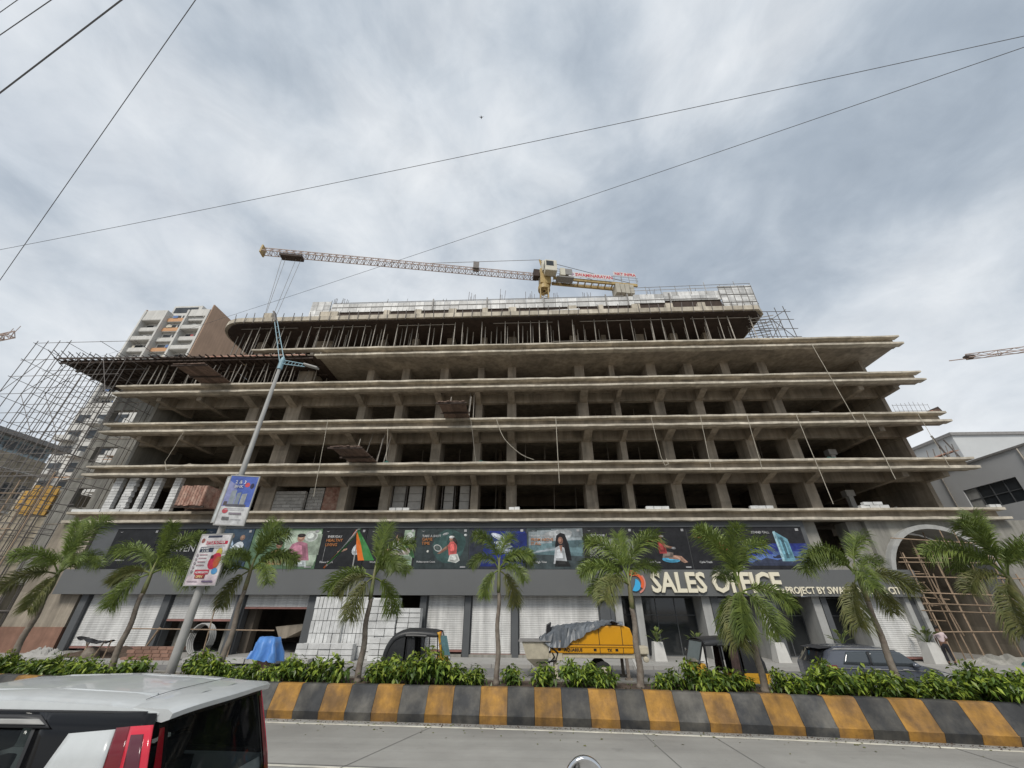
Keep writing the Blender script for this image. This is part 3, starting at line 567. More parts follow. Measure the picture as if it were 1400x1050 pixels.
# ---------------------------------------------------------------- posters on the band over the shops
PM = {}
def pm(c):
    k = tuple(round(v, 3) for v in c)
    if k not in PM: PM[k] = mat('print_ink', tuple(v * .8 for v in c), 0.5, 0.42, 3.2, spec=.25)
    return PM[k]
def ell(cx, cz, rx, rz, n=14, rot=0.0):
    return [(cx + rx * math.cos(a) * math.cos(rot) - rz * math.sin(a) * math.sin(rot), cz + rx * math.cos(a) * math.sin(rot) + rz * math.sin(a) * math.cos(rot)) for a in [2 * math.pi * i / n for i in range(n)]]
ORG, WHT, DK = (0.50, 0.20, 0.07), (0.6, 0.6, 0.6), (0.022, 0.023, 0.026)
def poster(x0, x1, label, bg, shapes, lines, z0=4.77, z1=7.26, foot=None):
    # shapes: list of (colour, polygon in 0..1 panel coordinates); lines: list of (text, colour, x, z, size)
    w, h = x1 - x0, z1 - z0
    t = thing('poster', (x0, 27.06, z0), label, 'poster', 'posters over the shop fronts')
    b = MB(); b.box(x0, x1, 27.06, 27.1, z0, z1); b.build('panel', bg if not isinstance(bg, tuple) else pm(bg), t)
    if shapes:
        b = MB(); mats = []; full_ = []
        for c, P in shapes:                                    # each printed shape gets a lighter and a darker inner tone
            full_.append((c, P)); gx = sum(q[0] for q in P) / len(P); gz = sum(q[1] for q in P) / len(P); A_ = max(q[0] for q in P) - min(q[0] for q in P)
            for k, dx, dz, f in (((.72, .012, -.015, .68), (.5, -.014, .02, 1.32)) if A_ < .5 else ((.85, .03, .02, 1.25), (.6, .08, .05, .8))): full_.append((tuple(v * f for v in c), [(gx + (q[0] - gx) * k + dx * (A_ * 3), gz + (q[1] - gz) * k + dz * (A_ * 3)) for q in P]))
        for i, (c, P) in enumerate(full_):
            m = pm(c)
            if m not in mats: mats.append(m)
            b.k = mats.index(m); y = 27.0585 - 0.0006 * i
            b.poly([(x0 + px * w, y, z0 + pz * h) for px, pz in P])
        b.build('print', mats, t)
    for tx, c, px, pz, s in lines:
        text_obj(tx, s, pm(c), (x0 + px * w, 27.02, z0 + pz * h), t, 0.002, 0.004)
    b = MB(); b.k = 0                                          # bird-like emblem and a corner mark
    b.poly([(x0 + .08 * w, 27.03, z0 + .93 * h), (x0 + .12 * w, 27.03, z0 + .905 * h), (x0 + .16 * w, 27.03, z0 + .93 * h), (x0 + .12 * w, 27.03, z0 + .92 * h)])
    b.poly([(x0 + .86 * w, 27.03, z0 + .03 * h), (x0 + .96 * w, 27.03, z0 + .03 * h), (x0 + .96 * w, 27.03, z0 + .06 * h), (x0 + .86 * w, 27.03, z0 + .06 * h)])
    b.poly([(x0 + .9 * w, 27.03, z0 + .9 * h), (x0 + .95 * w, 27.03, z0 + .9 * h), (x0 + .95 * w, 27.03, z0 + .96 * h), (x0 + .9 * w, 27.03, z0 + .96 * h)])
    b.build('print', pm((.45, .45, .46)), t); return t
SK, SK2 = (0.5, 0.30, 0.22), (0.32, 0.17, 0.12)
poster(-28.5, -25.4, 'dark poster with nothing but its lettering, at the far left end of the band', DK, [((.5, .5, .5), [(.25, .2), (.45, .2), (.45, .215), (.25, .215)])], [])
poster(-25.35, -22.2, 'black poster with pale slanting handwriting behind the second palm', DK, [], [('MY', (.5, .5, .5), .3, .62, .55), ('HAVEN', (.5, .5, .5), .28, .42, .62)])
poster(-22.15, -18.75, 'poster with a row of people in pale blue shirts, beside the lamp post', (.05, .08, .12), [((.55, .68, .8), ell(.3, .5, .11, .24, rot=-.3)), ((.48, .62, .78), ell(.52, .48, .11, .24, rot=-.3)), ((.7, .75, .8), ell(.74, .46, .12, .22, rot=-.3)), ((.35, .22, .16), ell(.35, .8, .05, .07)), ((.35, .22, .16), ell(.57, .8, .05, .07)), ((.35, .22, .16), ell(.8, .77, .05, .07)), ((.03, .05, .1), [(.05, .1), (.95, .1), (.95, .24), (.5, .3), (.05, .22)])], [])
poster(-18.7, -14.0, 'poster of a man in a pink shirt and a child against bright foliage', (.12, .2, .12), [((.42, .5, .40), [(.55, .08), (.98, .08), (.98, .95), (.45, .95)]), ((.25, .34, .2), ell(.25, .75, .22, .2)), ((.6, .64, .6), ell(.85, .8, .1, .14)), ((.46, .2, .27), [(.52, .2), (.6, .6), (.7, .68), (.82, .62), (.9, .2)]), ((.44, .19, .26), [(.42, .2), (.6, .5), (.62, .36), (.48, .12)]), (SK, ell(.71, .76, .055, .1)), ((.04, .03, .03), ell(.71, .82, .06, .05)), ((.42, .28, .14), [(.3, .1), (.34, .42), (.42, .5), (.5, .4), (.52, .1)]), (SK2, ell(.42, .58, .045, .08)), ((.03, .025, .02), ell(.42, .63, .05, .06)), ((.6, .66, .66), [(.66, .06), (.68, .2), (.86, .2), (.88, .06)])], [])
poster(-13.95, -10.9, 'black poster with orange heading behind the tricolour flag', DK, [((.3, .3, .3), [(.12, .18), (.13, .18), (.13, .6), (.12, .6)]), ((.6, .63, .66), ell(.84, .48, .1, .16, rot=-.4)), (SK, [(.42, .42), (.62, .5), (.62, .46), (.42, .38)])], [('EVERYDAY', WHT, .14, .76, .2), ('HEALTHY', ORG, .12, .66, .26), ('LIVING', ORG, .12, .55, .26), ('Fitness Court', WHT, .08, .14, .16)])
poster(-10.85, -7.55, 'poster of a woman in a white top working at a table among leaves', (.035, .037, .04), [((.35, .45, .33), [(.72, .08), (.97, .08), (.97, .95), (.76, .95)]), ((.62, .66, .62), ell(.87, .75, .08, .15)), ((.06, .16, .07), ell(.9, .45, .05, .22, rot=.5)), ((.45, .4, .36), [(.25, .32), (.9, .34), (.9, .44), (.3, .4)]), ((.66, .66, .7), [(.52, .4), (.56, .62), (.64, .68), (.74, .62), (.78, .4)]), (SK, ell(.65, .76, .05, .09)), ((.03, .025, .025), ell(.68, .8, .06, .08)), (SK, [(.3, .42), (.55, .5), (.55, .44), (.3, .38)])], [('Work Lounge', WHT, .14, .14, .16)])
poster(-7.5, -3.98, 'poster of a tennis player in a white cap and coral vest swinging a racket', (.045, .06, .062), [((.05, .10, .095), ell(.62, .55, .3, .42)), ((.6, .6, .58), ell(.42, .5, .07, .095, rot=.6)), ((.12, .15, .14), ell(.42, .5, .055, .075, rot=.6)), ((.7, .7, .65), ell(.24, .42, .022, .03)), (SK2, [(.42, .36), (.47, .36), (.66, .52), (.63, .6)]), ((.68, .14, .13), [(.64, .32), (.61, .55), (.65, .66), (.74, .66), (.78, .55), (.78, .34)]), ((.66, .68, .64), [(.63, .18), (.66, .34), (.8, .36), (.85, .2), (.78, .14)]), (SK2, ell(.67, .72, .04, .07)), ((.7, .7, .68), ell(.67, .77, .05, .035)), ((.04, .03, .03), ell(.74, .68, .03, .09, rot=.4)), ((.45, .48, .48), ell(.55, .85, .06, .03, rot=.4)), ((.6, .62, .62), ell(.93, .82, .03, .03))], [('TAKE A SHOT', WHT, .11, .77, .2), ('GAME', ORG, .11, .68, .26), ('TIME', ORG, .11, .58, .26), ('Multipurpose Court', WHT, .05, .15, .15)])
poster(-3.93, -0.2, 'poster with a white fan-like form on deep blue behind the middle palm', (.035, .04, .06), [((.02, .035, .2), [(.2, .06), (.97, .06), (.97, .92), (.3, .92)]), ((.62, .66, .75), ell(.5, .78, .14, .06, rot=-.6)), ((.55, .6, .72), ell(.58, .62, .15, .05, rot=-.1)), ((.5, .56, .7), ell(.6, .52, .16, .045, rot=.1)), ((.45, .5, .65), ell(.62, .42, .15, .04, rot=.2)), ((.03, .035, .14), [(.4, .06), (.97, .06), (.97, .25), (.4, .22)])], [('SWIM IN', WHT, .1, .76, .2)])
poster(-0.15, 3.5, 'poster of a long-haired woman in a white blouse before a hazy skyline', (.07, .09, .095), [((.30, .34, .36), [(.03, .5), (.97, .55), (.97, .93), (.03, .9)]), ((.5, .52, .53), ell(.55, .8, .25, .13)), ((.14, .22, .24), [(.03, .35), (.97, .3), (.97, .62), (.03, .56)]), ((.4, .46, .5), [(.06, .36), (.62, .47), (.62, .49), (.06, .385)]), ((.02, .018, .02), [(.52, .2), (.5, .55), (.53, .8), (.6, .87), (.68, .84), (.74, .6), (.78, .2)]), (SK2, ell(.6, .68, .045, .09)), ((.58, .6, .62), [(.46, .12), (.5, .5), (.58, .56), (.66, .5), (.7, .12)]), (SK2, [(.57, .56), (.6, .36), (.63, .56)]), ((.03, .03, .03), [(.48, .06), (.5, .2), (.72, .18), (.76, .06)])], [('WATCH THE WORLD', WHT, .07, .77, .16), ('FROM ABOVE', ORG, .07, .67, .24), ('IT ALL', ORG, .07, .57, .24), ('Sky High View', WHT, .07, .14, .17)])
poster(3.55, 6.85, 'grey poster of a crowd, mostly hidden by the palm beside the round logo', (.035, .035, .036), [((.28, .28, .28), [(.1, .2), (.95, .2), (.95, .6), (.6, .75), (.1, .5)]), ((.4, .38, .36), ell(.6, .5, .2, .12)), ((.18, .18, .18), ell(.4, .35, .25, .1))], [('MEET YOUR', WHT, .1, .77, .2), ('CIRCLE', ORG, .1, .65, .26), ('Amphitheatre', WHT, .1, .14, .16)])
poster(6.9, 10.25, 'dark poster of a boy in a red vest sitting on a blue board', (.024, .024, .027), [((.1, .42, .66), ell(.62, .22, .17, .07, rot=-.05)), (SK, [(.5, .36), (.82, .3), (.92, .16), (.86, .14), (.74, .24), (.5, .26)]), ((.25, .2, .17), [(.46, .26), (.5, .42), (.68, .38), (.66, .26)]), ((.40, .06, .06), [(.42, .36), (.4, .62), (.47, .7), (.55, .6), (.56, .36)]), (SK2, [(.5, .58), (.54, .5), (.7, .47), (.7, .52), (.56, .56)]), (SK2, ell(.47, .79, .045, .08)), ((.02, .02, .02), ell(.47, .85, .045, .035)), ((.35, .35, .36), ell(.7, .49, .04, .03))], [('LEARN IN YOUR OWN', WHT, .08, .76, .15), ('SKY SCHOOL', ORG, .08, .65, .24), ('Kids Zone', WHT, .2, .14, .16)])
poster(10.3, 13.5, 'dark poster with a figure in a bright red top leaning forward', (.024, .024, .027), [((.62, .05, .09), [(.46, .5), (.5, .72), (.6, .74), (.8, .38), (.74, .28), (.6, .3)]), (SK2, ell(.53, .79, .05, .08)), ((.02, .02, .02), ell(.56, .83, .05, .05)), (SK2, [(.44, .66), (.5, .5), (.53, .52), (.48, .68)])], [('RIDE IT', ORG, .12, .74, .24), ('Cycle Track', WHT, .12, .14, .16)])
poster(13.55, 17.6, 'poster of a slim glass tower over a glowing blue city at dusk', (.03, .03, .034), [((.04, .06, .30), [(.04, .08), (.97, .08), (.97, .55), (.04, .55)]), ((.12, .2, .5), [(.04, .14), (.97, .14), (.97, .3), (.04, .3)]), ((.05, .06, .1), [(.04, .08), (.97, .08), (.97, .16), (.8, .2), (.7, .14), (.5, .2), (.4, .15), (.2, .22), (.1, .15), (.04, .17)]), ((.2, .42, .52), [(.58, .18), (.56, .9), (.74, .7), (.76, .18)]), ((.42, .66, .75), [(.56, .18), (.54, .88), (.58, .9), (.6, .18)]), ((.08, .16, .2), [(.64, .25), (.63, .76), (.67, .73), (.68, .25)])], [('STAND TALL', WHT, .2, .84, .2)])
b = MB(); b.box(-28.5, 17.6, 27.02, 27.119, 7.27, 7.36)
tag(b.build('poster_rail', M['pillar']), 'thin dark rail along the top of the posters over the shops', 'rail')

# ---------------------------------------------------------------- sign letters and logo on the fascia
CREAM = mat('letter_face', (0.80, 0.74, 0.58), 0.45, 0.03, 2); LSIDE = mat('letter_side', (0.30, 0.26, 0.2), 0.6, 0.1, 2)
def letters(name, label, word, x0, x1, z0, cap, bold, ext, m, y=26.45):
    me = text_mesh(word, cap / 0.70, m, ext, bold); xs = [v.co.x for v in me.vertices]; a, c = min(xs), max(xs); k = (x1 - x0) / (c - a)
    bpy.data.meshes.remove(me)
    t = thing(name, (x0, y, z0), label, 'sign')
    acc = 0.0
    full = bpy.data.curves.new('text', 'FONT')
    for i, ch in enumerate(word):
        pre = text_mesh(word[:i] + 'I', cap / 0.70, m, ext, bold); px = max(v.co.x for v in pre.vertices); one = text_mesh('I', cap / 0.70, m, ext, bold); px -= max(v.co.x for v in one.vertices)
        bpy.data.meshes.remove(pre); bpy.data.meshes.remove(one)
        if ch == ' ': continue
        text_obj(ch, cap / 0.70, m, (x0 + (px - a) * k, y - ext - 0.01, z0), t, ext, bold, k, name='letter')
    return t
letters('sign_lettering', 'big cream SALES OFFICE letters on the grey fascia', 'SALES OFFICE', 7.30, 14.95, 3.50, 1.04, 0.04, 0.06, CREAM)
letters('sign_lettering', 'row of small cream PROJECT BY letters low on the grey fascia', 'PROJECT BY SWAMINARAYAN CITY', 15.1, 21.85, 3.42, 0.36, 0.008, 0.03, CREAM)
lg = thing('round_logo', (6.35, 26.45, 4.03), 'round orange and blue swirl logo left of the big letters', 'logo')
def ring_piece(r0, r1, a0, a1, y, m, n=12, cx=6.35, cz=4.0, sq=1.0):
    pts = [(cx + r1 * math.cos(a0 + (a1 - a0) * i / n), y, cz + sq * r1 * math.sin(a0 + (a1 - a0) * i / n)) for i in range(n + 1)] + [(cx + r0 * math.cos(a0 + (a1 - a0) * i / n), y, cz + sq * r0 * math.sin(a0 + (a1 - a0) * i / n)) for i in range(n, -1, -1)]
    b = MB(); b.prism(pts, (0, 0.05, 0)); b.build('swirl', m, lg)
OR_ = flat('logo_orange', (.75, .13, .04)); PK = flat('logo_pink', (.65, .25, .2)); BL = flat('logo_blue', (.05, .40, .72))
ring_piece(0.36, 0.52, R(-40), R(120), 26.39, OR_); ring_piece(0.53, 0.62, R(-70), R(40), 26.40, PK); ring_piece(0.16, 0.36, R(20), R(170), 26.38, OR_, cx=6.22, cz=4.3); ring_piece(0.0, 0.34, R(-120), R(75), 26.36, BL, cx=6.3, cz=3.86)
# ---------------------------------------------------------------- formwork deck and scaffold at the left end
fd = thing('formwork_deck', (-30, 30, 21.3), 'dark timber formwork deck jutting out at the top left corner of the building', 'formwork')
plk = boxmesh('plank', M['form_dark']); plr = boxmesh('board', M['form_red'])
for i in range(16):                                            # ply sheets of the soffit, each one a part
    x0 = -41.3 + i * 1.45
    for y0, y1 in ((26.9, 29.2), (29.23, 31.6), (31.63, 36)):
        put(plk, 'ply_sheet', fd, (x0 + 0.72, (y0 + y1) / 2, 21.45 + rnd.uniform(-.02, .02)), (0, 0, 0), (1.43, y1 - y0, 0.03))
for y in (27.0, 28.4, 29.8, 31.2, 33): put(plk, 'bearer', fd, (-29.9, y, 21.27), (0, 0, 0), (23.0, 0.1, 0.14))
x = -41.2
while x < -18.5:
    put(plk, 'joist', fd, (x, 29.2, 21.385), (0, 0, 0), (0.07, 5.4 + rnd.uniform(-.3, .5), 0.09)); x += 0.62
put(plk, 'edge_board', fd, (-32.5, 26.85, 21.55), (0, R(0.8), 0), (18, 0.05, 0.16)); put(plr, 'edge_board', fd, (-23.5, 26.8, 21.5), (0, 0, 0), (9, 0.05, 0.12))
for i in range(20):
    x = -42.5 + i * 0.7; rod(rodM, 'joist_end', fd, (x, 26.2 + rnd.uniform(0, .3), 21.5 + max(0, (-36 - x)) * 0.13), (x + .1, 28, 21.56), 0.035)
b = MB(); b.box(-24.0, -18.0, 27.5, 34, 21.5, 22.0); b.build('concrete_pour', M['conc'], fd)
dp = thing('deck_props', (-26, 28, 18.72), 'steel props between the fourth slab and the dark timber deck at top left', 'formwork props')
x = -33.6
while x < -18.4:
    for y in (27.6, 28.9, 30.4):
        if rnd.random() < 0.85: rod(rodP, 'prop', dp, (x + rnd.uniform(-.15, .15), y, 18.72), (x + rnd.uniform(-.2, .2), y, 21.2), rnd.uniform(.03, .045))
    x += rnd.uniform(0.55, 0.95)
sl = tag(bpy.data.objects.new('tube_scaffold', None), 'tall dark steel tube scaffold tower at the far left end of the building', 'scaffold'); COL.objects.link(sl); sl.location = (-38, 27.5, 0)
SX = [-42.7, -41.4, -40.1, -38.8, -37.5, -36.2, -34.9, -33.6]; SX = [SX[0] + (SX[-1] - SX[0]) * i / 9 for i in range(10)]; SY = [25.6, 27.4, 29.2, 31.4]; SZ = [0.6 + 1.68 * i for i in range(14)]
for x in SX:
    for j, y in enumerate(SY):
        tz = (22.7 if x < -39 else 21.2) - (1.5 if j == 2 else 0)
        rod(rodM, 'standard', sl, (x + rnd.uniform(-.06, .06), y, 0), (x + rnd.uniform(-.06, .06), y, tz), 0.027)
for z in SZ:
    for j, y in enumerate(SY):
        if z > 21 and j > 0: continue
        rod(rodM, 'ledger', sl, (SX[0] - rnd.uniform(.1, .5), y, z + rnd.uniform(-.08, .08)), (SX[-1] + rnd.uniform(.0, .5), y, z + rnd.uniform(-.08, .08)), 0.024)
    for x in SX[::3]:
        rod(rodM, 'transom', sl, (x, SY[0] - 0.2, z - 0.05), (x, SY[-1] + 0.2, z - 0.05), 0.022)
for i in range(0, 12, 2):
    for j, k in ((0, 2), (2, 5), (4, 7), (7, 9)):
        a, c = (j, k) if (i // 2 + j) % 2 else (k, j)
        rod(rodM, 'brace', sl, (SX[a], SY[0] - .05, SZ[i]), (SX[c], SY[0] - .05, SZ[i + 2]), 0.022)
# lower, denser old staging in front of the neighbour
s2 = tag(bpy.data.objects.new('tube_scaffold', None), 'lower weathered pole staging in front of the yellow boards at far left', 'scaffold'); COL.objects.link(s2); s2.location = (-40, 24, 0)
for x in [-42 + 1.1 * i for i in range(10)]: rod(rodBam if int(x * 3) % 3 == 0 else rodM, 'standard', s2, (x, 24.4, 0), (x + rnd.uniform(-.2, .3), 24.4, rnd.uniform(8, 12)), 0.035)
for i in range(13): rod(rodBam if i % 3 == 1 else rodM, 'ledger', s2, (-43 + rnd.uniform(-.5, .5), 24.35, 1.2 + i * 0.8), (-32.6 + rnd.uniform(-1, 0), 24.35, 1.1 + i * 0.8 + rnd.uniform(-.4, .4)), 0.03)
# scaffold beside the roof slab at the right
s3 = tag(bpy.data.objects.new('tube_scaffold', None), 'small tube scaffold frame at the right end of the roof slab', 'scaffold'); COL.objects.link(s3); s3.location = (22, 28, 22.15)
for x in (20.9, 21.7, 22.5, 23.3):
    for y in (27.6, 29.2): rod(rodM, 'standard', s3, (x, y, 22.15), (x - rnd.uniform(0, .15), y, 25.9 + rnd.uniform(-.6, .5)), 0.032)
for z in (22.9, 23.8, 24.8, 25.7):
    for y in (27.6, 29.2): rod(rodM, 'ledger', s3, (20.4, y, z + rnd.uniform(-.1, .1)), (23.7, y, z + rnd.uniform(-.1, .1)), 0.03)
for p, q in (((20.9, 22.3), (22.5, 24.6)), ((23.3, 22.3), (21.7, 24.8)), ((20.9, 24.2), (23.3, 25.8))): rod(rodM, 'brace', s3, (p[0], 27.5, p[1]), (q[0], 27.5, q[1]), 0.03)
for i in range(9): rod(rodP, 'joist', s3, (20.3 + rnd.uniform(-.3, .3), 28 + i * 0.2, 25.2 - i * 0.2), (22.4, 28 + i * 0.2, 25.6 - i * .2), 0.04)
# thin rebar fences at the slab ends
def rebar_mesh(name, label, x0, x1, y, z, h, n):
    t = thing(name, (x0, y, z), label, 'rebar fence')
    for i in range(n): rod(rodB, 'bar', t, (x0 + (x1 - x0) * i / (n - 1), y, z), (x0 + (x1 - x0) * i / (n - 1) + .05, y, z + h * rnd.uniform(.85, 1.05)), 0.014)
    for k in (0.4, 0.8): rod(rodB, 'bar', t, (x0, y, z + h * k), (x1, y, z + h * k), 0.013)
rebar_mesh('rebar_fence', 'thin grey bar fence standing on the topmost slab near its right end', 22.9, 29.8, 28.2, 22.15, 0.75, 30)
rebar_mesh('rebar_fence', 'short bar mesh standing at the right end of the third slab', 28.0, 30.6, 27.6, 15.22, 1.2, 9)
t = thing('shutter_boards', (30.2, 28, 15.2), 'rusty brown formwork box on the right end of the third slab', 'formwork'); put(plr, 'board', t, (30.4, 28, 15.45), (0, R(-12), 0), (1.4, 1.2, 0.3)); put(plk, 'board', t, (30.9, 28, 15.6), (0, R(-20), 0), (0.6, 1.2, 0.5))
t = thing('formwork_heap', (29.8, 28, 11.74), 'heap of brown formwork boards and bars leaning on the right end of the second slab', 'formwork')
for i in range(7): put(plr, 'board', t, (28.9 + i * 0.32, 28 + i * .1, 12.0 + i * 0.09), (rnd.uniform(-.1, .1), R(-18), 0), (1.5, 0.9, 0.06))
for i in range(5): rod(rodM, 'bar', t, (28.6 + i * .5, 27.7, 11.76), (28.9 + i * 0.5, 27.8, 12.6 + i * .12), 0.03)
rod(rodM, 'bar', t, (30.1, 27.7, 11.8), (29.7, 27.7, 13.7), 0.06); rod(rodM, 'bar', t, (30.9, 27.7, 11.8), (30.4, 27.7, 13.4), 0.05)
t = thing('ladder_frame', (30, 30, 18.7), 'bent steel frame hanging at the right end under the topmost slab', 'frame')
for p, q in (((29.4, 30, 18.9), (30.0, 30, 20.6)), ((30.0, 30, 18.7), (30.5, 30, 20.4)), ((29.5, 30, 19.3), (30.1, 30, 19.2)), ((29.8, 30, 20.0), (30.3, 30, 19.9))): rod(rodM, 'bar', t, p, q, 0.05)

# ---------------------------------------------------------------- loading platforms hung out from the slabs
plb = boxmesh('plank', M['form_brown'])
def platform(label, x0, x1, y0, y1, z, m, sides=0.0, post=2.0, n=9):
    t = thing('loading_platform', ((x0 + x1) / 2, y1, z), label, 'platform')
    pl = plb if m == 'b' else plr
    w = (x1 - x0) / n
    for i in range(n): put(pl, 'plank', t, (x0 + (i + .5) * w, (y0 + y1) / 2, z + rnd.uniform(-.015, .015)), (0, 0, 0), (w - 0.02, y1 - y0 + rnd.uniform(-.1, .15), 0.06))
    for y in (y0 + 0.1, (y0 + y1) / 2, y1 - 0.1): put(plk, 'bearer', t, ((x0 + x1) / 2, y, z - 0.09), (0, 0, 0), (x1 - x0 + 0.3, 0.1, 0.11))
    if sides:
        for xx, k in ((x0, 0), (x1, 0)):
            for i in range(3): put(plr, 'side_board', t, (xx, y0 + (y1 - y0) * (i + .5) / 3, z + sides / 2), (0, 0, 0), (0.05, (y1 - y0) / 3 - .03, sides))
        for i in range(n): put(plr, 'side_board', t, (x0 + (i + .5) * w, y0, z + sides / 2), (0, 0, 0), (w - .03, 0.05, sides * rnd.uniform(.94, 1.03)))
    else:
        for xx in (x0 + 0.2, x1 - 0.1): rod(rodP, 'post', t, (xx, y1 - 0.5, z), (xx + 0.05, y1 - 0.3, z + post), 0.035)
    return t
platform('small brown platform of planks jutting out from the third slab near the middle', -6.3, -4.4, 24.0, 27.4, 15.27, 'b')
platform('dark plank platform on the second slab under two leaning props', -13.1, -11.05, 23.6, 27.6, 11.85, 'b')
platform('red-brown boarded crate platform on the first slab beside the white block piers', -23.5, -21.7, 25.2, 27.5, 8.45, 'r', sides=1.3)
platform('dark broad platform hanging from the fourth slab at upper left', -27.2, -24.6, 23.8, 27.4, 18.78, 'b')
for label, pts in (('pair of props leaning beside the plank platform on the second slab', [(-11.6, -11.2), (-11.0, -10.7), (-12.6, -12.2)]), ('pair of props standing beside the small plank platform on the third slab', [(-4.7, -4.65), (-4.3, -4.35)])):
    z = 11.74 if 'second' in label else 15.23
    t = thing('props', (pts[0][0], 28, z), label, 'props')
    for a, c in pts: rod(rodP, 'prop', t, (a, 27.9, z), (c, 27.9, z + 2.9), 0.04)

# ---------------------------------------------------------------- ropes down the facade
def rope(label, pts, r=0.016, sag=0.0):
    P = []
    for p, q in zip(pts[:-1], pts[1:]):
        for i in range(10):
            f = i / 10; P.append((p[0] + (q[0] - p[0]) * f + rnd.uniform(-.01, .01), p[1] + (q[1] - p[1]) * f, p[2] + (q[2] - p[2]) * f - sag * math.sin(math.pi * f)))
    P.append(pts[-1]); b = MB(); b.tube(P, r, 5); return tag(b.build('rope', M['rope'], base=pts[0]), label, 'rope', 'ropes hanging down the facade')
Y_ = 26.62
rope('pale rope hanging from the third slab left of the plank platform', [(-15.42, Y_, 15.2), (-15.0, Y_, 9.3)])
rope('pale rope hanging straight down in front of the wide middle bay', [(2.18, Y_, 15.2), (2.15, Y_, 10.1)], 0.022)
rope('rope sagging in a curve between the second and third slab near the middle', [(-2.37, Y_, 15.2), (-1.6, Y_, 13.3), (0.44, Y_ + .4, 11.95)], 0.02, 0.25)
rope('rope with a looped end hanging right of the wide middle bay', [(9.27, Y_, 15.1), (9.45, Y_, 11.9), (9.6, Y_, 11.3), (9.85, Y_, 11.4), (9.9, Y_ + .3, 11.9)])
rope('thin rope hanging right of the looped rope', [(12.92, Y_, 15.1), (12.7, Y_, 11.1)])
rope('thin rope crossing the first column left of the deep end bay', [(16.31, Y_, 15.1), (16.15, Y_, 11.1)])
rope('long rope from the third slab to below the second at the deep end bay', [(19.88, Y_, 15.1), (19.95, Y_, 8.6)], 0.02)
rope('rope with a knotted end hanging in the deep end bay', [(24.66, Y_, 15.1), (24.66, Y_, 10.2)], 0.022)
rope('rope hanging at the far right end of the third slab', [(28.51, Y_, 15.1), (28.6, Y_, 10.9)])
rope('rope slanting down the top two slabs right of the middle', [(23.35, Y_, 21.4), (23.9, Y_, 14.5)], 0.02)
rope('thin rope hanging beside the plank platform on the second slab', [(-10.6, Y_, 14.5), (-10.3, Y_, 11.9)])
rope('looped hose dangling at the left bays behind the lamp post', [(-26.6, Y_, 14.5), (-27.2, Y_ + .2, 12.0), (-26.6, Y_, 11.3), (-25.2, Y_ + .3, 11.9)])
rope('thin rope crossing small plank platform bay down to the second slab', [(-4.3, Y_, 15.1), (-3.8, Y_ + .5, 11.8)])

# ---------------------------------------------------------------- white block piers and block stacks
blk = boxmesh('block', M['aac']); blg = boxmesh('block', M['aac_grey'])
def pier(label, x0, x1, z0, z1, y, name='block_pier', me=blk, bw=0.6, bh=0.2, cat='block pier', group=None, drop=0.0):
    t = thing(name, ((x0 + x1) / 2, y, z0), label, cat, group); n = int(round((z1 - z0) / bh)); h = (z1 - z0) / n
    for i in range(n):
        x = x0 - (0 if i % 2 else bw * 0.5)
        while x < x1 - 0.05:
            a, c = max(x, x0), min(x + bw, x1); x += bw
            if c - a < 0.08 or rnd.random() < drop: continue
            put(me, 'block', t, ((a + c) / 2, y + rnd.uniform(-.012, .012), z0 + (i + .5) * h), (0, 0, 0), (c - a - 0.02, 0.3, h - 0.022))
    return t
for i, (a, c) in enumerate([(-32.9, -31.95), (-31.8, -30.75), (-30.35, -29.75), (-29.6, -28.75), (-28.0, -27.15)]):
    pier(['first white block pier from the left on the first slab', 'second white block pier from the left on the first slab', 'narrow white block pier in the middle of the five', 'fourth white block pier from the left on the first slab', 'white block pier nearest the red crate platform'][i], (c - (c - a) * .68) * .948, c * .948, 8.38, 10.96, 27.5, group='white block piers')
pier('stepped grey block wall half filling a bay on the first slab', -19.9, -17.1, 8.38, 10.35, 29.3, 'block_wall', blg, 0.6, 0.24, 'block wall')
pier('grey block wall behind the stepped one, reaching the beam', -17.1, -15.9, 8.38, 10.7, 29.7, 'block_wall', blg, 0.6, 0.24, 'block wall')
b = MB(); b.box(-15.85, -14.6, 29.6, 29.75, 8.38, 10.75); tag(b.build('board', M['form_red'], base=(-15.2, 29.7, 8.38)), 'red-brown board closing a bay beside the grey block wall', 'board')
for (x0, x1, lab) in ((-10.5, -8.0, 'grey plastered wall panel with a dark frame, in the bay left of the fifth column'), (-6.6, -4.5, 'grey wall panel with a dark gap in its middle')):
    t = thing('wall_panel', ((x0 + x1) / 2, 29.6, 8.38), lab, 'wall panel')
    if x0 < -9: 
        for k in range(2):
            for j in range(4): put(blg, 'block', t, (x0 + .55 + k * 1.25, 29.7, 8.7 + j * .6), (0, 0, 0), (1.0 if k else .9, .2, .57))
    else:
        for j in range(4): put(blg, 'block', t, (x0 + .5, 29.7, 8.7 + j * .6), (0, 0, 0), (0.7, .2, .57)); put(blg, 'block', t, (x1 - .4, 29.7, 8.7 + j * .6), (0, 0, 0), (0.7, .2, .57))
    for xx in (x0, x0 + 1.0 if x0 > -7 else x0 + 1.15, x1): rod(rodM, 'frame_bar', t, (xx, 29.55, 8.38), (xx, 29.55, 10.75), 0.035)
for z, xs in ((8.375, (-32.5, -31.3, -30.0, -28.6, -27.4)),):
    for i, x in enumerate(xs): pass
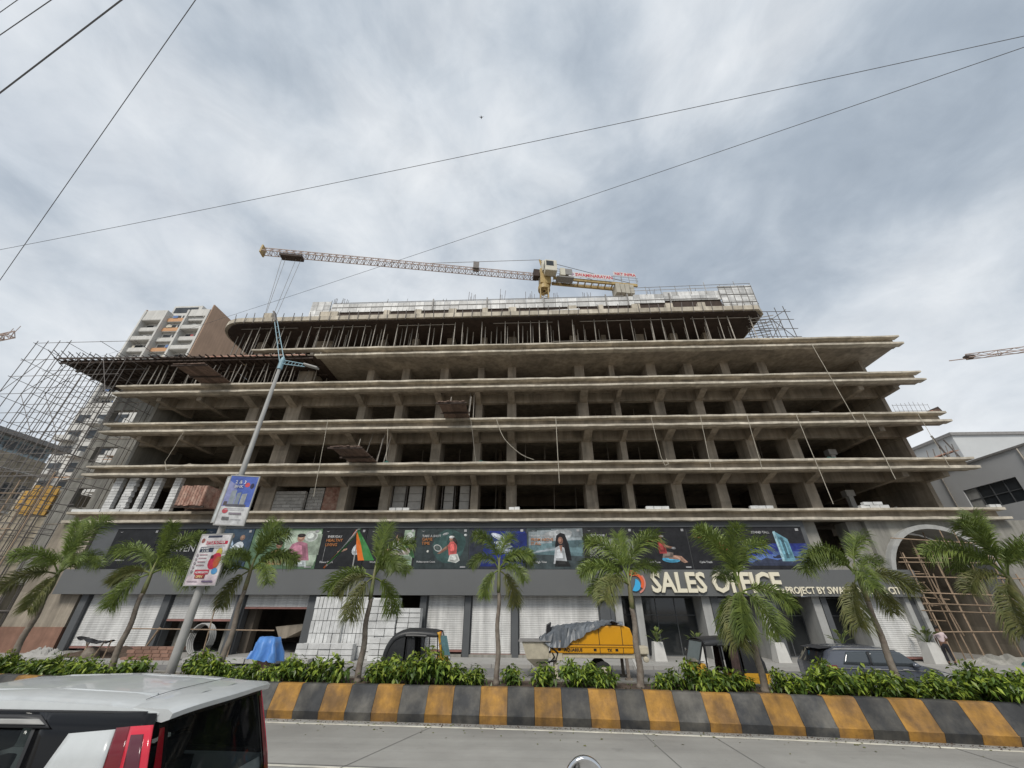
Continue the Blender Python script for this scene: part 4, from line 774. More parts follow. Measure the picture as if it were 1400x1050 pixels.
def loose(label, x0, x1, z, n=3, y=26.95, lay=1):
    t = thing('loose_blocks', ((x0 + x1) / 2, y, z), label, 'blocks', 'loose white blocks on the first slab')
    w = (x1 - x0) / n
    for j in range(lay):
        for i in range(n - j): put(blk, 'block', t, (x0 + (i + .5 + j * .4) * w, y + rnd.uniform(-.04, .04), z + 0.1 + j * .2), (0, 0, rnd.uniform(-.08, .08)), (w - .03, 0.25, 0.19))
loose('few white blocks lying on the first slab at the middle column', -1.35, -0.6, 8.372, 2)
loose('row of white blocks lying on the first slab right of the middle bay', 7.85, 9.4, 8.372, 3)
loose('row of white blocks lying on the first slab above the red vest poster', 14.7, 16.2, 8.372, 3)
loose('small pile of white blocks on the first slab at the deep end bay', 21.8, 23.6, 8.372, 3, lay=2)
loose('white blocks lying at the far right tip of the first slab', 29.9, 30.6, 8.372, 2)
loose('white blocks lying at the first slab above the fanned palm crown', -9.6, -8.2, 8.372, 3)
loose('long row of white blocks along the first slab below the block piers', -33.0 + .6, -26.0, 8.372, 9)
# stacks of white blocks on the plaza
def stack(label, x0, x1, y0, y1, z1, bw, bh, seed):
    t = thing('block_stack', ((x0 + x1) / 2, y0, 0.17), label, 'block stack', 'stacks of white blocks on the plaza'); r = random.Random(seed)
    nz = int(round((z1 - 0.17) / bh)); nx = int(round((x1 - x0) / bw)); w = (x1 - x0) / nx
    b = MB(); b.box(x0 + .1, x1 - .1, y0 + 0.22, y1, 0.17, z1 - 0.03); b.build('inner_blocks', M['aac'], t)
    for k in range(nz):
        for i in range(nx): put(blk, 'block', t, (x0 + (i + .5) * w + r.uniform(-.01, .01), y0 + 0.1 + r.uniform(-.028, .028), 0.17 + (k + .5) * bh), (0, 0, 0), (w - 0.026, 0.24, bh - 0.026))
stack('tallest stack of white blocks, under the grey fascia', -12.5, -9.35, 25.3, 26.4, 3.2, 0.225, 0.6, 1)
stack('second tall stack of white blocks, right of the tallest', -9.3, -7.65, 25.35, 26.4, 3.15, 0.55, 0.36, 2)
stack('lower white block stack, right end of the stacks', -7.6, -6.3, 25.45, 26.4, 2.62, 0.65, 0.245, 3)
stack('low broad white block stack in front of the tallest one', -12.6, -9.5, 24.45, 25.15, 0.95, 0.62, 0.26, 4)
stack('small white block stack behind the black rickshaw', -8.7, -7.0, 24.6, 25.2, 1.2, 0.55, 0.26, 5)

def debris(label, x, y, z, m, seed, rx=.7, ry=.4, h=.35):
    r = random.Random(seed); b = MB(); n = 10; G = []
    for i in range(n + 1):
        for j in range(n + 1):
            u, v = i / n * 2 - 1, j / n * 2 - 1; d = min(1, math.hypot(u, v)); G.append((x + u * rx, y + v * ry, z + max(0, h * (1 - d ** 1.5) * r.uniform(.5, 1.3))))
    b.grid(G, n, n); return tag(b.build('netting', m, base=(x, y, z)), label, 'netting')
debris('crumpled teal netting on the second slab left of the middle column', -3.4, 27.5, 11.74, M['net_green'], 1); debris('teal netting scrap on the second slab under the plank platform props', -10.6, 27.5, 11.74, M['net_green'], 2, .5); debris('long heap of teal netting on the second slab in the deep end bay', 22.3, 28.2, 11.74, M['net_green'], 3, 1.2, .6, .55)
t = thing('props', (3, 33, 8.38), 'scattered steel props standing deep inside the first floor bays', 'props')
for k in range(4):
    for i in range(16):
        x = -19 + i * 2.6 + rnd.uniform(-.8, .8); y = rnd.uniform(31.5, 33.2); zf = SL[k][0]; rod(rodP, 'prop', t, (x, y, zf), (x + rnd.uniform(-.1, .1), y, SL[k + 1][0] - .3), .04)
# ---------------------------------------------------------------- neighbours
wht = mat('tower_white', (0.62, 0.61, 0.58), 0.8, 0.1, 0.3, streak=0.12); orange = mat('tower_orange', (0.58, 0.33, 0.18), 0.8, 0.1, .3); brown = mat('tower_brown', (0.42, 0.29, 0.21), 0.85, 0.12, .3, streak=.1)
winm = mat('tower_window', (0.05, 0.055, 0.06), 0.2, 0.4, 0.6)
tw = thing('apartment_tower', (-92, 75, 0), 'tall white apartment tower with orange balcony bands and a brown side wall', 'building')
b = MB(); b.box(-101, -83.2, 76.8, 92, 0, 70.5); b.build('wall', wht, tw)
b = MB(); b.box(-83.2, -82.9, 75.2, 92, 0, 72.2); b.box(-101.3, -101, 75.2, 92, 0, 71); b.build('side_wall', brown, tw)
b = MB(); b.box(-96, -88, 77, 86, 70.5, 73.6); b.build('water_tank_room', wht, tw); b = MB(); b.box(-95.4, -89, 76.9, 76.99, 71.2, 73.0); b.build('louvre', winm, tw)
balW = boxmesh('balcony', wht); balO = boxmesh('balcony', orange); wnd = boxmesh('window', winm)
for f in range(3, 22):
    z = f * 3.2 + 0.3
    for (x0, x1, d, mm) in ((-100.8, -95.4, 1.6 if f % 2 else 1.0, balW), (-94.8, -89.4, 0.7, balO if f in (21, 20, 18, 16) else balW), (-88.8, -83.4, 1.0 if f % 2 else 1.7, balW)):
        put(mm, 'balcony', tw, ((x0 + x1) / 2, 76.8 - d, z + 0.55), (0, 0, 0), (x1 - x0, 0.14, 1.1)); put(balW, 'balcony_floor', tw, ((x0 + x1) / 2, 76.8 - d / 2, z - 0.07), (0, 0, 0), (x1 - x0, d, 0.14))
        for k in (0, 1): put(wnd, 'window', tw, (x0 + (x1 - x0) * (.27 + .46 * k), 76.76, z + 1.75), (0, 0, 0), ((x1 - x0) * .36, 0.1, 1.5))
for x in (-95.1, -89.1, -101.0, -83.5): put(balW, 'pier', tw, (x, 75.9, 37), (0, 0, 0), (0.5, 1.8, 67))
for x in (-98.1, -86.1): put(balW, 'parapet', tw, (x, 75.3, 69.6), (0, 0, 0), (5.2, 0.2, 2.2))
for i in range(5): put(balW, 'ledge', tw, (-101.8, 78 + i * 2.5, 40 + i * 6), (0, 0, 0), (1.2, 1.6, 0.3)) 
for f in range(8, 22): put(balW, 'ledge', tw, (-101.9, 79, f * 3.2), (0, 0, 0), (1.6, 4, 0.2)); put(wnd, 'window', tw, (-101.4, 79, f * 3.2 + 1.4), (0, 0, 0), (0.1, 2.5, 1.5))
acM = boxmesh('air_conditioner', M['alu']); lau = [boxmesh('laundry', flat('cloth_' + c, v)) for c, v in (('blue', (.12, .2, .4)), ('red', (.4, .1, .1)), ('pale', (.6, .55, .45)), ('green', (.1, .25, .15)))]
for f in range(4, 22):
    for x0 in (-100.6, -94.6, -88.6):
        if rnd.random() < .55: put(acM, 'air_conditioner', tw, (x0 + rnd.uniform(.5, 4.6), 76.6, f * 3.2 + rnd.uniform(1.6, 2.6)), (0, 0, 0), (.9, .4, .6))
        if rnd.random() < .5: put(rnd.choice(lau), 'laundry', tw, (x0 + rnd.uniform(.6, 4.5), 75.9, f * 3.2 + 1.75), (0, 0, 0), (rnd.uniform(.6, 1.6), .04, rnd.uniform(.6, 1.0)))
t2 = thing('apartment_tower', (-82, 95, 0), 'pale rear tower top just showing behind the brown side wall', 'building')
b = MB(); b.box(-84, -66, 96, 110, 0, 76); b.build('wall', wht, t2); b = MB(); b.box(-66, -65.7, 96, 110, 0, 74); b.build('side_wall', brown, t2)
for f in range(12, 23):
    for i in range(3): put(wnd, 'window', t2, (-80 + i * 5, 95.98, f * 3.2 + 1.6), (0, 0, 0), (2.4, 0.1, 1.5))
blw = mat('wall_paleblue', (0.42, 0.52, 0.58), 0.7, 0.12, 1); bei = mat('wall_beige', (0.40, 0.35, 0.27), 0.85, 0.25, 1.2, streak=.3)
lb = thing('old_building', (-58, 34, 0), 'old beige building with a pale blue upper strip and dark sloping eave at far left', 'building')
b = MB(); b.box(-80, -52, 29.5, 38.2, 0, 15.9); b.build('wall', bei, lb)
b = MB(); b.box(-79.9, -52.1, 29.6, 38.1, 15.9, 17.3); b.build('upper_wall', blw, lb)
b = MB(); b.box(-81, -51.2, 28.5, 39.2, 17.3, 17.75); b.build('eave', M['alu_rib'], lb)
for i in range(6):
    put(wnd, 'window', lb, (-51.98, 30.6 + i * 1.3, 16.6), (0, 0, 0), (0.05, 1.0, 0.8))
    for z in (5, 8.5, 12.6): put(wnd, 'window', lb, (-51.98, 30.8 + i * 1.35, z), (0, 0, 0), (0.06, 0.75, 1.3))
for z in (7, 10.5, 14.3): put(balW, 'ledge', lb, (-51.7, 33.8, z), (0, 0, 0), (0.6, 8.4, 0.15))
yb_ = mat('board_yellow', (0.55, 0.32, 0.07), 0.6, 0.15, 2, rand=.15); yM = boxmesh('board', yb_)
yl = thing('yellow_hoarding', (-52, 36, 9.5), 'bright yellow-orange sheet boards behind the scaffold at far left', 'hoarding'); yl.location = (-42, 31.6, 0)
for i in range(5): put(yM, 'board', yl, (-40.5 - i * 0.62, 31.5, 10.4 + rnd.uniform(-.1, .1)), (0, 0, R(2)), (0.58, 0.08, 2.4 if i < 4 else 1.5))
b = MB(); b.box(-44.2, -40, 31.6, 38, 0, 9.2); b.box(-44.2, -40.2, 32, 38, 9.2, 11.3); b.build('support_block', bei, yl)
lc = thing('rear_apartment', (-44, 62, 0), 'cluttered white apartment block seen through the scaffold and the slot windows', 'building')
b = MB(); b.box(-84.5, -62, 62, 74, 0, 35); b.build('wall', wht, lc)
for f in range(2, 11):
    for i in range(6):
        put(wnd, 'window', lc, (-82.6 + i * 3.7, 61.95, f * 3.1 + 1.6), (0, 0, 0), (2.3, .1, 1.6)); 
        if (i + f) % 2: put(balW, 'balcony', lc, (-82.6 + i * 3.7, 61.2, f * 3.1 + .5), (0, 0, 0), (2.9, 1.4, 0.9))
        if (i * f) % 5 == 1: put(balO, 'awning', lc, (-82.6 + i * 3.7, 61.1, f * 3.1 + 2.7), (R(20), 0, 0), (2.6, 1.2, 0.1))
grey = mat('wall_grey', (0.52, 0.525, 0.53), 0.75, 0.06, 0.6); grey2 = mat('wall_grey_pale', (0.52, 0.53, 0.53), 0.75, 0.06, .6)
rbg = thing('grey_building', (40, 32, 0), 'plain grey neighbouring building with a dark gridded window at the right edge', 'building')
b = MB(); wall_y = []
hy0, hy1, hz0, hz1 = 29.6, 33.6, 9.5, 11.15
for y0, y1, z0, z1 in ((14, hy0, 0, 12.95), (hy1, 50, 0, 12.95), (hy0, hy1, 0, hz0), (hy0, hy1, hz1, 12.95)): b.box(36.0, 36.4, y0, y1, z0, z1)
b.box(36.4, 62, 13.9, 50, 0, 12.6); b.build('wall', grey, rbg)
b = MB(); b.box(35.9, 36.6, 13.8, 50.1, 12.95, 13.1); b.build('coping', M['alu_rib'], rbg)
b = MB()
for i in range(5): b.box(36.1, 36.2, hy0 + i * 1.0 - .03, hy0 + i * 1.0 + .03, hz0, hz1)
for z in (hz0, (hz0 + hz1) / 2, hz1): b.box(36.103, 36.197, hy0, hy1, z - .03, z + .03)
wf = b.build('window_frame', M['pillar'], rbg)
gl2 = mat('pane_dark', (0.035, 0.04, 0.045), 0.08, 0.2, 2)
for i in range(4):
    for k in range(2):
        z0 = hz0 + k * (hz1 - hz0) / 2; b = MB(); b.box(36.14, 36.16, hy0 + i + .03, hy0 + i + .97, z0 + .03, z0 + (hz1 - hz0) / 2 - .03); b.build('pane', gl2 if i < 3 else M['pillar_lit'], wf)
b = MB()
for y in (17, 21, 25, 37): b.box(35.985, 35.999, y, y + .03, 0, 12.9)
for z in (4.2, 8.2): b.box(35.986, 35.998, 14, 50, z, z + .03)
b.build('panel_joint', M['pillar'], rbg)
for y in (22.5, 28.4, 34.6): rod(rodP, 'drain_pipe', rbg, (35.93, y, 0), (35.93, y, 12.9), .05)
put(acM, 'air_conditioner', rbg, (35.75, 27.2, 9.2), (0, 0, 0), (.4, .9, .6)); put(acM, 'air_conditioner', rbg, (35.75, 25.4, 9.2), (0, 0, 0), (.4, .9, .6))
b = MB(); b.lathe([(.0, 0), (.75, 0), (.8, .1), (.8, 1.2), (.5, 1.45), (0, 1.45)], (41, 36, 12.62), 16); b.build('water_tank', M['pillar'], rbg, smooth=True)
rb2 = thing('grey_building', (50, 45, 0), 'pale grey building block behind the right tip of the slabs', 'building')
b = MB(); b.box(44.5, 70, 39.6, 60, 0, 18.4); b.build('wall', grey2, rb2); b = MB(); b.box(44.3, 70.2, 39.4, 60.2, 18.4, 18.7); b.build('coping', M['alu_rib'], rb2)
b = MB(); b.box(52, 70, 38.2, 39.58, 0, 17.6); b.build('wing', grey, rb2)

# ---------------------------------------------------------------- tower crane
cry = mat('crane_yellow', (0.43, 0.31, 0.13), 0.55, 0.2, 1.5, streak=.2); crw = mat('crane_white', (0.60, 0.57, 0.48), 0.6, 0.12, 1); crr = mat('crane_jib', (0.42, 0.33, 0.29), 0.6, 0.2, 1.5); ball = mat('ballast', (0.45, 0.42, 0.35), 0.9, .15, .8)
cr = thing('tower_crane', (3.35, 50, 0), 'yellow tower crane with a long lattice jib rising behind the building', 'crane')
def lattice(parent, name, p, q, w, n, m, tri=True, r=0.06, rc=0.09):
    p, q = Vector(p), Vector(q); d = (q - p).normalized(); s = d.cross(Vector((0, 0, 1))); 
    if s.length < .1: s = Vector((1, 0, 0))
    s.normalize(); u = s.cross(d); h = w
    cn = [s * w / 2, -s * w / 2, u * h] if tri else [(s + u) * w / 2, (s - u) * w / 2, (-s - u) * w / 2, (-s + u) * w / 2]
    b = MB()
    for c in cn: b.tube([p + c, q + c], rc, 5)
    L_ = (q - p).length
    for i in range(n):
        a, e = p + d * (L_ * i / n), p + d * (L_ * (i + 1) / n); mid = (a + e) / 2
        for k in range(len(cn)):
            c0, c1 = cn[k], cn[(k + 1) % len(cn)]
            b.tube([a + c0, mid + c1], r, 4, False); b.tube([mid + c1, e + c0], r, 4, False)
        for k in range(len(cn)): b.tube([a + cn[k], a + cn[(k + 1) % len(cn)]], r, 4, False)
    return tag(b.build(name, m, parent), kind='stuff')
lattice(cr, 'mast', (3.35, 50, 0), (3.35, 50, 50.2), 1.35, 34, cry, tri=False, r=.07, rc=.12)
cd_ = Vector((-0.987, -0.162, 0)).normalized(); cn_ = Vector((-cd_.y, cd_.x, 0))
root = Vector((3.35, 50, 53.3)); RZc = math.atan2(cd_.y, cd_.x); Mc = Matrix.Rotation(RZc, 3, 'Z')
def cbox(name, along, side, z, sx, sy, sz, m, parent=cr, bev=0.03):
    b = MB(); b.obox(root + cd_ * along + cn_ * side + Vector((0, 0, z)), sx, sy, sz, Mc); return b.build(name, m, parent, bevel=bev, fix=True)
b = MB(); b.lathe([(0.2, 50.1), (1.05, 50.15), (1.05, 50.9), (0.85, 51.0), (0.85, 51.5), (0.2, 51.5)], (3.35, 50, 0), 16); b.build('slewing_ring', cry, cr)
cbox('tower_head', -0.2, 0, -0.3, 1.9, 1.7, 3.4, cry)
cab = cbox('cab', -0.9, 1.7, 0.7, 2.1, 1.5, 2.5, crw, bev=0.1)
b = MB(); b.obox(root + cd_ * 0.17 + cn_ * 1.7 + Vector((0, 0, 1.1)), 0.05, 1.2, 1.2, Mc); b.obox(root + cd_ * -0.7 + cn_ * 2.46 + Vector((0, 0, 1.1)), 1.3, 0.05, 1.1, Mc); b.build('cab_window', gl2, cab)
cbox('switch_cabinet', -0.9, 0.6, 1.7, 2.6, 1.5, 2.4, crw); cbox('slewing_motor', 1.4, 0.4, 0.1, 1.0, 1.2, 1.6, M['form_dark']); cbox('platform', -3.6, 0.9, -0.9, 3.0, 1.4, 0.25, M['alu_rib'])
cbox('hoist_winch', -4.0, 0.3, 0.8, 2.0, 1.8, 1.4, M['alu_rib']); cbox('winch_panel', -3.2, 1.2, 0.5, 0.9, 0.5, 1.7, crw)
lattice(cr, 'jib', root + cd_ * 1.2 + Vector((0, 0, -0.3)), root + cd_ * 47.0 + Vector((0, 0, -0.3)), 1.15, 40, crr, r=.045, rc=.075)
cbox('jib_end', 47.1, 0, 0.1, 0.25, 1.3, 1.6, cry); cbox('basket', 12.0, 0.5, 0.6, 1.0, 1.0, 1.5, M['steel'], bev=0)
b = MB(); b.tube([root + Vector((0, 0, 1.2)), root + cd_ * 0.6 + Vector((0, 0, 4.4))], 0.13, 6); b.tube([root + cd_ * -1.6 + Vector((0, 0, 1.2)), root + cd_ * 0.6 + Vector((0, 0, 4.4))], 0.12, 6); b.build('a_frame', cry, cr)
b = MB(); ap = root + cd_ * 0.6 + Vector((0, 0, 4.4)); b.tube([ap, root + cd_ * 10 + Vector((0, 0, 2.7)), root + cd_ * 20 + Vector((0, 0, 0.9))], 0.045, 5); b.tube([ap, root + cd_ * -16 + Vector((0, 0, 0.7))], 0.05, 5); b.tube([ap + Vector((0, 0, -.8)), root + cd_ * -10 + Vector((0, 0, 0.3))], 0.04, 5); b.build('pendant_line', M['steel'], cr)
b = MB()
for sd_ in (-0.7, 0.7): b.obox(root + cd_ * -9.3 + cn_ * sd_ + Vector((0, 0, -0.55)), 15.4, 0.3, 0.55, Mc)
for i in range(12): b.obox(root + cd_ * (-2.5 - i * 1.25) + Vector((0, 0, -0.55)), 0.15, 1.3, 0.3, Mc)
b.build('counter_jib', cry, cr)
for i in range(4): cbox('counterweight', -13.2 - i * 0.85, 0, -1.7, 0.78, 1.9, 2.2 - .12 * (i % 2), ball, bev=0.05)
b = MB()
for s_ in (1, -1):
    for z in (0.3, 0.9): b.tube([root + cd_ * -2 + cn_ * s_ + Vector((0, 0, z)), root + cd_ * -17.2 + cn_ * s_ + Vector((0, 0, z))], 0.035, 4)
    for i in range(11): b.tube([root + cd_ * (-2 - i * 1.5) + cn_ * s_ + Vector((0, 0, -.3)), root + cd_ * (-2 - i * 1.5) + cn_ * s_ + Vector((0, 0, .9))], 0.035, 4)
tag(b.build('handrail', M['prop'], cr), kind='stuff')
bnw = flat('banner_white', (.62, .60, .60)); bnr = flat('banner_red', (.55, .05, .06))
rzb = math.atan2(-cd_.y, -cd_.x)
def banner(along, w, h, z, txt, ts, emblem):
    c = root + cd_ * (-along - w / 2) - cn_ * -1.12 + Vector((0, 0, z)); b = MB(); b.obox(c, w, 0.04, h, Mc); o = b.build('banner', bnw, cr)
    # lettering stands on the camera side of the cloth
    p = root + cd_ * (-along - (1.2 if emblem else .25)) + cn_ * 1.16 + Vector((0, 0, z - ts * 0.36)); text_obj(txt, ts, bnr, p, o, 0.01, 0.02, 0.86, rz=rzb)
    if emblem:
        b = MB(); q = root + cd_ * (-along - 0.6) + cn_ * 1.15 + Vector((0, 0, z)); b.obox(q, 0.75, 0.02, 0.3, Mc); b.obox(q, 0.3, 0.025, 0.75, Mc); b.build('emblem', flat('banner_mauve', (.35, .22, .36)), o)
banner(4.3, 7.8, 1.15, 0.35, 'SWAMINARAYAN', 1.0, True); banner(12.6, 4.2, 0.95, 1.5, 'NKT INFRA', 0.9, False)
b = MB()
for i in range(4): b.tube([root + cd_ * (-12.7 - i * 1.35) + cn_ * 1.1 + Vector((0, 0, -.3)), root + cd_ * (-12.7 - i * 1.35) + cn_ * 1.1 + Vector((0, 0, 2.1))], 0.04, 4)
b.build('banner_post', M['prop'], cr)
tr = cbox('trolley', 42.3, 0, -0.75, 3.4, 1.2, 0.45, M['form_dark'], bev=0)
b = MB(); tp = root + cd_ * 42.3 + Vector((0, 0, -0.9))
for a, e in ((-1.5, -.9), (1.5, -.2), (-0.7, -.7), (0.9, 0)): b.tube([tp + cd_ * a, tp + cd_ * e + Vector((0, 0, -20))], 0.035, 4)
b.build('hoist_rope', M['prop'], cr); b = MB(); b.obox(tp + cd_ * -.45 + Vector((0, 0, -20.6)), 1.6, .5, 1.2, Mc); b.build('hook_block', cry, cr)
# jib of a second crane reaching in from the right, and a distant jib tip at the left
c2 = thing('tower_crane', (112, 60, 0), 'orange-brown jib of another crane reaching in at the right edge', 'crane')
p = Vector((67.2, 51.6, 35.6)); q = Vector((112, 40, 35.6)); lattice(c2, 'jib', p, q, 0.75, 12, crr, r=.05, rc=.075)
b = MB(); b.tube([p - (q - p).normalized() * 2.3, p], 0.08, 5); b.build('jib_tip', crr, c2); b = MB(); b.obox(p + (q - p).normalized() * .2 + Vector((0, 0, .2)), 1.2, .6, .4); b.build('trolley', M['form_dark'], c2); lattice(c2, 'mast', (112, 40, 0), (112, 40, 40), 1.6, 20, cry, tri=False)
c3 = thing('tower_crane', (-150, 70, 0), 'small tip of a distant crane jib at the left edge', 'crane')
lattice(c3, 'jib', (-107.0, 60, 51.0), (-150, 66, 47.5), 1.3, 16, crr, r=.08, rc=.12); lattice(c3, 'mast', (-150, 66, 0), (-150, 66, 50), 1.6, 20, cry, tri=False)
b = MB(); b.tube([(-107, 60, 51), (-106.6, 60, 53.6)], .07, 4); b.tube([(-108, 60, 51), (-107.8, 60, 53)], .07, 4); b.build('jib_tip', crr, c3)

# ---------------------------------------------------------------- overhead cables
wirem = mat('cable_black', (0.16, 0.16, 0.17), 0.7, 0.1, 3)
def cam_pt(x, y, d):                                           # design helper: a point d metres out along a sight line
    v = Vector((x - 700, -(y - 525), -CAM_F)); v.normalize(); return cam.matrix_world @ (v * d)
def cable(label, P, r, sag):
    pts = []
    for p, q in zip(P[:-1], P[1:]):
        for i in range(24): f = i / 24; pts.append(p.lerp(q, f) - Vector((0, 0, sag * 4 * f * (1 - f))))
    pts.append(P[-1]); b = MB(); b.tube(pts, r, 5); return tag(b.build('overhead_cable', wirem, base=pts[0]), label, 'cable', 'overhead cables')
def ext(p, q, k): return q + (q - p).normalized() * k
def cab2(label, a, da, c, dc, r, sag, e0=12, e1=12):
    p, q = cam_pt(*a, da), cam_pt(*c, dc); cable(label, [ext(q, p, e0), ext(p, q, e1)], r, sag)
cab2('long thin cable crossing the whole sky, the upper of two meeting at right', (0, 340), 26, (1400, 47), 17, 0.008, 0.25, 3, 3)
cab2('lower of the two long cables, crossing just above the crane jib', (330, 422), 30, (1400, 62), 17, 0.009, 0.35, 24, 3)
cab2('steep cable falling from the top edge to the left edge of the sky', (268, 0), 13, (0, 384), 19, 0.008, 0.12, 5, 8)
cab2('thickest dark cable across the top left corner', (166, 0), 9, (0, 127), 10, 0.0095, 0.1, 5, 8)
cab2('thin cable in the top left corner, between the outermost and the thick one', (70, 0), 10, (0, 48), 11, 0.006, 0.05, 5, 8)
cab2('outermost short cable at the very top left corner', (24, 0), 11, (0, 17), 11.5, 0.005, 0.03, 5, 8)
b = MB(); c = cam_pt(658, 160, 90)
b.poly([c + Vector(v) for v in ((-.55, 0, .18), (-.1, 0, .02), (0, .25, 0), (-.1, .1, -.05))]); b.poly([c + Vector(v) for v in ((.55, 0, .16), (.1, .1, -.05), (0, .25, 0), (.1, 0, .02))]); b.lathe([(0.0, -.3), (.09, -.1), (.1, .1), (.03, .35)], c, 8, 'y')
tag(b.build('bird', M['form_dark'], base=c), 'tiny dark bird flying high in the middle of the sky', 'bird')

# ---------------------------------------------------------------- street lamp with boards, flag
lpx, lpy = -9.85, 12.62
lp = thing('street_lamp', (lpx, lpy, 0.94), 'tall grey street lamp with two pale blue lattice arms', 'street lamp')
b = MB(); b.tube([(lpx, lpy, 0.9), (lpx, lpy, 1.6), (lpx, lpy, 6.0), (lpx, lpy, 11.2)], [.125, .118, .092, .06], 12); b.build('pole', M['iron'], lp, smooth=True)
blu = mat('lamp_blue', (.26, .40, .46), .5, .12, 3)
b = MB(); b.lathe([(0.02, 10.9), (.095, 10.9), (.095, 11.3), (.07, 11.42), (.02, 11.5)], (lpx, lpy, 0), 12); b.build('bracket', blu, lp)
for dx, dz, ln in ((-1.0, 1.72, 2.45), (1.0, -.26, 1.35)):
    d = Vector((dx * 0.8, 0.1 if dx < 0 else -.2, dz if dx < 0 else dz)).normalized(); p0 = Vector((lpx, lpy, 11.25)); u = Vector((d.z, 0, -d.x)).normalized()
    b = MB()
    for s_ in (-.09, .09): b.tube([p0 + u * s_, p0 + d * ln + u * s_ * .6], 0.017, 6)
    for i in range(1, 7): b.tube([p0 + d * ln * i / 7 + u * -.09, p0 + d * ln * i / 7 + u * .09], 0.013, 5)
    a_ = b.build('arm', blu, lp)
    b = MB(); e = p0 + d * (ln + .3); b.obox(e, 0.62, 0.2, 0.07, Matrix.Rotation(-math.atan2(d.z, d.x) if dx > 0 else math.pi - math.atan2(d.z, d.x), 3, 'Y')); hd = b.build('lamp_head', M['steel'] if dx < 0 else M['iron'], lp, bevel=0.03, fix=True)
def board(label, x0, x1, z0, z1, y, shapes, lines, bg, yaw=0.0, bend=0.0):
    c = Vector(((x0 + x1) / 2, y, z0)); t = thing('hanging_board', c, label, 'sign board', rz=0)
    w, h = x1 - x0, z1 - z0
    b = MB(); b.box(x0, x1, y, y + 0.03, z0, z1); b.build('panel', bg, t)
    b = MB(); r_ = .012
    b.box(x0 - .03, x0, y - .01, y + .05, z0 - .03, z1 + .03); b.box(x1, x1 + .03, y - .01, y + .05, z0 - .03, z1 + .03); b.box(x0, x1, y - .01, y + .05, z1, z1 + .03); b.box(x0, x1, y - .01, y + .05, z0 - .03, z0); b.build('frame', M['iron'], t)
    if shapes:
        b = MB(); mats = []
        for i, (cc, P) in enumerate(shapes):
            m = pm(cc)
            if m not in mats: mats.append(m)
            b.k = mats.index(m); b.poly([(x0 + px * w, y - 0.001 - .0012 * i, z0 + pz * h) for px, pz in P])
        b.build('print', mats, t)
    for tx, cc, px, pz, s in lines: text_obj(tx, s, pm(cc), (x0 + px * w, y - 0.02, z0 + pz * h), t, 0.001, 0.002)
    t.rotation_euler = (0, 0, yaw); return t
RD, NV = (.55, .04, .08), (.05, .06, .10); rc = lambda a, b_, c_, d_: [(a, b_), (c_, b_), (c_, d_), (a, d_)]
board('white school board with red heading and a red fruit-coloured picture, ADMISSION OPEN', -10.28, -9.22, 3.25, 4.64, lpy - 0.22,
      [((.70, .60, .64), rc(0, 0, 1, .18)), (NV, rc(.22, .94, .7, .985)), (RD, rc(.22, .80, .95, .87)), ((.3, .12, .1), ell(.1, .88, .06, .05)), (NV, rc(.1, .64, .55, .75)), ((.62, .5, .1), ell(.78, .62, .1, .1)), (RD, ell(.72, .46, .2, .16, rot=.4)), ((.12, .02, .03), ell(.6, .54, .05, .04)), ((.5, .1, .04), ell(.8, .44, .1, .12)), ((.1, .32, .6), ell(.83, .26, .1, .06)), (RD, rc(.2, .2, .66, .29)), ((.3, .05, .05), rc(.26, .12, .58, .2))]
      + [((.45, .3, .33), rc(.16, .58 - .07 * i, .42, .60 - .07 * i)) for i in range(4)] + [((.4, .35, .38), ell(.09, .58 - .08 * i, .035, .03)) for i in range(5)] + [((.5, .48, .5), rc(.3, .77, .9, .785)), ((.5, .48, .5), rc(.35, .73, .85, .745)), ((.25, .2, .25), rc(.06, .06, .4, .075)), ((.2, .15, .25), rc(.55, .05, .9, .08))],
      [('LITTLE FLOWER', (.75, .7, .7), .24, .815, .095), ('NURSERY', (.75, .75, .75), .14, .7, .07), ('Jr. Sr. KG', (.75, .75, .75), .2, .65, .06), ('ADMISSION', (.8, .75, .75), .23, .22, .085), ('OPEN', (.75, .6, .3), .3, .135, .09)], pm((.70, .68, .69)), R(-8))
board('blue and white property board with grey towers and red mark on the lamp post', -9.82, -9.0, 4.92, 6.45, lpy - 0.34,
      [((.10, .16, .50), rc(0, .36, 1, 1)), ((.3, .32, .55), [(0, .36), (.5, .36), (.3, .8), (0, .9)]), ((.62, .1, .12), ell(.68, .82, .09, .05)), ((.05, .05, .1), ell(.86, .8, .07, .06)), ((.32, .36, .40), [(.2, .4), (.2, .68), (.38, .7), (.38, .4)]), ((.26, .3, .34), [(.42, .4), (.42, .64), (.56, .66), (.56, .4)]), ((.38, .40, .42), [(.6, .4), (.6, .62), (.78, .64), (.78, .4)]), ((.12, .12, .14), rc(.15, .36, .85, .41)), ((.12, .1, .1), rc(.05, .38, .17, .46)), ((.55, .1, .12), ell(.2, .27, .1, .05))]
      + [((.45, .45, .48), rc(.15, .32 - .03 * i, .85, .328 - .03 * i)) for i in range(2)] + [((.25, .22, .25), rc(.36, .2, .8, .24)), ((.2, .2, .2), rc(.18, .09, .42, .15)), ((.35, .35, .38), rc(.5, .1, .85, .11))],
      [('2 & 3', (.75, .75, .8), .22, .84, .15), ('BHK', (.75, .75, .8), .24, .75, .13)], pm((.68, .68, .68)), R(14))
board('plain pale back of a board on the lamp post behind the blue one', -10.25, -9.72, 5.05, 6.5, lpy - 0.2, [((.5, .53, .53), rc(.05, .93, .9, .96))], [], pm((.60, .63, .63)), R(-28))
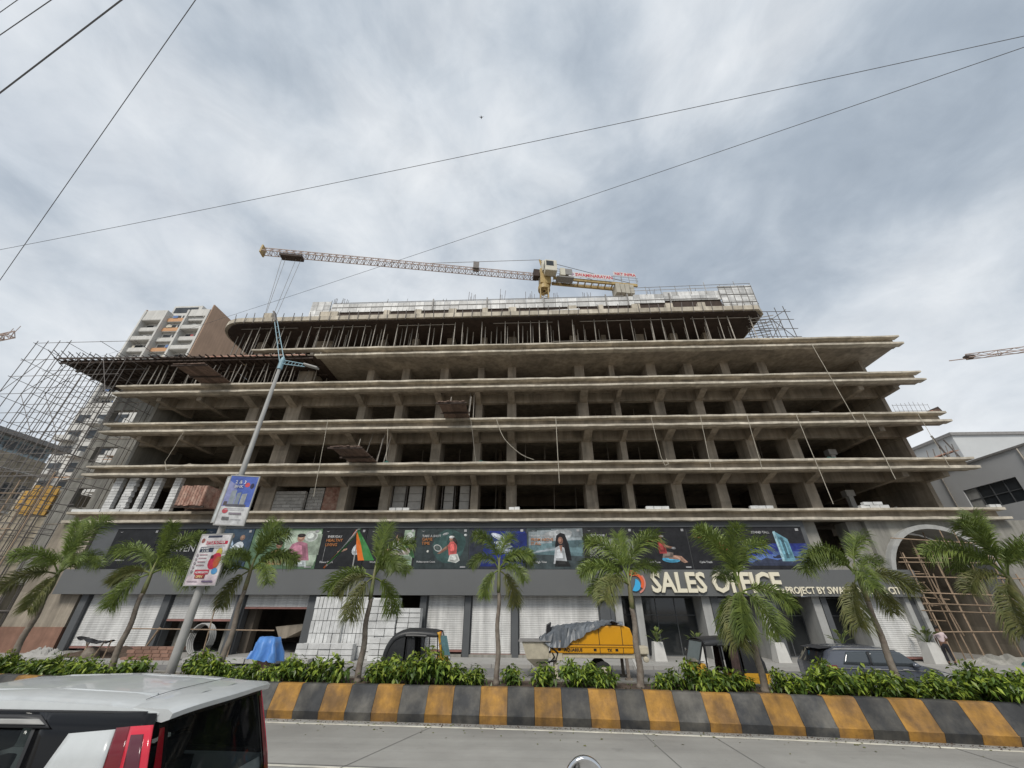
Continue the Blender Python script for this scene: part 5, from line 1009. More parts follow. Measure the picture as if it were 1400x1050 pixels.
# tricolour banner on a thin pole at the shop fronts
fl = thing('flag', (-10.7, 25.2, 0.17), 'orange, white and green flag hanging from a thin white pole', 'flag')
b = MB(); b.tube([(-10.62, 25.2, 0.17), (-10.7, 25.2, 6.9)], 0.035, 6); b.build('flag_pole', M['pillar_lit'], fl)
fo, fw_, fg = flat('flag_orange', (.72, .17, .02)), flat('flag_white', (.7, .7, .68)), flat('flag_green', (.05, .22, .06))
b = MB(); n1, n2 = 12, 9; G = []
for i in range(n1 + 1):
    for j in range(n2 + 1):
        u, v = i / n1, j / n2; f = 0.16 * math.sin(v * 9 + u * 2)
        G.append((-10.95 - 1.15 * u - 0.35 * u * u + .75 * v * (0.55 - .25 * u), 25.15 + f, 6.75 - 2.1 * u + .25 * v))
for i in range(n1):
    for j in range(n2):
        pass
b.grid(G, n1, n2, lambda i, j: 0 if j < 4 else (1 if j < 7 else 2))
b.build('cloth', [fo, fw_, fg], fl, smooth=True)
b = MB()
for i in range(8):
    for j in range(5):
        b.k = 0 if j < 2 else 2; q = lambda a, c: (-10.9 + .06 * a + (.05 + .02 * a) * c, 25.12 + .06 * math.sin(a + c * 2), 6.85 - .22 * a)
        b.poly([q(i, j), q(i, j + 1), q(i + 1, j + 1), q(i + 1, j)])
b.build('cloth_fold', [fo, fw_, fg], fl, smooth=True)
# ---------------------------------------------------------------- palms in the median
def frond_mesh(name, L, e0, bend, seed, m, nl=50, lw=0.025, ll=0.43, droop=0.35, power=1.3):
    r = random.Random(seed); b = MB(); n = 14; pts = [Vector((0, 0, 0))]; dirs = []
    for i in range(n):
        a = e0 - bend * ((i + .5) / n) ** power; d = Vector((math.cos(a), 0, math.sin(a))); dirs.append(d); pts.append(pts[-1] + d * L / n)
    b.tube(pts, [0.028 * (1 - .8 * i / n) + .003 for i in range(n + 1)], 4, False)
    for k in range(nl):
        f = 0.20 + 0.80 * (k + r.random() * .6) / nl; s = f * n; i = min(int(s), n - 1); p = pts[i].lerp(pts[i + 1], s - i); d = dirs[i]; up = Vector((-d.z, 0, d.x))
        ln = ll * (0.45 + 0.75 * math.sin(math.pi * min(1, (f - .12) * .98)) ) * r.uniform(.85, 1.1) if f < .93 else ll * .5
        for sd in (1, -1):
            for q in range(3):
                side = Vector((0, sd, 0)); lift = (r.uniform(.0, .4), r.uniform(.5, 1.3), r.uniform(-1.1, -.2))[q]
                dr = (d * r.uniform(.55, .95) + side * r.uniform(.55, .85) + up * lift).normalized()
                mid = p + dr * ln * .55; tip = p + dr * ln - Vector((0, 0, droop * ln * r.uniform(.5, 1.2)))
                w = d.cross(dr).cross(dr); w = (w.normalized() if w.length > .01 else d) * lw * .5
                b.add([p - w * .5, p + w * .5, mid + w, mid - w, tip], [(0, 1, 2, 3), (3, 2, 4)])
    return b.mesh(name, m)
FR = {'up': [frond_mesh('frond', 1.75, R(86), R(55), 1, M['frond'], droop=.22), frond_mesh('frond', 1.65, R(80), R(80), 2, M['frond'], droop=.28)],
      'arch': [frond_mesh('frond', 1.9, R(66), R(115), 3, M['frond']), frond_mesh('frond', 1.8, R(58), R(98), 4, M['frond']), frond_mesh('frond', 1.95, R(72), R(145), 5, M['frond'])],
      'low': [frond_mesh('frond', 1.7, R(28), R(100), 6, M['frond']), frond_mesh('frond', 1.6, R(18), R(90), 7, M['frond_dry'])],
      'hang': [frond_mesh('frond', 1.5, R(-5), R(80), 8, M['frond_dry'], droop=.5, power=.5), frond_mesh('frond', 1.4, R(5), R(88), 9, M['frond'], droop=.45, power=.5)]}
PALMS = [  # x, crown z, lean of the foot, size, fronds (kind, azimuth in degrees: 0 = right, 90 = away, 180 = left, 270 = towards the road)
 (-16.6, 3.65, .1, 1.12, [('up', 80), ('arch', 10), ('arch', 175), ('arch', 330), ('up', 150), ('low', 205), ('low', 20), ('arch', 250), ('hang', 300), ('arch', 100)], 'palm at the far left, nearest the left edge of the picture'),
 (-13.2, 3.66, .0, 1.0, [('up', 60), ('arch', 5), ('arch', 185), ('low', 185), ('low', 200), ('up', 300), ('arch', 120), ('low', 350), ('hang', 240)], 'palm between the far left palm and the lamp post'),
 (-9.67, 3.77, .0, .95, [('up', 110), ('arch', 170), ('arch', 20), ('arch', 260), ('low', 190), ('arch', 60), ('low', 340), ('up', 0), ('hang', 200)], 'palm just right of the lamp post and its boards'),
 (-5.3, 3.55, -.1, 1.0, [('up', 20), ('up', 100), ('arch', 0), ('low', 186), ('hang', 10), ('arch', 330), ('low', 200), ('arch', 90), ('low', 0), ('hang', 240)], 'palm standing in front of the white block stacks'),
 (-1.04, 3.78, .0, .82, [('arch', 0), ('arch', 178), ('arch', 150), ('hang', 185), ('hang', 350), ('up', 60), ('arch', 30), ('hang', 215), ('low', 330), ('up', 200)], 'smallest slim palm with hanging fronds, in front of closed shutters'),
 (3.26, 3.35, .1, 1.05, [('up', 150), ('arch', 30), ('arch', 182), ('low', 185), ('arch', 130), ('hang', 200), ('up', 10), ('hang', 320), ('low', 215), ('up', 80)], 'palm in front of the round logo, beside the yellow pump'),
 (6.8, 3.15, .1, 1.0, [('up', 175), ('up', 5), ('hang', 195), ('hang', 235), ('low', 345), ('hang', 170), ('up', 280), ('arch', 85), ('up', 130), ('hang', 300)], 'palm covering the middle of the SALES OFFICE letters'),
 (10.65, 3.57, .2, .95, [('up', 20), ('arch', 178), ('arch', 200), ('hang', 190), ('low', 350), ('hang', 345), ('arch', 10), ('low', 250), ('arch', 100)], 'palm leaning in front of the PROJECT BY letters'),
 (15.3, 3.58, .2, 1.08, [('up', 30), ('up', 200), ('arch', 175), ('arch', 0), ('hang', 200), ('low', 178), ('arch', 90), ('arch', 10), ('arch', 260)], 'palm at the right edge in front of the arch')]
palm_xy = []
for n_, (px, zc, lean, size, fr, lab) in enumerate(PALMS):
    s = 0.88
    for _ in range(6): s = (yb(px * s) + 1.12) / 14.4
    X, Y, Z = px * s, 14.4 * s, 2.75 + (zc - 2.75) * s
    palm_xy.append((X, Y)); g0 = 0.93
    t = thing('palm_tree', (X, Y, g0), lab, 'palm tree', 'palms along the median')
    b = MB(); n = 34; pts = [(X - lean * .3 * (1 - i / n) + .02 * math.sin(i * .34 + n_), Y + .015 * math.cos(i * .25 + n_), g0 + (Z - g0 - .55) * i / n) for i in range(n + 1)]
    b.tube(pts, [0.125 * size, 0.10 * size] + [(0.088 - .03 * i / n) * size * (1.05 if i % 2 else .97) for i in range(n - 1)], 9); b.build('trunk', M['trunk'], t, smooth=True)
    b = MB(); b.tube([(X, Y, Z - .58), (X, Y, Z - .35), (X, Y, Z), (X, Y, Z + .35)], [.062 * size, .068 * size, .05 * size, .02], 8); b.build('crown_shaft', M['shaft'], t, smooth=True)
    for i, (k, az) in enumerate(fr):
        if rnd.random() < .08: continue
        me = FR[k][(i + n_) % len(FR[k])]; sc_ = size * (rnd.uniform(.9, 1.12) if k == 'up' else rnd.uniform(.7, .98))
        put(me, 'frond', t, (X, Y, Z + (.15 if k == 'up' else 0)), (rnd.uniform(-.12, .12), rnd.uniform(-.1, .1), R(az + rnd.uniform(-10, 10))), (sc_, sc_, sc_))

# ---------------------------------------------------------------- shrubs of the median
def shrub_mesh(name, h, w, n, seed, mats):
    r = random.Random(seed); b = MB(); tips = []
    for i in range(17):
        a = r.uniform(0, 6.28); rr = w * math.sqrt(r.random()) * .5; tips.append(Vector((rr * math.cos(a), rr * math.sin(a), h * r.uniform(.5, 1.0) * (1 - .45 * (rr / (w * .5)) ** 2))))
    for i in range(n):
        tp = tips[i % len(tips)]; f = r.uniform(.35, 1.0) ** .7; p = tp * f + Vector((r.gauss(0, .055), r.gauss(0, .055), r.gauss(0, .04))) * (1 + w)
        p.z = max(p.z, .04); a = r.uniform(0, 6.28); el = r.uniform(-1.1, .25); d = Vector((math.cos(a) * math.cos(el), math.sin(a) * math.cos(el), math.sin(el)))
        ln = r.uniform(.14, .25); sd = d.cross(Vector((r.gauss(0, .4), r.gauss(0, .4), 1))).normalized() * ln * r.uniform(.17, .24); dn = Vector((0, 0, -ln * .22))
        b.k = 1 if (f > .8 and r.random() < .7) else 0  # outer leaves mostly take the painted sunlit green
        b.add([p, p + d * ln * .45 + sd, p + d * ln + dn, p + d * ln * .45 - sd], [(0, 1, 2), (0, 2, 3)])
    return b.mesh(name, mats), tips
SHR = []
for i, (h, w, n) in enumerate([(.85, .95, 470), (.7, .85, 330), (.95, 1.1, 580), (.6, .7, 230), (.78, 1.2, 450), (.55, .9, 280)]):
    me, tips = shrub_mesh('foliage', h, w, n, 40 + i, [M['leaf'], M['leaf_lit']])
    b = MB()
    for t_ in tips[:9]: b.tube([(0, 0, 0), t_ * .5 + Vector((0, 0, .04)), t_ * .95], [.013, .009, .004], 4, False)
    SHR.append((me, b.mesh('stems', M['stem'])))
def px_to_x(px, Y):
    d = cam_pt(px, 915, 1.0) - cam.location; return d.x / d.y * Y
SH = [(8, 2, .75), (28, 5, .9), (50, 5, .95), (72, 4, .85), (95, 5, 1.0), (118, 4, .8), (140, 5, .75), (172, 3, 1.0), (192, 3, 1.1), (268, 0, .95), (288, 2, .85), (305, 1, .85), (325, 1, .7), (345, 3, .9), (368, 1, .7), (392, 2, .95), (410, 4, .85), (432, 3, 1.0), (455, 3, 1.2), (516, 1, .95), (535, 0, .9), (560, 2, .95), (585, 2, 1.05), (606, 0, .95), (628, 1, 1.0), (650, 1, .9), (700, 3, .95), (742, 1, 1.0), (785, 2, .85), (806, 0, .75), (826, 1, .95), (900, 3, .8), (918, 3, .95), (944, 0, .9), (965, 1, .8), (985, 1, .85), (1008, 1, .9), (1062, 0, .75), (1082, 1, .9), (1104, 2, .78), (1126, 0, .9), (1150, 2, .82), (1172, 4, .8), (1196, 0, .88), (1222, 1, .95), (1246, 4, .72), (1270, 0, .78), (1292, 1, .8), (1310, 3, .9), (1336, 2, .9), (1360, 2, 1.0), (1384, 0, .95), (1412, 2, .9)]
ORD = ['first', 'second', 'third', 'fourth', 'fifth', 'sixth', 'seventh', 'eighth', 'ninth']; SEC = {}
def shrub_label(X):
    names = ['the left edge palm', 'the second palm', 'the lamp-side palm', 'the block-stack palm', 'the smallest palm', 'the pump palm', 'the letters palm', 'the leaning palm', 'the right edge palm']
    k = sum(1 for p in palm_xy if p[0] < X)
    if k == 0: names = [''] + names; k = 0; base = 'left of the left edge palm'
    elif k == 9: base = 'right of the right edge palm'
    else: base = 'between %s and %s' % (names[k - 1], names[k])
    SEC[base] = SEC.get(base, -1) + 1
    return ORD[SEC[base]] + ' shrub from the left ' + base
for px, v, s in sorted(SH):
    X = px_to_x(px, 12.7); Y = yb(X) + rnd.uniform(.8, 1.25); X = px_to_x(px, Y); lab = shrub_label(X)
    t = thing('shrub', (X, Y, .94), lab, 'shrub', 'shrubs of the median hedge'); rz = rnd.uniform(0, 6.28); s2_ = s * rnd.uniform(.72, .95)
    f = put(SHR[v][0], 'foliage', t, (X, Y, .94), (0, 0, rz), (s2_, s2_, s2_)); tag(f, kind='stuff'); put(SHR[v][1], 'stems', t, (X, Y, .94), (0, 0, rz), (s2_, s2_, s2_))
# small weeds and litter on the soil
b = MB(); r_ = random.Random(3)
for i in range(900):
    x = r_.uniform(-17, 16); y = yb(x) + r_.uniform(.46, 1.6); a = r_.uniform(0, 6.28); ln = r_.uniform(.03, .09); p = Vector((x, y, .95)); d = Vector((math.cos(a) * .5, math.sin(a) * .5, r_.uniform(.2, 1))) * ln; sd = Vector((-math.sin(a), math.cos(a), 0)) * ln * .25
    b.add([p - sd, p + sd, p + d], [(0, 1, 2)])
tag(b.build('weeds', M['leaf']), kind='stuff')

# grit, leaves and litter lying in the gutter along the kerb wall
b = MB(); r_ = random.Random(17)
for i in range(2600):
    x = r_.uniform(-16, 16); y = yb(x) - abs(r_.gauss(0, .11)) - .01; sz = r_.uniform(.004, .016) * (2.2 if r_.random() < .05 else 1); a = r_.uniform(0, 6.28)
    b.add([(x + sz * math.cos(a + k * 2.09), y + sz * math.sin(a + k * 2.09), RZ + .001) for k in range(3)] + [(x, y, RZ + sz * .8)], [(0, 1, 3), (1, 2, 3), (2, 0, 3)])
tag(b.build('gutter_grit', M['soil']), kind='stuff')
b = MB()
for i in range(260):
    x = r_.uniform(-16, 16); y = yb(x) - abs(r_.gauss(0, .5)) - .03; a = r_.uniform(0, 6.28); ln = r_.uniform(.03, .09); d = Vector((math.cos(a), math.sin(a), 0)) * ln; sd = Vector((-math.sin(a), math.cos(a), 0)) * ln * .25; p = Vector((x, y, RZ + .006))
    b.add([p, p + d * .5 + sd + Vector((0, 0, .012)), p + d, p + d * .5 - sd], [(0, 1, 2), (0, 2, 3)])
tag(b.build('fallen_leaves', M['frond_dry']), kind='stuff')

# ---------------------------------------------------------------- potted plants before the office
potm = mat('pot_white', (.58, .57, .54), .6, .1, 2); pl1 = leafmat('pot_leaf', (.10, .16, .04), (.18, .2, .06), .4)
def pot(X, Y, s, label, seed, z=.17):
    r = random.Random(seed); t = thing('potted_plant', (X, Y, z), label, 'potted plant', 'white planters before the sales office')
    b = MB()
    def sq(w, h): return [(X + dx * w, Y + dy * w, z + h) for dx, dy in ((-1, -1), (1, -1), (1, 1), (-1, 1))]
    b.loft([sq(.36 * s, 0), sq(.26 * s, .95 * s), sq(.23 * s, .95 * s), sq(.22 * s, .85 * s)], cap=True); b.build('pot', potm, t, bevel=.012)
    b = MB(); top = z + .86 * s
    for i in range(16):
        a = r.uniform(0, 6.28); el = r.uniform(.6, 1.45); d = Vector((math.cos(a) * math.cos(el), math.sin(a) * math.cos(el), math.sin(el))); L_ = r.uniform(.5, 1.1) * s; p0 = Vector((X, Y, top)); p1 = p0 + d * L_ * .6
        b.tube([p0, p1], .012, 4, False); w = d.cross(Vector((0, 0, 1))).normalized() * .1 * s; dr = d * .4 * s + Vector((math.cos(a), math.sin(a), 0)) * .22 * s
        b.add([p1, p1 + dr * .5 + w, p1 + dr - Vector((0, 0, .1 * s)), p1 + dr * .5 - w], [(0, 1, 2), (0, 2, 3)])
    b.build('plant', pl1, t)
pot(7.0, 26.0, .92, 'potted plant left of the wide dark office glass', 1); pot(9.05, 25.6, .8, 'potted plant behind the nose of the second rickshaw', 2, .17); pot(10.55, 23.9, .95, 'potted plant behind the tail of the second rickshaw', 3); pot(13.45, 25.9, .95, 'potted plant by the bench in the office front', 4); pot(16.9, 25.9, .9, 'potted plant above the dark car', 5); pot(21.5, 26.0, 1.0, 'potted plant beside the walking person', 6)

# ---------------------------------------------------------------- cars
def lerp(tab, x): return xinterp(x, tab)
def make_car(name, label, prof, W_, rear, body, z_belt, windows, rear_glass, mats, wheel_x, wheel_r=.30, roof_in=.16, loc=(0, 0, 0), rz=0.0, extra=None, hollow=None):
    t = thing(name, (0, 0, 0), label, 'car')
    xs = [p[0] for p in prof]; x0, x1 = xs[0], xs[-1]
    zt = lambda x: lerp(prof, x)
    def hw(x, z):
        k = min(1, max(0, (z - z_belt) / max(.05, 1.66 - z_belt))); lo = min(1, max(0, (.62 - z) / .62))
        e = 1 - .10 * max(0, (x - (x1 - .9)) / .9) ** 2 - .04 * max(0, ((x0 + .6) - x) / .6) ** 2
        return W_ * e * (1 - roof_in * k ** 1.15 - .05 * lo ** 2)
    n = 44; m_ = 12; b = MB(); rings = []
    for i in range(n + 1):
        x = x0 + (x1 - x0) * i / n; top = zt(x) - .055; ring = []
        for j in range(m_ + 1):
            z = .22 + (top - .22) * j / m_; sh = rear(z) * max(0, 1 - (x - x0) / .8) ** 1.5; ring.append((x + sh, hw(x, z), z))
        ys = hw(x, top)
        for q in (.93, .8, .6, .3, 0): ring.append((x + rear(top) * max(0, 1 - (x - x0) / .8) ** 1.5, ys * q, top + .055 * (1 - q ** 3.2) * 1.0 + (.012 if q in (.8, .3) else 0)))
        full = ring + [(p[0], -p[1], p[2]) for p in ring[-2::-1]]; rings.append(full)
    if hollow:
        za, zb_, xh = hollow                                      # open between the belt za and the roof zb_ for x < xh
        low, roof, hood = [], [], []
        for i in range(n + 1):
            x = x0 + (x1 - x0) * i / n; tp = min(za, zt(x) - .055); L_ = []
            for j in range(m_ + 1):
                z = .22 + (tp - .22) * j / m_; L_.append((x + rear(z) * max(0, 1 - (x - x0) / .8) ** 1.5, hw(x, z), z))
            low.append(L_)
            if x >= xh - .25: hood.append([(x, s_ * hw(x, tp), tp + (zt(x) - tp) * (1 - abs(s_) ** 3)) for s_ in (1, .9, .7, .35, 0, -.35, -.7, -.9, -1)])
            if x <= .85:
                xx = max(x, x0 + .30); top = zt(xx) - .055; ys = hw(xx, top); R0 = [(xx, hw(xx, zb_), zb_), (xx, hw(xx, top), top)] + [(xx, ys * q, top + .055 * (1 - q ** 3.2) + (.012 if q in (.8, .3) else 0)) for q in (.93, .8, .6, .3, 0)]
                roof.append(R0 + [(p[0], -p[1], p[2]) for p in R0[-2::-1]])
        b = MB(); b.loft(low, closed=False); b.loft([[(p[0], -p[1], p[2]) for p in r_[::-1]] for r_ in low], closed=False); b.loft(roof, closed=False); b.loft(hood, closed=False)
        b.add(low[0] + [(p[0], -p[1], p[2]) for p in low[0][::-1]], [tuple(range(2 * m_ + 1, -1, -1))]); b.add(low[-1] + [(p[0], -p[1], p[2]) for p in low[-1][::-1]], [tuple(range(2 * m_ + 2))])
        b.add([r_[0] for r_ in low] + [(r_[0][0], -r_[0][1], r_[0][2]) for r_ in low], [(i, i + n + 1, i + n + 2, i + 1) for i in range(n)])
    else:
        b.loft(rings, closed=False); b.add([p for p in rings[0]], [tuple(range(len(rings[0]) - 1, -1, -1))]); b.add([p for p in rings[-1]], [tuple(range(len(rings[-1])))])
        b.add([r0[0] for r0 in rings] + [r0[-1] for r0 in rings], [(i, i + n + 1, i + n + 2, i + 1) for i in range(n)])
    body_o = b.build('body', body, t, smooth=True)
    md = body_o.modifiers.new('es', 'EDGE_SPLIT'); md.split_angle = R(42)
    def spt(x, z, s, off): return (x, s * (hw(x, z) + off), z)
    def patch_side(name, c4, s, off, m, parent=t, nu=8, nv=4):      # c4: corner (x, z) bl, br, tr, tl on the flank
        b = MB(); G = []
        for i in range(nu + 1):
            for j in range(nv + 1):
                u, v = i / nu, j / nv; x = (c4[0][0] * (1 - u) + c4[1][0] * u) * (1 - v) + (c4[3][0] * (1 - u) + c4[2][0] * u) * v; z = (c4[0][1] * (1 - u) + c4[1][1] * u) * (1 - v) + (c4[3][1] * (1 - u) + c4[2][1] * u) * v
                G.append(spt(x, z, s, off))
        b.grid(G, nu, nv)
        o = b.build(name, m, parent, smooth=True); sd_ = o.modifiers.new('s', 'SOLIDIFY'); sd_.thickness = .012; sd_.offset = -1 if s > 0 else 1; return o
    def rpt(y, z, off):
        return (x0 + rear(z) - off - .06 * (1 - (y / W_) ** 2), y, z)
    def patch_rear(name, rows, off, m, parent=t, nu=10, nv=5):      # rows: (z, y0, y1) bottom to top
        b = MB(); G = []
        for j in range(nv + 1):
            v = j / nv; z = rows[0][0] * (1 - v) + rows[1][0] * v; a = rows[0][1] * (1 - v) + rows[1][1] * v; c = rows[0][2] * (1 - v) + rows[1][2] * v
            for i in range(nu + 1): G.append(rpt(a + (c - a) * i / nu, z, off))
        b.grid(G, nv, nu)
        return b.build(name, m, parent, smooth=True)
    for nm, c4, off, m in windows:
        for s in (1, -1): patch_side(nm, c4, s, off, m)
    for nm, rows, off, m in rear_glass: patch_rear(nm, rows, off, m)
    for wx in wheel_x:
        for s in (1, -1):
            y = s * (W_ - .10); b = MB(); b.lathe([(wheel_r * .62, -.09), (wheel_r * .95, -.095), (wheel_r, -.05), (wheel_r, .05), (wheel_r * .95, .095), (wheel_r * .62, .09)], (wx, y, wheel_r), 20, 'y'); w = b.build('wheel', M['rubber'], t, smooth=True)
            b = MB(); b.lathe([(0.0, .05 * s), (.05, .07 * s), (wheel_r * .6, .085 * s), (wheel_r * .64, .06 * s)], (wx, y, wheel_r), 20, 'y')
            b.build('rim', M['iron'], w, smooth=True)
            b = MB(); b.lathe([(0, 0), (wheel_r * 1.12, 0)], (wx, s * (W_ - .002) * .985, wheel_r + .02), 20, 'y'); b.build('wheel_arch', M['rubber'], t)
    if extra: extra(t, patch_side, patch_rear, spt, rpt)
    t.location = loc; t.rotation_euler = (0, 0, rz); return t
carw = mat('car_white', (.54, .56, .56), .27, .06, 5, spec=.5, coat=.5, local=True); cgl = mat('car_glass', (.012, .014, .016), .04, 0, 1, spec=.6, local=True); cblk = mat('car_black', (.006, .006, .007), .1, 0, 1, spec=.3, local=True); ctrim = mat('car_trim', (.03, .03, .032), .5, .1, 4, local=True)
rdk = mat('lamp_dark_red', (.15, .002, .008), .12, .1, 6, coat=.6, local=True); rlt = mat('lamp_red', (.62, .02, .045), .15, .05, 6, coat=.6, local=True); rin = mat('lamp_inner', (.10, .02, .032), .2, .1, 6, coat=.4, local=True)
cgt = glassmat('car_glass_clear', (.01, .012, .013), .03, .32); cin = mat('car_interior', (.022, .022, .024), .8, .15, 8, local=True)
def white_extra(t, ps, pr_, spt, rpt):
    b = MB(); b.box(-1.85, 1.1, -.68, .68, .50, .56); b.box(-1.2, -1.05, -.66, .66, .56, 1.0); b.build('interior_floor', cin, t)
    for x, ys in ((-.95, (-.42, 0, .42)), (.12, (-.36, .36))):
        for y in ys:
            b = MB(); b.prism([(x - .10, y - .20, .6), (x + .05, y - .20, .6), (x - .08, y - .20, 1.20), (x - .20, y - .20, 1.20)], (0, .40, 0)); st = b.build('seat', cin, t, bevel=.04)
            b = MB(); b.obox((x - .15, y, 1.34), .10, .26, .19); b.build('headrest', cin, st, bevel=.04)
    b = MB(); b.box(1.0, 1.4, -.66, .66, .8, 1.0); b.build('dashboard', cin, t, bevel=.05)
    b = MB(); b.box(-1.2, .4, -.62, .62, 1.60, 1.62); b.build('headlining', cin, t)
    b = MB(); b.loft([[(.85 + .57 * v, y * (.60 + .08 * v), 1.64 - .54 * v - .03 * y * y) for y in (-1, -.5, 0, .5, 1)] for v in (0, .5, 1)], closed=False); b.build('windscreen', cgt, t, smooth=True)
    for s in (1, -1):
        ps('rear_pillar', [(-1.90, .98), (-.80, .98), (-.66, 1.60), (-1.685, 1.60)], s, .004, cblk); ps('pillar', [(.09, .98), (.19, .98), (.17, 1.60), (.09, 1.60)], s, .006, cblk); ps('pillar', [(1.28, .98), (1.42, .98), (.92, 1.60), (.84, 1.60)], s, .004, cblk); ps('window_rail', [(-.70, 1.55), (.88, 1.55), (.84, 1.60), (-.66, 1.60)], s, .004, cblk)
    for s in (1, -1): pr_('rear_frame', ((.78, min(s * .655, s * .745), max(s * .655, s * .745)), (1.60, min(s * .61, s * .695), max(s * .61, s * .695))), .006, cblk, nu=3)
    pr_('rear_frame', ((.78, -.74, .74), (.87, -.73, .73)), .007, cblk); pr_('rear_frame', ((1.53, -.69, .69), (1.60, -.68, .68)), .007, cblk)
    for s in (1, -1):
        ps('quarter_panel', [(-1.56, .80), (-.86, .80), (-1.03, 1.47), (-1.41, 1.50)], s, .013, carw)
        tl = ps('taillight', [(-1.72, .82), (-1.565, .82), (-1.415, 1.51), (-1.53, 1.52)], s, .016, rdk)
        tl2 = ps('taillight_rim', [(-1.99, .82), (-1.725, .82), (-1.532, 1.52), (-1.712, 1.53)], s, .018, rlt, tl); ps('taillight_lens', [(-1.94, .82), (-1.775, .82), (-1.572, 1.47), (-1.672, 1.475)], s, .024, rin, tl)
        o = ps('door_visor', [(-.85, 1.50), (1.0, 1.50), (.9, 1.575), (-.70, 1.585)], s, .022, ctrim); ps('visor_strip', [(-.80, 1.525), (1.0, 1.525), (.9, 1.552), (-.72, 1.56)], s, .036, M['iron'], o)
        ps('gutter', [(-1.6, 1.595), (.6, 1.60), (.6, 1.612), (-1.6, 1.612)], s, .004, ctrim)
    for s in (1, -1): 
        # far edge of the tail lamps seen from behind
        pr_('taillight', ((.80, s * .70, s * .80), (1.5, s * .655, s * .70)), .012, rdk)
    # roof spoiler: upper skin, thick lip and underside
    b = MB(); R_ = []
    for i in range(13):
        y = -.70 + 1.40 * i / 12; e = 1 - (abs(y) / .72) ** 4
        x_in = -1.45; x_out = -1.90 + .08 * (abs(y) / .7) ** 2
        R_.append([(x_in, y, 1.63 + .045 * e), (x_out + .05, y * 1.01, 1.62 + .04 * e), (x_out, y * 1.01, 1.595 + .03 * e), (x_out + .012, y * 1.01, 1.555 + .03 * e), (-1.74, y, 1.535 + .02 * e), (x_in, y, 1.58)])
    b.loft(R_, closed=True, cap=True); sp_ = b.build('spoiler', carw, t, smooth=True, fix=True); sp_.modifiers.new('es', 'EDGE_SPLIT').split_angle = R(35)
    b = MB(); b.box(-1.885, -1.87, -.12, .12, 1.605, 1.62); b.build('brake_lamp', rdk, sp_)
    for s in (1, -1):                                            # rubber seals, door gaps, filler flap
        ps('door_gap', [(-.80, .40), (-.79, .40), (-.79, .98), (-.80, .98)], s, .005, ctrim); ps('door_gap', [(.135, .3), (.145, .3), (.145, .98), (.135, .98)], s, .005, ctrim)
        ps('belt_seal', [(-.84, .965), (1.28, .965), (1.28, .985), (-.84, .985)], s, .014, ctrim); ps('window_seal', [(-.835, .985), (-.81, .985), (-.67, 1.55), (-.70, 1.55)], s, .008, ctrim)
        b = MB(); b.obox((-.55, s * .835, .86), .2, .03, .035); b.build('handle', carw, t)
    b = MB(); b.tube([(-1.455, y, 1.647 + .045 * (1 - (abs(y) / .72) ** 4)) for y in [-.60 + .10 * i for i in range(13)]], .0022, 5); b.build('spoiler_seam', ctrim, t)
    # tailgate below the glass, number plate, bumper, wiper
    pr_('tailgate', ((.42, -.62, .62), (.80, -.70, .70)), .02, carw); pr_('number_plate', ((.5, -.26, .26), (.62, -.26, .26)), .03, M['white_paint']); pr_('bumper', ((.2, -.74, .74), (.42, -.76, .76)), .05, carw)
    b = MB(); p = [rpt(y, .86 + .05 * abs(y), .03) for y in (-.05, .15, .4)]; b.tube(p, .012, 5); b.build('wiper', ctrim, t)
    b = MB(); 
    for y in (-.42, -.24, .24, .42): b.tube([(-1.40, y, 1.672), (-.6, y, 1.70), (.35, y, 1.69)], .016, 6)
    b.build('roof_rib', carw, t, smooth=True)
xr_w = lambda z: xinterp(z, [(.2, 0.0), (.85, .02), (1.55, .30), (1.7, .36)])
make_car('parked_car', 'white hatchback car in the near lane, roof and tail at the lower left', [(-2.0, 1.60), (-1.7, 1.66), (-1.2, 1.70), (-.4, 1.725), (.5, 1.70), (.8, 1.66), (1.42, 1.10), (1.65, 1.0), (1.85, .85), (1.9, .6)], .80, xr_w, carw, 1.0,
         [('window', [(-.82, .99), (.1, .99), (.1, 1.56), (-.68, 1.56)], .002, cgt), ('window', [(.16, .99), (1.30, .99), (.88, 1.56), (.16, 1.56)], .002, cgt)],
         [('rear_window', ((.80, -.72, .72), (1.58, -.67, .67)), .003, cgt)], None, (-1.2, 1.22), .28, .12, (-4.86, 4.80, RZ), math.pi, white_extra, hollow=(.99, 1.585, 1.38))
card = mat('car_grey', (.09, .10, .125), .22, .02, 2, spec=.6, coat=.8, local=True); cg2 = mat('car_glass_sky', (.05, .06, .068), .03, 0, 1, spec=.9, local=True)
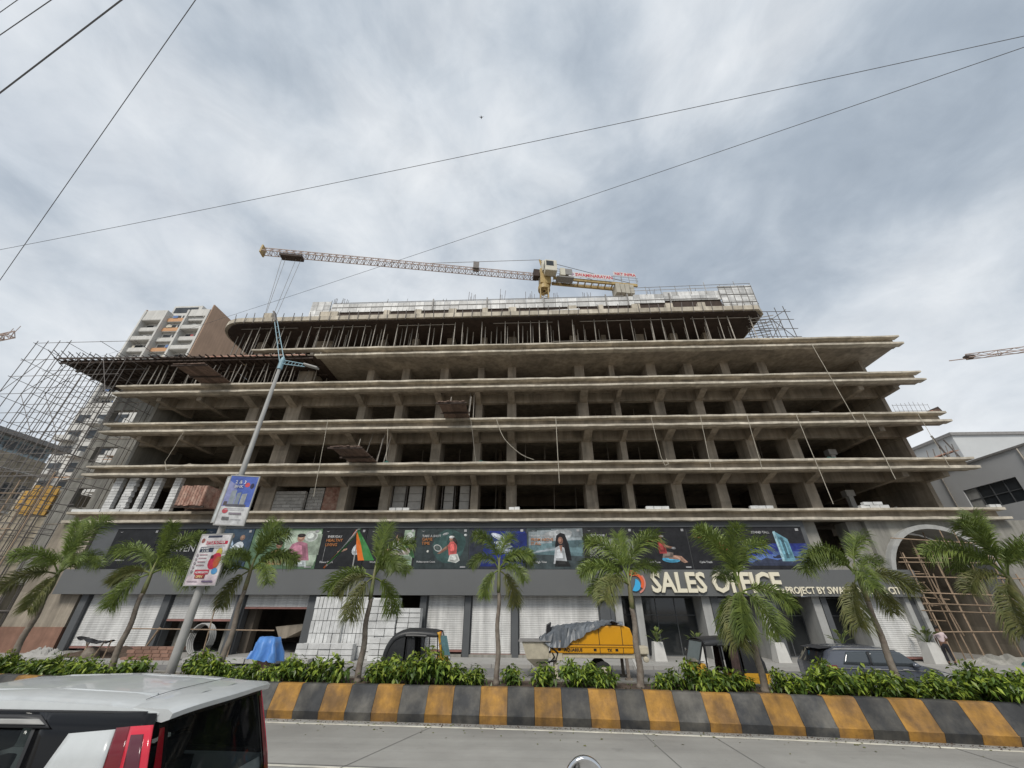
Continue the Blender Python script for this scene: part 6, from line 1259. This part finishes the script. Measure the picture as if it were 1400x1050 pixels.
def grey_extra(t, ps, pr_, spt, rpt):
    for s in (1, -1):
        ps('roof_rail', [(-1.7, 1.40), (.5, 1.40), (.4, 1.43), (-1.6, 1.43)], s, .03, M['iron']); ps('side_moulding', [(-1.9, .30), (1.8, .30), (1.8, .46), (-1.9, .46)], s, .012, ctrim); ps('shoulder_line', [(-1.75, .87), (1.6, .80), (1.6, .815), (-1.75, .885)], s, .012, M['iron'])
        ps('headlight', [(1.62, .66), (1.98, .60), (1.9, .72), (1.55, .80)], s, .012, M['iron']); ps('taillight', [(-2.05, .80), (-1.7, .84), (-1.75, .95), (-2.05, .95)], s, .012, rdk); ps('pillar_trim', [(-.60, .96), (-.55, .96), (-.50, 1.35), (-.56, 1.35)], s, .012, ctrim)
        b = MB(); b.lathe([(0, -.1), (.07, -.06), (.08, .04), (0, .1)], (.78, s * .97, .98), 10, 'x'); b.build('mirror', card, t, smooth=True)
        b = MB(); b.obox((-.45, s * .905, .86), .18, .03, .03); b.obox((.45, s * .905, .86), .18, .03, .03); b.build('handle', M['iron'], t)
    b = MB(); b.prism([(-2.0, -.6, 1.40), (-1.55, -.6, 1.47), (-1.55, -.6, 1.43)], (0, 1.2, 0)); b.build('spoiler', ctrim, t)
    b = MB(); G = [[(.42 + (1.02 - .42) * v, y * (1 - .1 * (1 - v)) * .74, xinterp(.42 + .6 * v, PR2) + .012 - .055 * (abs(y) ** 3) * (1 - v) * .4) for y in (-1, -.5, 0, .5, 1)] for v in (0, .33, .66, 1)]; b.loft(G, closed=False); b.build('windscreen', cg2, t, smooth=True)
PR2 = [(-2.15, 1.05), (-2.0, 1.36), (-1.6, 1.46), (-1.0, 1.50), (-.2, 1.50), (.4, 1.44), (1.05, 1.0), (1.6, .88), (2.0, .74), (2.15, .5)]
make_car('parked_car', 'dark grey hatchback parked beyond the hedge below the office front', PR2, .87, lambda z: xinterp(z, [(.2, 0.02), (.9, .0), (1.45, .38)]), card, .93,
         [('window', [(-.55, .95), (.12, .95), (.12, 1.36), (-.5, 1.36)], .006, cg2), ('window', [(.18, .95), (1.0, .94), (.52, 1.34), (.18, 1.36)], .006, cg2), ('window', [(-1.5, .98), (-.62, .95), (-.56, 1.36), (-1.25, 1.33)], .006, cg2)],
         [('rear_window', ((.98, -.70, .70), (1.36, -.62, .62)), .01, cgl)], None, (-1.3, 1.35), .31, .17, (12.35, 17.7, .05), R(-2), grey_extra)
# ---------------------------------------------------------------- auto rickshaws
cnv = mat('canopy_black', (.028, .029, .031), .42, .2, 4, .15, 12, local=True); ryl = mat('rickshaw_yellow', (.62, .33, .03), .4, .08, 3, local=True); rgn = mat('rickshaw_black', (.02, .02, .022), .3, .1, 3, local=True); dbr = mat('curtain_brown', (.07, .045, .04), .8, .3, 8, local=True); ror = mat('garland_orange', (.58, .12, .03), .8, .3, 20, local=True); tel = mat('curtain_teal', (.10, .20, .22), .7, .25, 8, local=True); sil = mat('windscreen_pale', (.16, .19, .19), .08, .1, 3, local=True)
def rickshaw(label, loc, rz, sc_, style):
    t = thing('auto_rickshaw', (0, 0, 0), label, 'auto rickshaw', 'auto rickshaws parked across the road')
    hw_ = .65
    out = [(-1.30, .62), (-1.28, 1.05), (-1.12, 1.38), (-.92, 1.58), (-.55, 1.70), (-.1, 1.71), (.35, 1.68), (.78, 1.63)]
    b = MB(); rings = []
    for i, (x, z) in enumerate(out):
        w = hw_ * (1 if 0 < i < 7 else .96); drop = min(.16, z - .5); sag = .012 * math.sin(i * 2.1)
        nx = Vector((out[min(i + 1, 7)][0] - out[max(i - 1, 0)][0], 0, out[min(i + 1, 7)][1] - out[max(i - 1, 0)][1])).normalized(); inw = Vector((nx.z, 0, -nx.x)) * .17
        rings.append([(x + inw.x, -w, z + inw.z), (x + inw.x * .3, -w * 1.0, z + inw.z * .3), (x, -w * .9, z + sag), (x, -w * .45, z + .045), (x, 0, z + .055 + sag), (x, w * .45, z + .045), (x, w * .9, z + sag), (x + inw.x * .3, w, z + inw.z * .3), (x + inw.x, w, z + inw.z)])
    b.loft(rings, closed=False); c = b.build('canopy', cnv, t, smooth=True); c.modifiers.new('s', 'SOLIDIFY').thickness = .02; sb = c.modifiers.new('sub', 'SUBSURF'); sb.levels = 1; sb.render_levels = 1
    for s in (1, -1):                                            # rear side of the hood and its rolled curtain
        b = MB(); b.prism([(-1.29, s * .64, .62), (-.50, s * .64, .62), (-.50, s * .64, 1.56), (-.90, s * .64, 1.50), (-1.08, s * .64, 1.33), (-1.25, s * .64, 1.03)], (0, -s * .02, 0)); b.build('hood_side', cnv, c)
        b = MB(); b.tube([(-.48, s * .655, 1.55), (-.1, s * .66, 1.55), (.3, s * .66, 1.53)], .045, 8); b.build('rolled_curtain', cnv, c)
        b = MB()
        for x in (-.42, .22, .80):
            b = MB(); b.tube([(x, s * .62, .6), (x - (.10 if x > .7 else 0), s * .61, 1.62)], .022, 6); b.build('post', rgn, t)
        b = MB(); n = 8
        G = [[(-.44 + .30 * i / n + .07 * (1 - v), s * (.60 + .025 * math.sin(i * 2.4)), .65 + .85 * v) for i in range(n + 1)] for v in (0, .3, .7, 1)]; b.loft(G, closed=False); b.build('side_curtain', cnv if style == 0 else dbr, t, smooth=True)
    b = MB(); b.prism([(-1.30, -hw_, .28), (-1.33, -hw_, .62), (-.35, -hw_, .62), (-.2, -hw_, .28)], (0, 2 * hw_, 0)); b.build('rear_body', ryl, t, bevel=.03)
    b = MB(); b.box(-.3, .72, -hw_ + .04, hw_ - .04, .22, .34); b.build('floor', rgn, t, bevel=.01)
    b = MB(); b.prism([(.62, -.56, .25), (1.16, -.34, .30), (1.12, -.36, .62), (.92, -.50, .98), (.74, -.54, .98)], (0, 1.0, 0)); nose = b.build('front_shield', ryl, t, bevel=.04, fix=True)
    b = MB(); b.prism([(.98, -.50, .99), (.72, -.55, 1.62), (.74, -.55, 1.62), (1.0, -.50, .99)], (0, 1.05, 0)); b.build('windscreen', sil, t)
    b = MB()
    for y in (-.54, .54): b.tube([(.99, y * .95, .98), (.73, y, 1.63)], .028, 6)
    b.tube([(.73, -.55, 1.63), (.73, .55, 1.63)], .03, 6); b.tube([(.99, -.5, .98), (.99, .5, .98)], .025, 6); b.build('windscreen_frame', rgn, t)
    b = MB(); b.lathe([(0, -.03), (.085, -.02), (.085, .06), (.06, .09)], (1.09, 0, .78), 12, 'x'); b.build('headlight', M['chrome'], t, smooth=True)
    b = MB(); b.box(-1.0, -.45, -.56, .56, .62, .78); b.box(-1.12, -.95, -.56, .56, .78, 1.25); b.build('rear_seat', rgn, t, bevel=.03)
    b = MB(); b.box(.05, .38, -.42, .42, .34, .68); b.build('driver_seat', rgn, t, bevel=.03)
    b = MB(); b.tube([(.72, -.32, 1.02), (.78, 0, .98), (.72, .32, 1.02)], .018, 6); b.tube([(.78, 0, .98), (.95, 0, .35)], .025, 6); b.build('handlebar', M['iron'], t)
    for x, y, r_ in ((-.85, .52, .2), (-.85, -.52, .2), (.98, 0, .2)):
        b = MB(); b.lathe([(.11, -.05), (r_ * .95, -.055), (r_, -.02), (r_, .02), (r_ * .95, .055), (.11, .05)], (x, y, r_), 18, 'y'); w = b.build('wheel', M['rubber'], t, smooth=True); b = MB(); b.lathe([(0, -.052), (.12, -.045), (.12, .045), (0, .052)], (x, y, r_), 14, 'y'); b.build('rim', M['iron'], w)
    b = MB(); b.lathe([(.0, -.30), (.19, -.22), (.21, 0), (.17, .1)], (.98, 0, .2), 14, 'y')
    if style == 0:                                               # garland and cloth hanging at the windscreen post
        r = random.Random(5)
        for y in (-.58, -.40): 
            b = MB(); b.tube([(.74 + .02 * i, y + r.uniform(-.02, .02), 1.66 - .09 * i) for i in range(8)], [.075, .07, .05, .05, .045, .05, .04, .03], 7); b.build('garland', ryl if y < -.5 else ror, t, smooth=True)
        b = MB(); G = [[(.80 + .26 * i / 6 + .18 * v, -.585 + .03 * math.sin(i * 2), 1.55 - .62 * v) for i in range(7)] for v in (0, .3, .7, 1)]; b.loft(G, closed=False); b.build('cloth', tel, t, smooth=True)
    else:
        b = MB(); b.tube([(.66, -.60, 1.52), (.70, -.605, 1.1), (.74, -.60, .62)], [.05, .055, .06], 7); b.build('garland', ror, t, smooth=True)
        b = MB(); b.box(-1.335, -1.325, -.5, .5, .62, .70); b.build('rear_band', ryl, t)
        b = MB(); b.prism([(-1.27, -.655, .60), (-1.33, -.655, .72), (-.45, -.655, .74), (-.45, -.655, .60)], (0, .02, 0)); b.prism([(-1.27, .635, .60), (-1.33, .635, .72), (-.45, .635, .74), (-.45, .635, .60)], (0, .02, 0)); b.build('side_band', ryl, t)
    b = MB(); b.tube([(.78, -.62, 1.25), (.86, -.76, 1.3)], .01, 5); b.lathe([(0, -.02), (.06, 0), (0, .02)], (.86, -.76, 1.3), 10, 'x'); b.build('mirror', M['chrome'], t)
    t.location = loc; t.rotation_euler = (0, 0, rz); t.scale = (sc_, sc_, sc_); return t
rickshaw('black hooded auto rickshaw with a marigold garland, beside the white block stacks', (-4.55, 19.0, .05), R(3), 1.06, 0)
rickshaw('black and yellow auto rickshaw facing left below the SALES OFFICE letters', (6.75, 17.2, .05), R(184), 1.0, 1)

# ---------------------------------------------------------------- trailer concrete pump under a tarpaulin
pyl = mat('pump_yellow', (.66, .31, .012), .35, .05, 2, coat=.3, local=True); pcr = mat('pump_cream', (.52, .47, .36), .55, .2, 4, streak=.0, local=True)
pu = thing('concrete_pump', (0, 0, 0), 'yellow trailer concrete pump half covered by a grey tarpaulin', 'concrete pump')
b = MB(); b.prism([(-1.5, -.68, .98), (2.05, -.68, .98), (2.22, -.68, 1.25), (2.02, -.68, 1.98), (1.75, -.68, 2.08), (.55, -.68, 2.06), (-.2, -.68, 1.72), (-1.5, -.68, 1.36)], (0, 1.36, 0)); cv = b.build('cover', pyl, pu, bevel=.05, fix=True)
b = MB()
for x in (.62, 1.62): b.box(x, x + .025, -.686, -.675, 1.0, 2.03)
b.box(-1.4, 2.1, -.69, -.676, 1.30, 1.325); b.build('door_seam', rgn, cv)
b = MB(); b.box(-1.4, 2.15, -.71, -.66, 1.22, 1.29); b.build('rib', pyl, cv, bevel=.015)
b = MB(); b.tube([(-.6 + .38 * math.cos(a), -.683, 1.58 + .38 * math.sin(a)) for a in [R(-90 + i * 12) for i in range(14)]], .008, 4); b.box(-.72, -.5, -.684, -.676, 1.5, 1.66); b.build('access_panel', M['stem'], cv)
for x in (-1.12, .42, 1.35): b = MB(); b.box(x - .06, x + .06, -.687, -.676, 1.07, 1.17); b.build('emblem', rgn, cv)
text_obj('AQUARIUS', .17, rgn, (-.92, -.69, 1.06), cv, .003, .006, .95)
text_obj('TX', .15, rgn, (.95, -.69, 1.06), cv, .003, .006, .95)
b = MB(); b.box(-2.0, 2.3, -.6, .6, .80, .965); b.box(2.3, 2.75, -.2, .2, .82, .94); b.box(-1.5, -1.0, -.66, -.6, .7, 1.0); b.build('chassis', pcr, pu, bevel=.015)
b = MB(); b.loft([[(-2.75, -.7, 1.42), (-1.55, -.7, 1.42), (-1.55, .7, 1.42), (-2.75, .7, 1.42)], [(-2.55, -.62, .75), (-1.6, -.62, .75), (-1.6, .62, .75), (-2.55, .62, .75)], [(-2.2, -.35, .42), (-1.7, -.35, .42), (-1.7, .35, .42), (-2.2, .35, .42)]], cap=True); b.build('hopper', pcr, pu, bevel=.02)
b = MB(); b.box(-2.9, -1.5, -.76, .76, 1.42, 1.46); b.build('hopper_grille', M['alu_rib'], pu); b = MB(); b.prism([(-1.7, -.5, 1.46), (-1.62, -.5, 2.05), (-1.42, -.5, 2.16), (-1.45, -.5, 2.02), (-1.55, -.5, 1.46)], (0, 1.0, 0)); b.build('hopper_lid', rgn, pu)
b = MB(); b.tube([(-1.55, -.66, 1.25), (-1.2, -.68, 1.0), (-1.3, -.68, .7), (-2.0, -.66, .6)], .04, 6); b.tube([(-1.5, -.62, 1.1), (-1.35, -.7, .85), (-1.6, -.7, .6)], .035, 6); b.build('hose', rgn, pu, smooth=True)
for x in (.7,):
    for s in (1, -1):
        b = MB(); b.lathe([(.16, -.1), (.33, -.11), (.35, -.05), (.35, .05), (.33, .11), (.16, .1)], (x, s * .72, .35), 20, 'y'); w = b.build('wheel', M['rubber'], pu, smooth=True); b = MB(); b.lathe([(0, -.1), (.18, -.09), (.18, .09), (0, .1)], (x, s * .72, .35), 14, 'y'); b.build('rim', pcr, w)
for x in (-1.3, 1.75):
    for s in (1, -1): b = MB(); b.box(x - .06, x + .06, s * .55 - .06, s * .55 + .06, .06, .8); b.box(x - .14, x + .14, s * .55 - .14, s * .55 + .14, .0, .06); b.build('jack_leg', M['trunk'] if x > 0 else pcr, pu)
b = MB(); b.prism([(1.95, -.72, .80), (2.05, -.72, .80), (2.2, -.72, .3), (2.12, -.72, .3)], (0, .08, 0)); b.build('stay', potm, pu)
b = MB(); b.box(2.3, 2.75, -.5, .1, .95, 1.25); b.lathe([(0, -.1), (.12, -.08), (.12, .08), (0, .1)], (2.6, -.45, .75), 10, 'y'); b.build('drawbar_box', pcr, pu, bevel=.03)
r = random.Random(11); b = MB(); nx, ny = 34, 18; G = []
prof_t = [(-1.95, 1.50), (-1.5, 1.80), (-1.2, 1.98), (-.6, 2.08), (0, 2.1), (.6, 2.16), (1.2, 2.24), (1.75, 2.16)]
for i in range(nx + 1):
    x = -1.95 + 3.7 * i / nx; zt_ = xinterp(x, prof_t)
    for j in range(ny + 1):
        v = j / ny; y = -.80 + 1.6 * v; edge = abs(v - .5) * 2; hang = xinterp(x, [(-1.95, .95), (-1.2, .95), (-.5, .62), (.1, .36), (.7, .10), (1.75, .04)])
        z = zt_ - (hang if edge > .9 else hang * max(0, (edge - .72) / .28) ** 1.2) * (1 if v < .5 else .7) + .018 * math.sin(x * 7 + y * 9) + .03 * math.sin(x * 4.3 - y * 11) + r.uniform(-.055, .055)
        G.append((x + r.uniform(-.04, .04), y + .03 * math.sin(x * 9) + r.uniform(-.04, .04), max(z, xinterp(x, [(-1.95, 1.47), (-1.5, 1.2), (2, 1.2)]))))
b.grid(G, nx, ny)
tp_ = b.build('tarpaulin', M['tarp_grey']); tag(tp_, 'crumpled grey tarpaulin draped over the yellow pump', 'tarpaulin')
for o in (pu, tp_): o.location = (2.35, 21.0, -.02 if o is pu else -.02); o.scale = (1.0, 1.0, .94)
pu.location.z = .05; tp_.location.z = .05

# ---------------------------------------------------------------- the person walking at the right
skin = mat('skin', (.16, .085, .055), .6, .05, 5, local=True); shirt = mat('shirt_pink', (.58, .47, .48), .85, .06, 12, local=True); trs = mat('trousers_black', (.018, .018, .022), .85, .1, 8, local=True); hairm = mat('hair', (.012, .01, .01), .6, .2, 30, local=True)
def skinned(name, verts, edges, radii, m, parent, sub=2, root=0):
    me = bpy.data.meshes.new(name); me.from_pydata(verts, edges, []); o = bpy.data.objects.new(name, me); COL.objects.link(o)
    md = o.modifiers.new('skin', 'SKIN'); md.use_smooth_shade = True; s_ = o.modifiers.new('sub', 'SUBSURF'); s_.levels = sub; s_.render_levels = sub
    for i, r_ in enumerate(radii):
        d = me.skin_vertices[0].data[i]; d.radius = r_ if isinstance(r_, tuple) else (r_, r_); d.use_root = i == root
    bpy.context.view_layer.update(); dg = bpy.context.evaluated_depsgraph_get(); m2 = bpy.data.meshes.new_from_object(o.evaluated_get(dg)); bpy.data.objects.remove(o); bpy.data.meshes.remove(me)
    m2.name = name; m2.materials.clear(); m2.materials.append(m); m2.polygons.foreach_set('use_smooth', [True] * len(m2.polygons))
    p = bpy.data.objects.new(name, m2); COL.objects.link(p); p.parent = parent; return p
pe = thing('person', (0, 0, 0), 'person in a pale pink shirt and black trousers walking away past the arch', 'person')
V = [(0, 0, .90), (0, .01, 1.10), (0, .02, 1.32), (0, .03, 1.42), (0, .05, 1.50), (0, .07, 1.57), (0, .085, 1.66),
     (-.085, 0, .84), (-.10, .08, .48), (-.10, -.06, .09), (-.10, .07, .04), (.085, 0, .84), (.10, -.02, .47), (.10, -.25, .14), (.10, -.16, .05),
     (-.17, .02, 1.36), (-.22, -.02, 1.10), (-.20, .16, .92), (-.19, .22, .86), (.17, .02, 1.36), (.23, .06, 1.10), (.17, .28, 1.02), (.13, .34, 1.02)]
E_ = [(0, 1), (1, 2), (2, 3), (3, 4), (4, 5), (5, 6), (0, 7), (7, 8), (8, 9), (9, 10), (0, 11), (11, 12), (12, 13), (13, 14), (2, 15), (15, 16), (16, 17), (17, 18), (2, 19), (19, 20), (20, 21), (21, 22)]
Rr = [(.13, .10), (.13, .10), (.15, .105), (.07, .07), (.055, .055), (.078, .09), (.07, .08), .088, .058, .04, .034, .088, .058, .04, .034, .055, .042, .032, .024, .055, .042, .032, .024]
skinned('body', V, E_, Rr, skin, pe)
skinned('shirt', [(0, 0, .93), (0, .01, 1.10), (0, .02, 1.32), (0, .03, 1.42), (-.175, .02, 1.37), (-.225, -.02, 1.13), (.175, .02, 1.37), (.235, .06, 1.13)], [(0, 1), (1, 2), (2, 3), (2, 4), (4, 5), (2, 6), (6, 7)], [(.155, .125), (.15, .12), (.168, .125), (.075, .075), .072, .062, .072, .062], shirt, pe)
skinned('trousers', [(0, 0, .97), (0, 0, .90), (-.09, 0, .82), (-.10, .08, .48), (-.10, -.055, .12), (.09, 0, .82), (.10, -.02, .47), (.10, -.245, .16)], [(0, 1), (1, 2), (2, 3), (3, 4), (1, 5), (5, 6), (6, 7)], [(.145, .118), (.15, .12), .105, .075, .062, .105, .075, .062], trs, pe)
for x, y, z in ((-.10, .02, .05), (.10, -.2, .06)):
    b = MB(); b.lathe([(0, -.1), (.045, -.08), (.05, 0), (.045, .1), (0, .13)], (x, y, z), 8, 'y'); b.build('shoe', hairm, pe, smooth=True)
b = MB(); b.lathe([(.0, .115), (.06, .10), (.088, .05), (.092, 0), (.08, -.05), (.055, -.075)], (0, .065, 1.645), 14); b.build('hair', hairm, pe, smooth=True)
for s in (-1, 1):                                               # hands: palm with four fingers and a thumb
    c = Vector((-.19, .225, .85)) if s < 0 else Vector((.125, .35, 1.02)); d = Vector((0, .25, -1)).normalized() if s < 0 else Vector((-.5, .85, .05)).normalized(); u = Vector((0, 1, .25)).normalized() if s < 0 else Vector((0, .05, 1)).normalized()
    b = MB(); b.tube([c - d * .01, c + d * .04, c + d * .085], [.024, .032, .028], 8)
    for i, ln in enumerate((.062, .074, .068, .052)): o_ = u * (-.027 + .018 * i); n_ = d.cross(u) * .016; b.tube([c + d * .075 + o_, c + d * (.075 + ln * .5) + o_ + n_ * .5, c + d * (.075 + ln) + o_ + n_ * 1.6], [.0095, .0085, .006], 6)
    b.tube([c + d * .02 - u * .022, c + d * .05 - u * .05, c + d * .08 - u * .055], [.012, .0105, .008], 6); b.build('hand', skin, pe, smooth=True)
pe.location = (21.9, 25.55, .17); pe.rotation_euler = (0, 0, R(-35)); 

# ---------------------------------------------------------------- motorcycle standing on the near footpath: only its mirror rises into view
mc = thing('motorcycle', (0, 0, 0), 'motorcycle whose round chrome mirror peeks in at the bottom edge', 'motorcycle')
b = MB(); b.lathe([(.066, -.006), (.074, -.012), (.080, .0), (.080, .014), (.074, .022), (0, .022)], (0, 0, 0), 32, 'y'); mi = b.build('mirror', M['chrome'], mc, smooth=True); mi.location = (0, 0, 1.06)
b = MB(); b.lathe([(.068, -.004), (.055, -.007), (0, -.009)], (0, 0, 0), 32, 'y'); mb_ = b.build('mirror_back', rgn, mi, smooth=True)
b = MB(); b.tube([(0, .02, 1.0), (.01, .04, .9), (.10, .05, .86)], .008, 6); b.build('mirror_stalk', M['chrome'], mc)
b = MB(); b.tube([(.05, -.05, .86), (.22, .06, .84), (.42, .1, .86), (.62, .06, .84), (.80, -.05, .86)], .014, 8); b.build('handlebar', M['iron'], mc)
for y in (.45, -.75):
    b = MB(); b.lathe([(.22, -.035), (.275, -.05), (.30, -.02), (.30, .02), (.275, .05), (.22, .035)], (.42, y, .30), 24, 'x'); w = b.build('wheel', M['rubber'], mc, smooth=True); b = MB(); b.lathe([(.22, -.02), (.235, -.02), (.235, .02), (.22, .02)], (.42, y, .30), 24, 'x')
    for k in range(8): a = k * math.pi / 4; b.tube([(.42, y, .30), (.42, y + .22 * math.cos(a), .3 + .22 * math.sin(a))], .006, 4)
    b.build('rim', M['iron'], w)
b = MB(); b.tube([(.36, .10, .86), (.36, .45, .30)], .022, 8); b.tube([(.48, .10, .86), (.48, .45, .30)], .022, 8); b.build('fork', M['iron'], mc)
b = MB(); b.loft([[(.42 + w_ * c_, y_, z_ + h_ * s__) for c_, s__ in [(math.cos(k * math.pi / 5), math.sin(k * math.pi / 5)) for k in range(10)]] for y_, w_, z_, h_ in ((.08, .06, .78, .06), (0, .13, .76, .11), (-.2, .13, .75, .10), (-.38, .08, .70, .06))], cap=True); b.build('tank', rgn, mc, smooth=True)
b = MB(); b.box(.31, .53, -.95, -.38, .66, .74); b.build('seat', M['rubber'], mc, bevel=.03); b = MB(); b.box(.33, .51, -.35, .1, .28, .62); b.build('engine', M['iron'], mc, bevel=.03)
b = MB(); b.tube([(.53, -.05, .36), (.56, -.5, .3), (.56, -1.0, .36)], .035, 8); b.build('exhaust', M['chrome'], mc)
b = MB(); b.lathe([(0, -.06), (.075, -.03), (.085, .05), (.08, .07), (0, .075)], (.42, .16, .74), 16, 'y'); b.build('headlight', M['chrome'], mc, smooth=True)
mc.location = (.20, 2.05, 1.10)

# ---------------------------------------------------------------- building-site clutter on the far side
def heap(name, label, cat, m, c, rx, ry, h, seed, n=16, rough=.18, group=None):
    r = random.Random(seed); b = MB(); G = []
    for i in range(n + 1):
        for j in range(n + 1):
            u, v = i / n * 2 - 1, j / n * 2 - 1; d = math.sqrt(u * u + v * v); z = h * max(0, 1 - d ** 1.6) * (1 + r.uniform(-rough, rough)) + (r.uniform(-.03, .03) if d < 1 else -.02); G.append((c[0] + u * rx, c[1] + v * ry, c[2] + max(z, -.02)))
    b.grid(G, n, n)
    return tag(b.build(name, m, base=c), label, cat, group)
heap('net_heap', 'heap of dark green netting at the foot of the wall right of the arch', 'netting', M['net_green'], (27.4, 25.3, .16), 2.2, .9, .95, 2, 18, .3)
heap('rubble', 'low grey rubble heap under the bamboo scaffold', 'rubble', M['conc_grey'], (25.0, 26.2, .16), 2.2, .7, .32, 3, 20, .7)
heap('rubble', 'pale rubble and litter heap before the brown banded wall at left', 'rubble', M['pave'], (-27.8, 25.6, .16), 1.4, .6, .32, 4, 20, .6)
heap('rubble', 'brown earth heap along the front of the leftmost shutter', 'rubble', M['soil'], (-23.5, 25.6, .16), 3.4, .7, .42, 5, 22, .4)
b = MB(); r = random.Random(8); n = 14; G = []
for i in range(n + 1):
    for j in range(n + 1):
        u, v = i / n, j / n; ed = max(abs(u - .5), abs(v - .5)) * 2; z = 1.42 - .10 * u - (.9 * max(0, (ed - .62) / .38) ** .9) + .04 * math.sin(u * 17) * ed + r.uniform(-.02, .02); G.append((-13.45 + 1.3 * u + (.12 * math.sin(v * 9) if ed > .8 else 0), 21.6 + 1.0 * v - (.12 * math.cos(u * 14) if v < .2 else 0), max(.1, z)))
b.grid(G, n, n)
tag(b.build('tarpaulin', M['tarp_blue'], base=(-12.8, 22, .05), smooth=True), 'bright blue tarpaulin over a pile, above the hedge at left', 'tarpaulin')
t = thing('goods_pile', (-12.8, 22.1, .05), 'crates hidden under the bright blue tarpaulin', 'crates'); put(plr, 'crate', t, (-12.8, 22.1, .55), (0, 0, 0), (.55, .4, 1.0))
brick = mat('brick_red', (.26, .155, .115), .9, .2, 4, .2, 20, rand=.22); brM = boxmesh('brick', brick)
t = thing('brick_stack', (-19.6, 24.4, .17), 'low stack of long red-brown bricks behind the lamp post foot', 'brick stack')
for k in range(4):
    for i in range(6): put(brM, 'brick', t, (-21.4 + i * .46 + (k % 2) * .2, 24.0 + .11 * k, .25 + k * .15), (0, 0, rnd.uniform(-.03, .03)), (.43, .24, .135))
t = thing('rubbish_pile', (-24.2, 24.8, .17), 'ragged black sheet thrown over sticks before the leftmost shutter', 'rubbish')
b = MB(); r = random.Random(21); G = []
for i in range(13):
    for j in range(5):
        u = i / 12; z = 1.05 + .10 * math.sin(u * 6) - .12 * abs(j - 2) * (.5 if .2 < u < .8 else .2) + r.uniform(-.04, .04); G.append((-25.2 + 2.0 * u, 24.6 + .14 * (j - 2), z + (.1 if u < .15 else 0)))
b.grid(G, 12, 4)
b.build('sheet', rgn, t)
for x, dx in ((-24.6, .2), (-24.3, -.3), (-23.9, .35), (-23.3, .1)): rod(rodBam, 'stick', t, (x, 24.65, .17), (x + dx, 24.6, 1.0), .035)
b = MB(); b.lathe([(0, .55), (.25, .5), (.38, .25), (.42, 0)], (-24.2, 24.75, .17), 10); b.build('bundle', M['trunk'], t)
t = thing('hose_coil', (-18.7, 25.2, .17), 'coil of grey pipe standing against the column left of the blue tarpaulin', 'pipe')
for k in range(4):
    b = MB(); b.tube([(-18.7 + .62 * math.cos(a) + .05 * k, 25.2 + .07 * k, 1.05 + .75 * math.sin(a)) for a in [R(i * 20) for i in range(19)]], .045, 6, False); b.build('pipe_loop', M['iron'], t, smooth=True)
t = thing('bamboo_fence', (-18, 24.9, .17), 'thin pole barrier with a slanting post in front of the half open shutters', 'barrier')
rod(rodBam, 'rail', t, (-22.9, 24.9, 1.55), (-14.3, 24.9, 1.5), .03); rod(rodBam, 'post', t, (-21.6, 24.95, .17), (-21.0, 24.95, 1.6), .06); rod(rodBam, 'post', t, (-18.0, 24.95, .17), (-18.2, 24.95, 3.0), .035); rod(rodBam, 'post', t, (-19.9, 24.95, .17), (-19.6, 24.95, 1.6), .03); rod(rodBam, 'post', t, (-16.6, 24.95, .17), (-16.6, 24.95, 1.55), .035)
t = thing('stone_bench', (-16.2, 24.7, .17), 'rough pale ledge of stone slabs under the blue tarpaulin', 'ledge')
for i in range(6): put(blg, 'slab', t, (-17.2 + i * 1.1, 23.5, .28), (0, 0, rnd.uniform(-.04, .04)), (1.05, .6, .2))
t = thing('guard_rail', (29.5, 25.6, .17), 'thin grey pipe railing before the plain wall at the right edge', 'railing')
for p, q in (((28.6, 25.6, .17), (27.6, 25.6, 2.1)), ((27.6, 25.6, 2.1), (33, 25.6, 2.1)), ((28.2, 25.6, 1.3), (33, 25.6, 1.25)), ((31, 25.6, .17), (31, 25.6, 2.1))): rod(rodP, 'pipe', t, p, q, .03)
t = thing('kerb_stone', (10.6, 16.0, .05), 'pair of pale concrete blocks lying on the far road behind the hedge', 'blocks')
put(blk, 'block', t, (11.1, 16.2, .3), (0, 0, .2), (.45, .35, .5)); put(blk, 'block', t, (8.0, 16.0, .2), (0, 0, -.1), (.9, .35, .3))
t = thing('kerb_stone', (-1.5, 16.6, .05), 'pale stone blocks lying beyond the hedge left of the pump', 'blocks')
for i in range(5): put(blk, 'block', t, (-2.6 + i * .85, 16.7 + .1 * (i % 2), .2), (0, 0, rnd.uniform(-.2, .2)), (.8, .4, .3))
